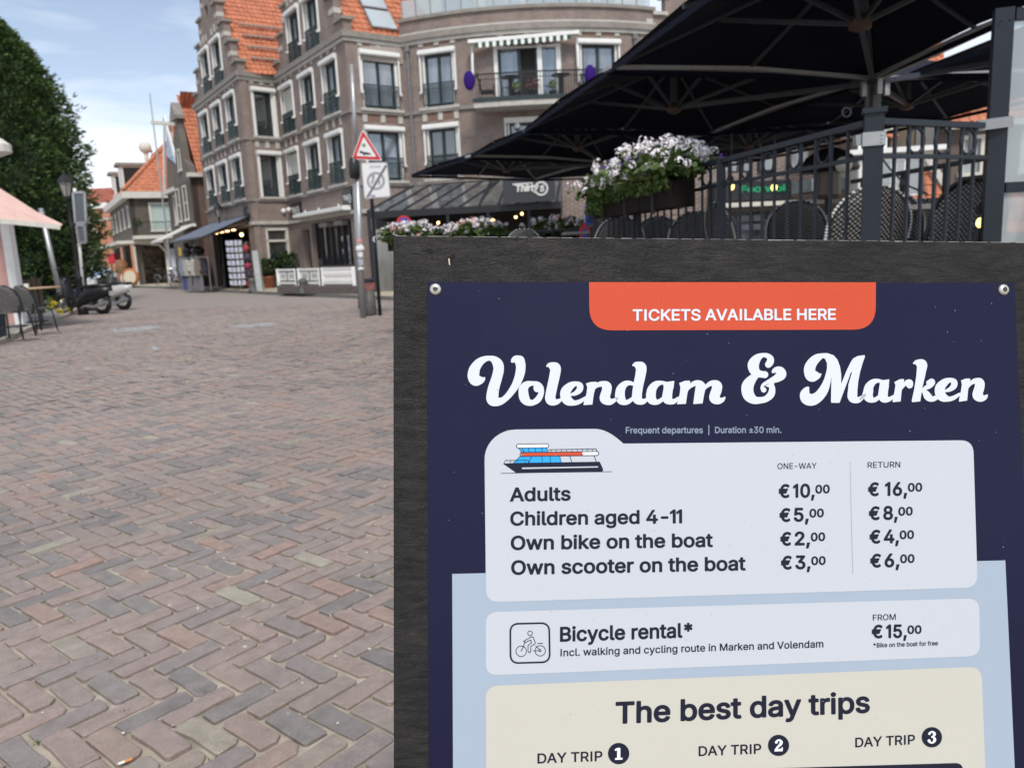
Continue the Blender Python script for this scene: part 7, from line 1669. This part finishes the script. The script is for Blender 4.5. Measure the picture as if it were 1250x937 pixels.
# dark red slatted cabinet behind the flower box
t=empty('red_cabinet',(1.6,9.2,ZF),'dark red slatted cabinet on the terrace below the flower box','cabinet')
for i in range(9): k=MB(); q=Vector((1.05+.13*i,9.3-.05*i,ZF)); k.bar(q,q+Vector((0,0,.78)),.11,.03,(0,1,0)); k.build('slat',mat('wine_red_boards',(.09,.018,.022),.6,noise=.2),t)
k=MB(); k.box((1.0,9.0,ZF+.78),(2.2,9.6,ZF+.82)); k.build('top',M_ANTH,t)
# distant row of boxes on a lower railing near the conservatory
r2a=D(484,300,14); r2b=D(735,300,13.2); r2a.z=r2b.z=0
low=empty('lower_railing',r2a,'dark railing carrying the small geranium boxes before the conservatory','railing'); railing(r2a,r2b,.14,low,zt=1.72,z0=.0,rings=False)
for q in (r2a,r2a.lerp(r2b,.5),r2b): k=MB(); k.bar(q,q+Vector((0,0,1.76)),.07,.07,(0,1,0)); k.build('post',M_ANTH,low)
for px0,px1,lab in ((474,528,'left small geranium box above the corner of the board'),(548,613,'middle small geranium box below the pendant bulbs'),(653,714,'right small geranium box below the grey fascia board')):
    a=D(px0+4,300,13.9); b=D(px1-4,300,13.7); a.z=b.z=1.60; t=empty('flower_box',(a+b)/2,lab,'flower box'); k=MB(); k.bar(a+Vector((0,-.14,0)),b+Vector((0,-.14,0)),.22,.2); k.build('trough',M_BOXB,t)
    hgt=lambda f:.21*math.sin(math.pi*min(1,max(0,.12+.76*f)))+.06
    flowers(t,lambda f,a=a,b=b:a.lerp(b,f)+Vector((0,-.14,.08)),95,.10,1,1300,.02,.10,1.5)
# ================================================================ TRAFFIC SIGNS BETWEEN THE BOXES
def disc_sign(px,py,Y,r,label):
    c=D(px,py,Y); t=empty('no_parking_sign',c,label,'sign')
    for rr,y,mt,n_ in ((r,0,M_RED,'red_ring'),(r*.74,-.012,mat('sign_blue',(.02,.07,.42),.4),'blue_field')):
        k=MB(); k.lathe([(rr,-.006),(rr,.006)],c+Vector((0,y,0)),24,'y'); k.build(n_,mt,t)
    k=MB(); k.bar(c+Vector((-r*.55,-.022,r*.55)),c+Vector((r*.55,-.022,-r*.55)),.004,r*.22,(1,0,1)); k.build('red_bar',M_RED,t)
    k=MB(); k.tube([c+Vector((0,.03,r)),Vector((c.x,c.y+.03,0))],.03,8); k.build('pole',M_GALV,t)
disc_sign(493,273,17,.17,'round blue and red no parking sign above the left small geranium box'); disc_sign(722,284,12,.19,'no parking sign just above the board edge, below the blue rectangular sign')
t=empty('blue_sign',D(718,263,12),'blue rectangular traffic sign with a red mark left of the big flower box','sign'); 
def dq(pts,y,mt,n_,th=.01): k=MB(); k.prism([D(a,b,y) for a,b in pts][::-1],(0,th,0)); return k.build(n_,mt,t)
dq([(713,250.5),(726.5,250),(727.5,275.5),(713.5,276)],12,M_SWH,'plate',.02); dq([(714,251.5),(725.6,251),(726.5,274.6),(714.5,275)],11.99,mat('sign_blue',(.02,.07,.42),.4),'blue_field'); dq([(719,255),(722.5,255),(722.6,261),(719.2,261)],11.975,M_RED,'red_mark'); dq([(716.5,271),(720.5,264),(724,264.5),(723,271.5),(721.5,271.5),(721.8,267),(719,271)],11.975,M_BLACK,'lorry_symbol')
k=MB(); q=D(720,276,12.05); k.tube([q,Vector((q.x,q.y,0))],.03,8); k.build('pole',M_GALV,t)
# ================================================================ TERRACE FURNITURE
ch1=chair(Vector((2.28,5.25,ZF)),R(100),'large rattan chair back directly behind the railing corner post','terrace rattan chairs',M_WEAVE2,None,M_SIGNW,1.12)
ch1.scale=(1.08,1.08,.96)
def tch(px,Y,top,rz,label,s=1.):
    q=D(px,280,Y); return place(ch1,Vector((q.x,q.y,ZF)),rz,label,None,s)
tch(972,7.6,0,R(70),'rattan chair back seen between the bars left of the large chair'); tch(945,8.4,0,R(120),'rattan chair back half overlapping the one left of the large chair')
tch(905,7.0,0,R(10),'tilted side view of a pale rattan chair near the middle of the railing'); tch(1085,6.6,0,R(60),'rattan chair between the large chair and the tilted right hand chair')
tch(1150,4.9,0,R(200),'tilted rattan chair with checkered rim beside the glass screen post'); tch(1230,4.6,0,R(150),'rattan chair seen blurred through the wind screen glass')
for px,Y,l in ((755,8.4,'low round chair back under the left end of the big flower box'),(800,8.8,'chair back under the middle of the big flower box'),(845,7.8,'chair back under the right end of the big flower box'),(640,11.5,'single round chair back peeping over the board left of the traffic signs'),(1120,7.3,'round chair back behind the thin handrail right of the corner post')): tch(px,Y,0,R(85),l,.95)
for px,Y,lab in ((1105,6.0,'grey terrace table behind the right hand railing bars'),(985,8.0,'grey terrace table left of the large rattan chair'),(720,10.5,'small dark table near the round traffic sign')):
    q=D(px,280,Y); q.z=ZF; t=empty('terrace_table',q,lab,'table'); k=MB(); k.bar(q+Vector((-.35,0,.74)),q+Vector((.35,0,.74)),.6,.035); k.build('tabletop',mat('grey_stone_top',(.22,.21,.20),.5,noise=.15),t); k=MB(); k.tube([q,q+Vector((0,0,.73))],.035,8); k.lathe([(.24,0),(.22,.03)],q,12); k.build('pedestal',M_BLACK,t)
lamp=mat('amber_bulb',(1,.75,.25),.4,emit=(1,.70,.18),estr=3)
for px,py,Y,lab in ((1197,272,4.6,'glowing yellow bulb in a lantern beside the tilted chair'),(893,227.5,9.5,'yellow festoon bulb at the left end of the green shop lettering'),(945,229,9.5,'yellow festoon bulb at the right end of the green shop lettering'),(1120,256,9,'tiny yellow bulb behind the thin handrail')):
    q=D(px,py,Y); t=empty('festoon_bulb',q,lab,'lamp'); k=MB(); k.ball(q,.036 if Y>6 else .024,10,7,(1,1,1.25)); k.build('bulb',lamp,t); k=MB(); k.lathe([(.02,.05),(.03,.09),(.012,.12)],q,8); k.build('socket',M_BLACK,t)
    k=MB(); k.tube([q+Vector((0,0,.1)),q+Vector((0,0,.6 if Y>6 else .16))],.006,4); k.build('cord',M_BLACK,t)
q=D(1197,282,4.6); t=empty('table_lantern',q-Vector((0,0,.2)),'small dark lantern with a round yellow light near the screen post','lantern'); k=MB(); k.lathe([(.05,-.35),(.06,-.1),(.03,.0)],q+Vector((0,0,.02)),8); k.build('body',M_BLACK,t)
# patio heater with hood
q=D(1012,200,10.5); t=empty('patio_heater',(q.x,q.y,ZF),'dark patio heater with a domed hood behind the railing','heater')
k=MB(); k.lathe([(.36,-.10),(.38,-.06),(.28,.10),(.12,.19),(.02,.21)],q,16); k.build('hood',M_BLACK,t,True); k=MB(); k.lathe([(.13,-.45),(.16,-.4),(.14,-.1)],q,12); k.build('burner',mat('burner_mesh',(.16,.13,.11),.5,metal=.5),t); k=MB(); k.tube([q+Vector((0,0,-.45)),Vector((q.x,q.y,ZF+.4))],.05,8); k.build('pole',M_ANTH,t); k=MB(); k.lathe([(.24,0),(.24,.5),(.18,.6)],Vector((q.x,q.y,ZF)),14); k.build('base',M_BLACK,t)
q=D(1030,201,9.8); t=empty('white_globe_lamp',q,'white globe lamp to the right of the patio heater','lamp'); k=MB(); k.ball(q,.10,12,8); k.build('globe',M_WHITE,t,True); k=MB(); k.tube([q+Vector((0,0,.1)),q+Vector((.15,.1,.35))],.012,5); k.build('bracket',M_BLACK,t)
# second far rail with handrail slope and cable
t=empty('inner_handrail',D(1100,215,7.4),'thin dark handrail rising to the right behind the near railing','handrail'); a=D(1040,222,8.2); b=D(1212,192,6.6); k=MB(); k.bar(a,b,.04,.04); k.build('rail',M_ANTH,t)
for f in (.1,.42,.72,.97): q=a.lerp(b,f); k=MB(); k.bar(q,Vector((q.x,q.y,ZF)),.045,.045,(0,1,0)); k.build('post',M_ANTH,t)
k=MB(); pts=[D(x,y,5.0) for x,y in ((1078,195),(1085,205),(1094,214),(1104,225),(1118,231),(1132,237))]; k.tube(pts,.006,5); k.ball(D(1101,226,5.0),.02,6,4,(1,1,2)); tag(k.build('hanging_cable',M_BLACK),'thin black cable sagging behind the right hand railing bars','cable')
# low inner fence far side
lf2=empty('far_terrace_fence',D(1120,262,9.6),'low dark fence on the far side of the terrace','fence'); a=D(1050,252,9.8); b=D(1215,236,9.2); 
for dz in (0,-.35): k=MB(); k.bar(a+Vector((0,0,dz)),b+Vector((0,0,dz)),.035,.03); k.build('rail',M_BLACK,lf2)
for i in range(15): q=a.lerp(b,i/14); k=MB(); k.bar(q,q-Vector((0,0,.5)),.025,.025,(0,1,0)); k.build('baluster',M_BLACK,lf2)
# ================================================================ HOUSES BEHIND THE TERRACE
# right: orange pantiled house with white sash windows
YH=22.
a=D(1146,290,YH); FH=Fr((a.x,a.y),-14,-1)
hz=D(1180,152,YH).z; t=empty('tiled_white_window_house',(a.x,a.y,0),'brown rendered house with orange pantiles and white windows behind the railing','house')
M_RENB=mat('brown_render',(.15,.115,.10),.85,noise=.15,nscale=2)
sA=[FH.s_at(x,180) for x in (1172,1202)]; z_=lambda y,x=1180:FH.z_at(x,y)
k=MB(); wall(k,FH,[(-.1,9,0,z_(156))],[(sA[0],sA[1],z_(212),z_(168))],.25); k.build('wall',M_RENB,t)
simple_window(FH,(sA[0]+sA[1])/2,(sA[1]-sA[0]),z_(214),z_(166),t,1,glass=mat('pale_net_curtain',(.33,.36,.37),.5,noise=.15,nscale=2),fw=.1)
simple_window(FH,sA[1]+1.6,1.5,z_(214),z_(166),t,1,fw=.12)
k=MB(); fbox(k,FH,sA[0],sA[1]-.3,.0,.06,z_(231),z_(226)); k.build('vent_slot',M_WHITE,t)
k=MB(); fbox(k,FH,-.15,9,-.1,.3,z_(158),z_(151)); k.build('gutter',M_CREAM,t)
sR0=FH.s_at(1098,90); uR=FH.s_at(1168,60)-sR0; base=FH.P(sR0,.25,z_(151)); k=MB(); pantiles(k,base,FH.t,(-FH.n*.62+Vector((0,0,.78))),44,22,lambda u,v:v<(22*.33 if u<uR else (z_(92)-z_(151))/.78),.24,.33,.04); k.build('tiled_roof',M_TILE,t)
# tall brown party wall / chimney stack left of it
a=D(1090,290,YH-1); F4=Fr((a.x,a.y),-14,-1); sB_=[F4.s_at(x,200) for x in (1086,1142)]
t=empty('brown_side_wall',F4.P(1,0,0),'tall weathered brown side wall between the two houses','wall'); k=MB(); wall(k,F4,[(sB_[0],sB_[1],0,F4.z_at(1110,128))],[],.4); k.build('render',mat('stained_brown_render',(.13,.105,.075),.9,noise=.3,nscale=1.4,stretch=(1,1,.25)),t); k=MB(); fbox(k,F4,sB_[1]-.5,sB_[1]+.02,-.2,.06,0,F4.z_at(1110,128)); k.build('downpipe_strip',mat('grey_strip',(.14,.135,.13),.8),t)
# white dormer house in the middle
YD=19.; a=D(1048,290,YD); F5=Fr((a.x,a.y),-10,-1); s_=lambda x,y=220:F5.s_at(x,y); zz=lambda y,x=1090:F5.z_at(x,y)
t=empty('white_dormer_house',F5.P(1,0,0),'house with a wide white framed dormer window above orange tiles','house')
k=MB(); fbox(k,F5,s_(1046),s_(1143),-1.5,0,zz(244),zz(187)); k.build('dormer_body',M_CREAM,t); k=MB(); fbox(k,F5,s_(1030),s_(1150),-1.8,.2,zz(187),zz(181)); k.build('dormer_roof',M_WHITE,t)
for x0,x1 in ((1050,1066),(1073,1088),(1092,1104),(1108,1122)): 
    k=MB(); 
    sc0,sc1=s_(x0),s_(x1); fbox(k,F5,sc0-.05,sc1+.05,.001,.05,zz(240),zz(194)); w_=k.build('window',M_WHITE,t); k=MB(); fbox(k,F5,sc0+.03,sc1-.03,.05,.062,zz(237),zz(197)); k.build('pane',mat('pale_net_curtain',(.33,.36,.37)),w_)
base=F5.P(s_(1030),.55,zz(290)); k=MB(); pantiles(k,base,F5.t,(-F5.n*.45+Vector((0,0,.85))),26,3,None,.24,.33,.04); k.build('tiled_roof',M_TILE,t)
s0_,z0_=s_(1050),zz(266); k=MB(); pantiles(k,F5.P(s0_,.35,z0_),F5.t,(-F5.n*.35+Vector((0,0,.94))),16,6,lambda u,v:((v*.94+z0_<zz(244)) and u<s_(1158)-s0_) or (u>s_(1124)-s0_ and u+s0_<s_(1128)+(s_(1158)-s_(1128))*(zz(198)-z0_-v*.94)/(zz(198)-zz(250))),.20,.26,.035); k.build('tiled_roof',M_TILE,t)
k=MB(); k.bar(F5.P(s_(1130),.1,zz(196)),F5.P(s_(1160),.25,zz(246)),.05,.14); k.build('bargeboard',M_CREAM,t)
k=MB(); wall(k,F5,[(s_(1030),s_(1175),0,zz(244))],[],.3); k.build('wall',M_BRICKR,t)
k=MB(); fbox(k,F5,s_(1092),s_(1108),-3,-2.6,zz(182),zz(130)); k.build('white_chimney',M_WHITE,t)
# left: shop with green lettering under a slatted canopy
YS=21.; a=D(870,290,YS); F6=Fr((a.x,a.y),6,-1); s6=lambda x:F6.s_at(x,230); z6=lambda y,x=930:F6.z_at(x,y)
t=empty('shop_with_green_letters',F6.P(2,0,0),'brick shop house with dark windows and green neon lettering behind the railing','shop')
k=MB(); wall(k,F6,[(-4,s6(1046),0,z6(150))],[(s6(885),s6(915),z6(216),z6(186)),(s6(965),s6(985),z6(208),z6(180)),(-3,s6(1030),z6(292),z6(258))],.25); k.build('wall',M_BRICK,t)
for x0,x1 in ((888,900),(904,916),(924,944),(965,984)):
    k=MB(); fbox(k,F6,s6(x0),s6(x1),.01,.08,z6(210),z6(184)); w_=k.build('window',M_CREAM if x0>960 else M_ANTH,t); k=MB(); fbox(k,F6,s6(x0)+.06,s6(x1)-.06,.08,.09,z6(208),z6(186)); k.build('pane',M_PANE,w_)
k=MB(); fbox(k,F6,s6(864),s6(955),.0,.5,z6(245),z6(222)); k.build('fascia',M_BLACK,t)
k=MB(); fbox(k,F6,s6(864),s6(1040),.5,.9,z6(253),z6(248)); k.build('canopy_edge',M_CREAM,t)
k=MB(); fbox(k,F6,s6(955),s6(1010),.3,1.6,z6(240),z6(226)); k.build('awning',mat('grey_green_awning',(.22,.25,.24),.7,noise=.2,nscale=3),t)
k=MB(); fbox(k,F6,s6(862),s6(1040),-.4,-.3,z6(292),z6(256)); k.build('dim_interior',mat('dim_display',(.04,.05,.06),.6,c2=(.25,.29,.33),nscale=2.5),t)
for j,x in enumerate((868,886,905,924,943,962,982)):
    for yy in (262,273): k=MB(); fbox(k,F6,s6(x),s6(x+13),-.28,-.2,z6(yy+7),z6(yy)); k.build('display_card',mat('pale_display_cards',(.38,.42,.48),.6,noise=.3,nscale=4),t)
gr=mat('green_letters',(.01,.22,.10),.5,emit=(.01,.42,.17),estr=.08)
F_,gx,gy=glyph_field(glyph_loops('Feo wok'),.035,.03); k=MB(); 
w0=s6(893); w1=s6(943); hh_=(z6(224)-z6(236)); field_mesh(k,F_,gx,gy,lambda p,q:F6.P(w0+(w1-w0)*p/2.35,.53,z6(235.5)+q*hh_*1.25)); k.build('lettering',gr,t)
# slatted white canopy roof edge and street awning right of the lettering
k=MB()
for i in range(13): fbox(k,F6,s6(960)+i*.17,s6(960)+i*.17+.12,.6,1.3,z6(181-i*.9,960),z6(175-i*.9,960)); 
o=k.build('slatted_edge',M_WHITE,t); o['kind']='stuff'
k=MB(); base=F6.P(s6(960),.5,z6(176)); pantiles(k,base,F6.t,(-F6.n*.7+Vector((0,0,.7))),16,4,None,.24,.33,.04); k.build('tiled_roof',M_TILE,t)
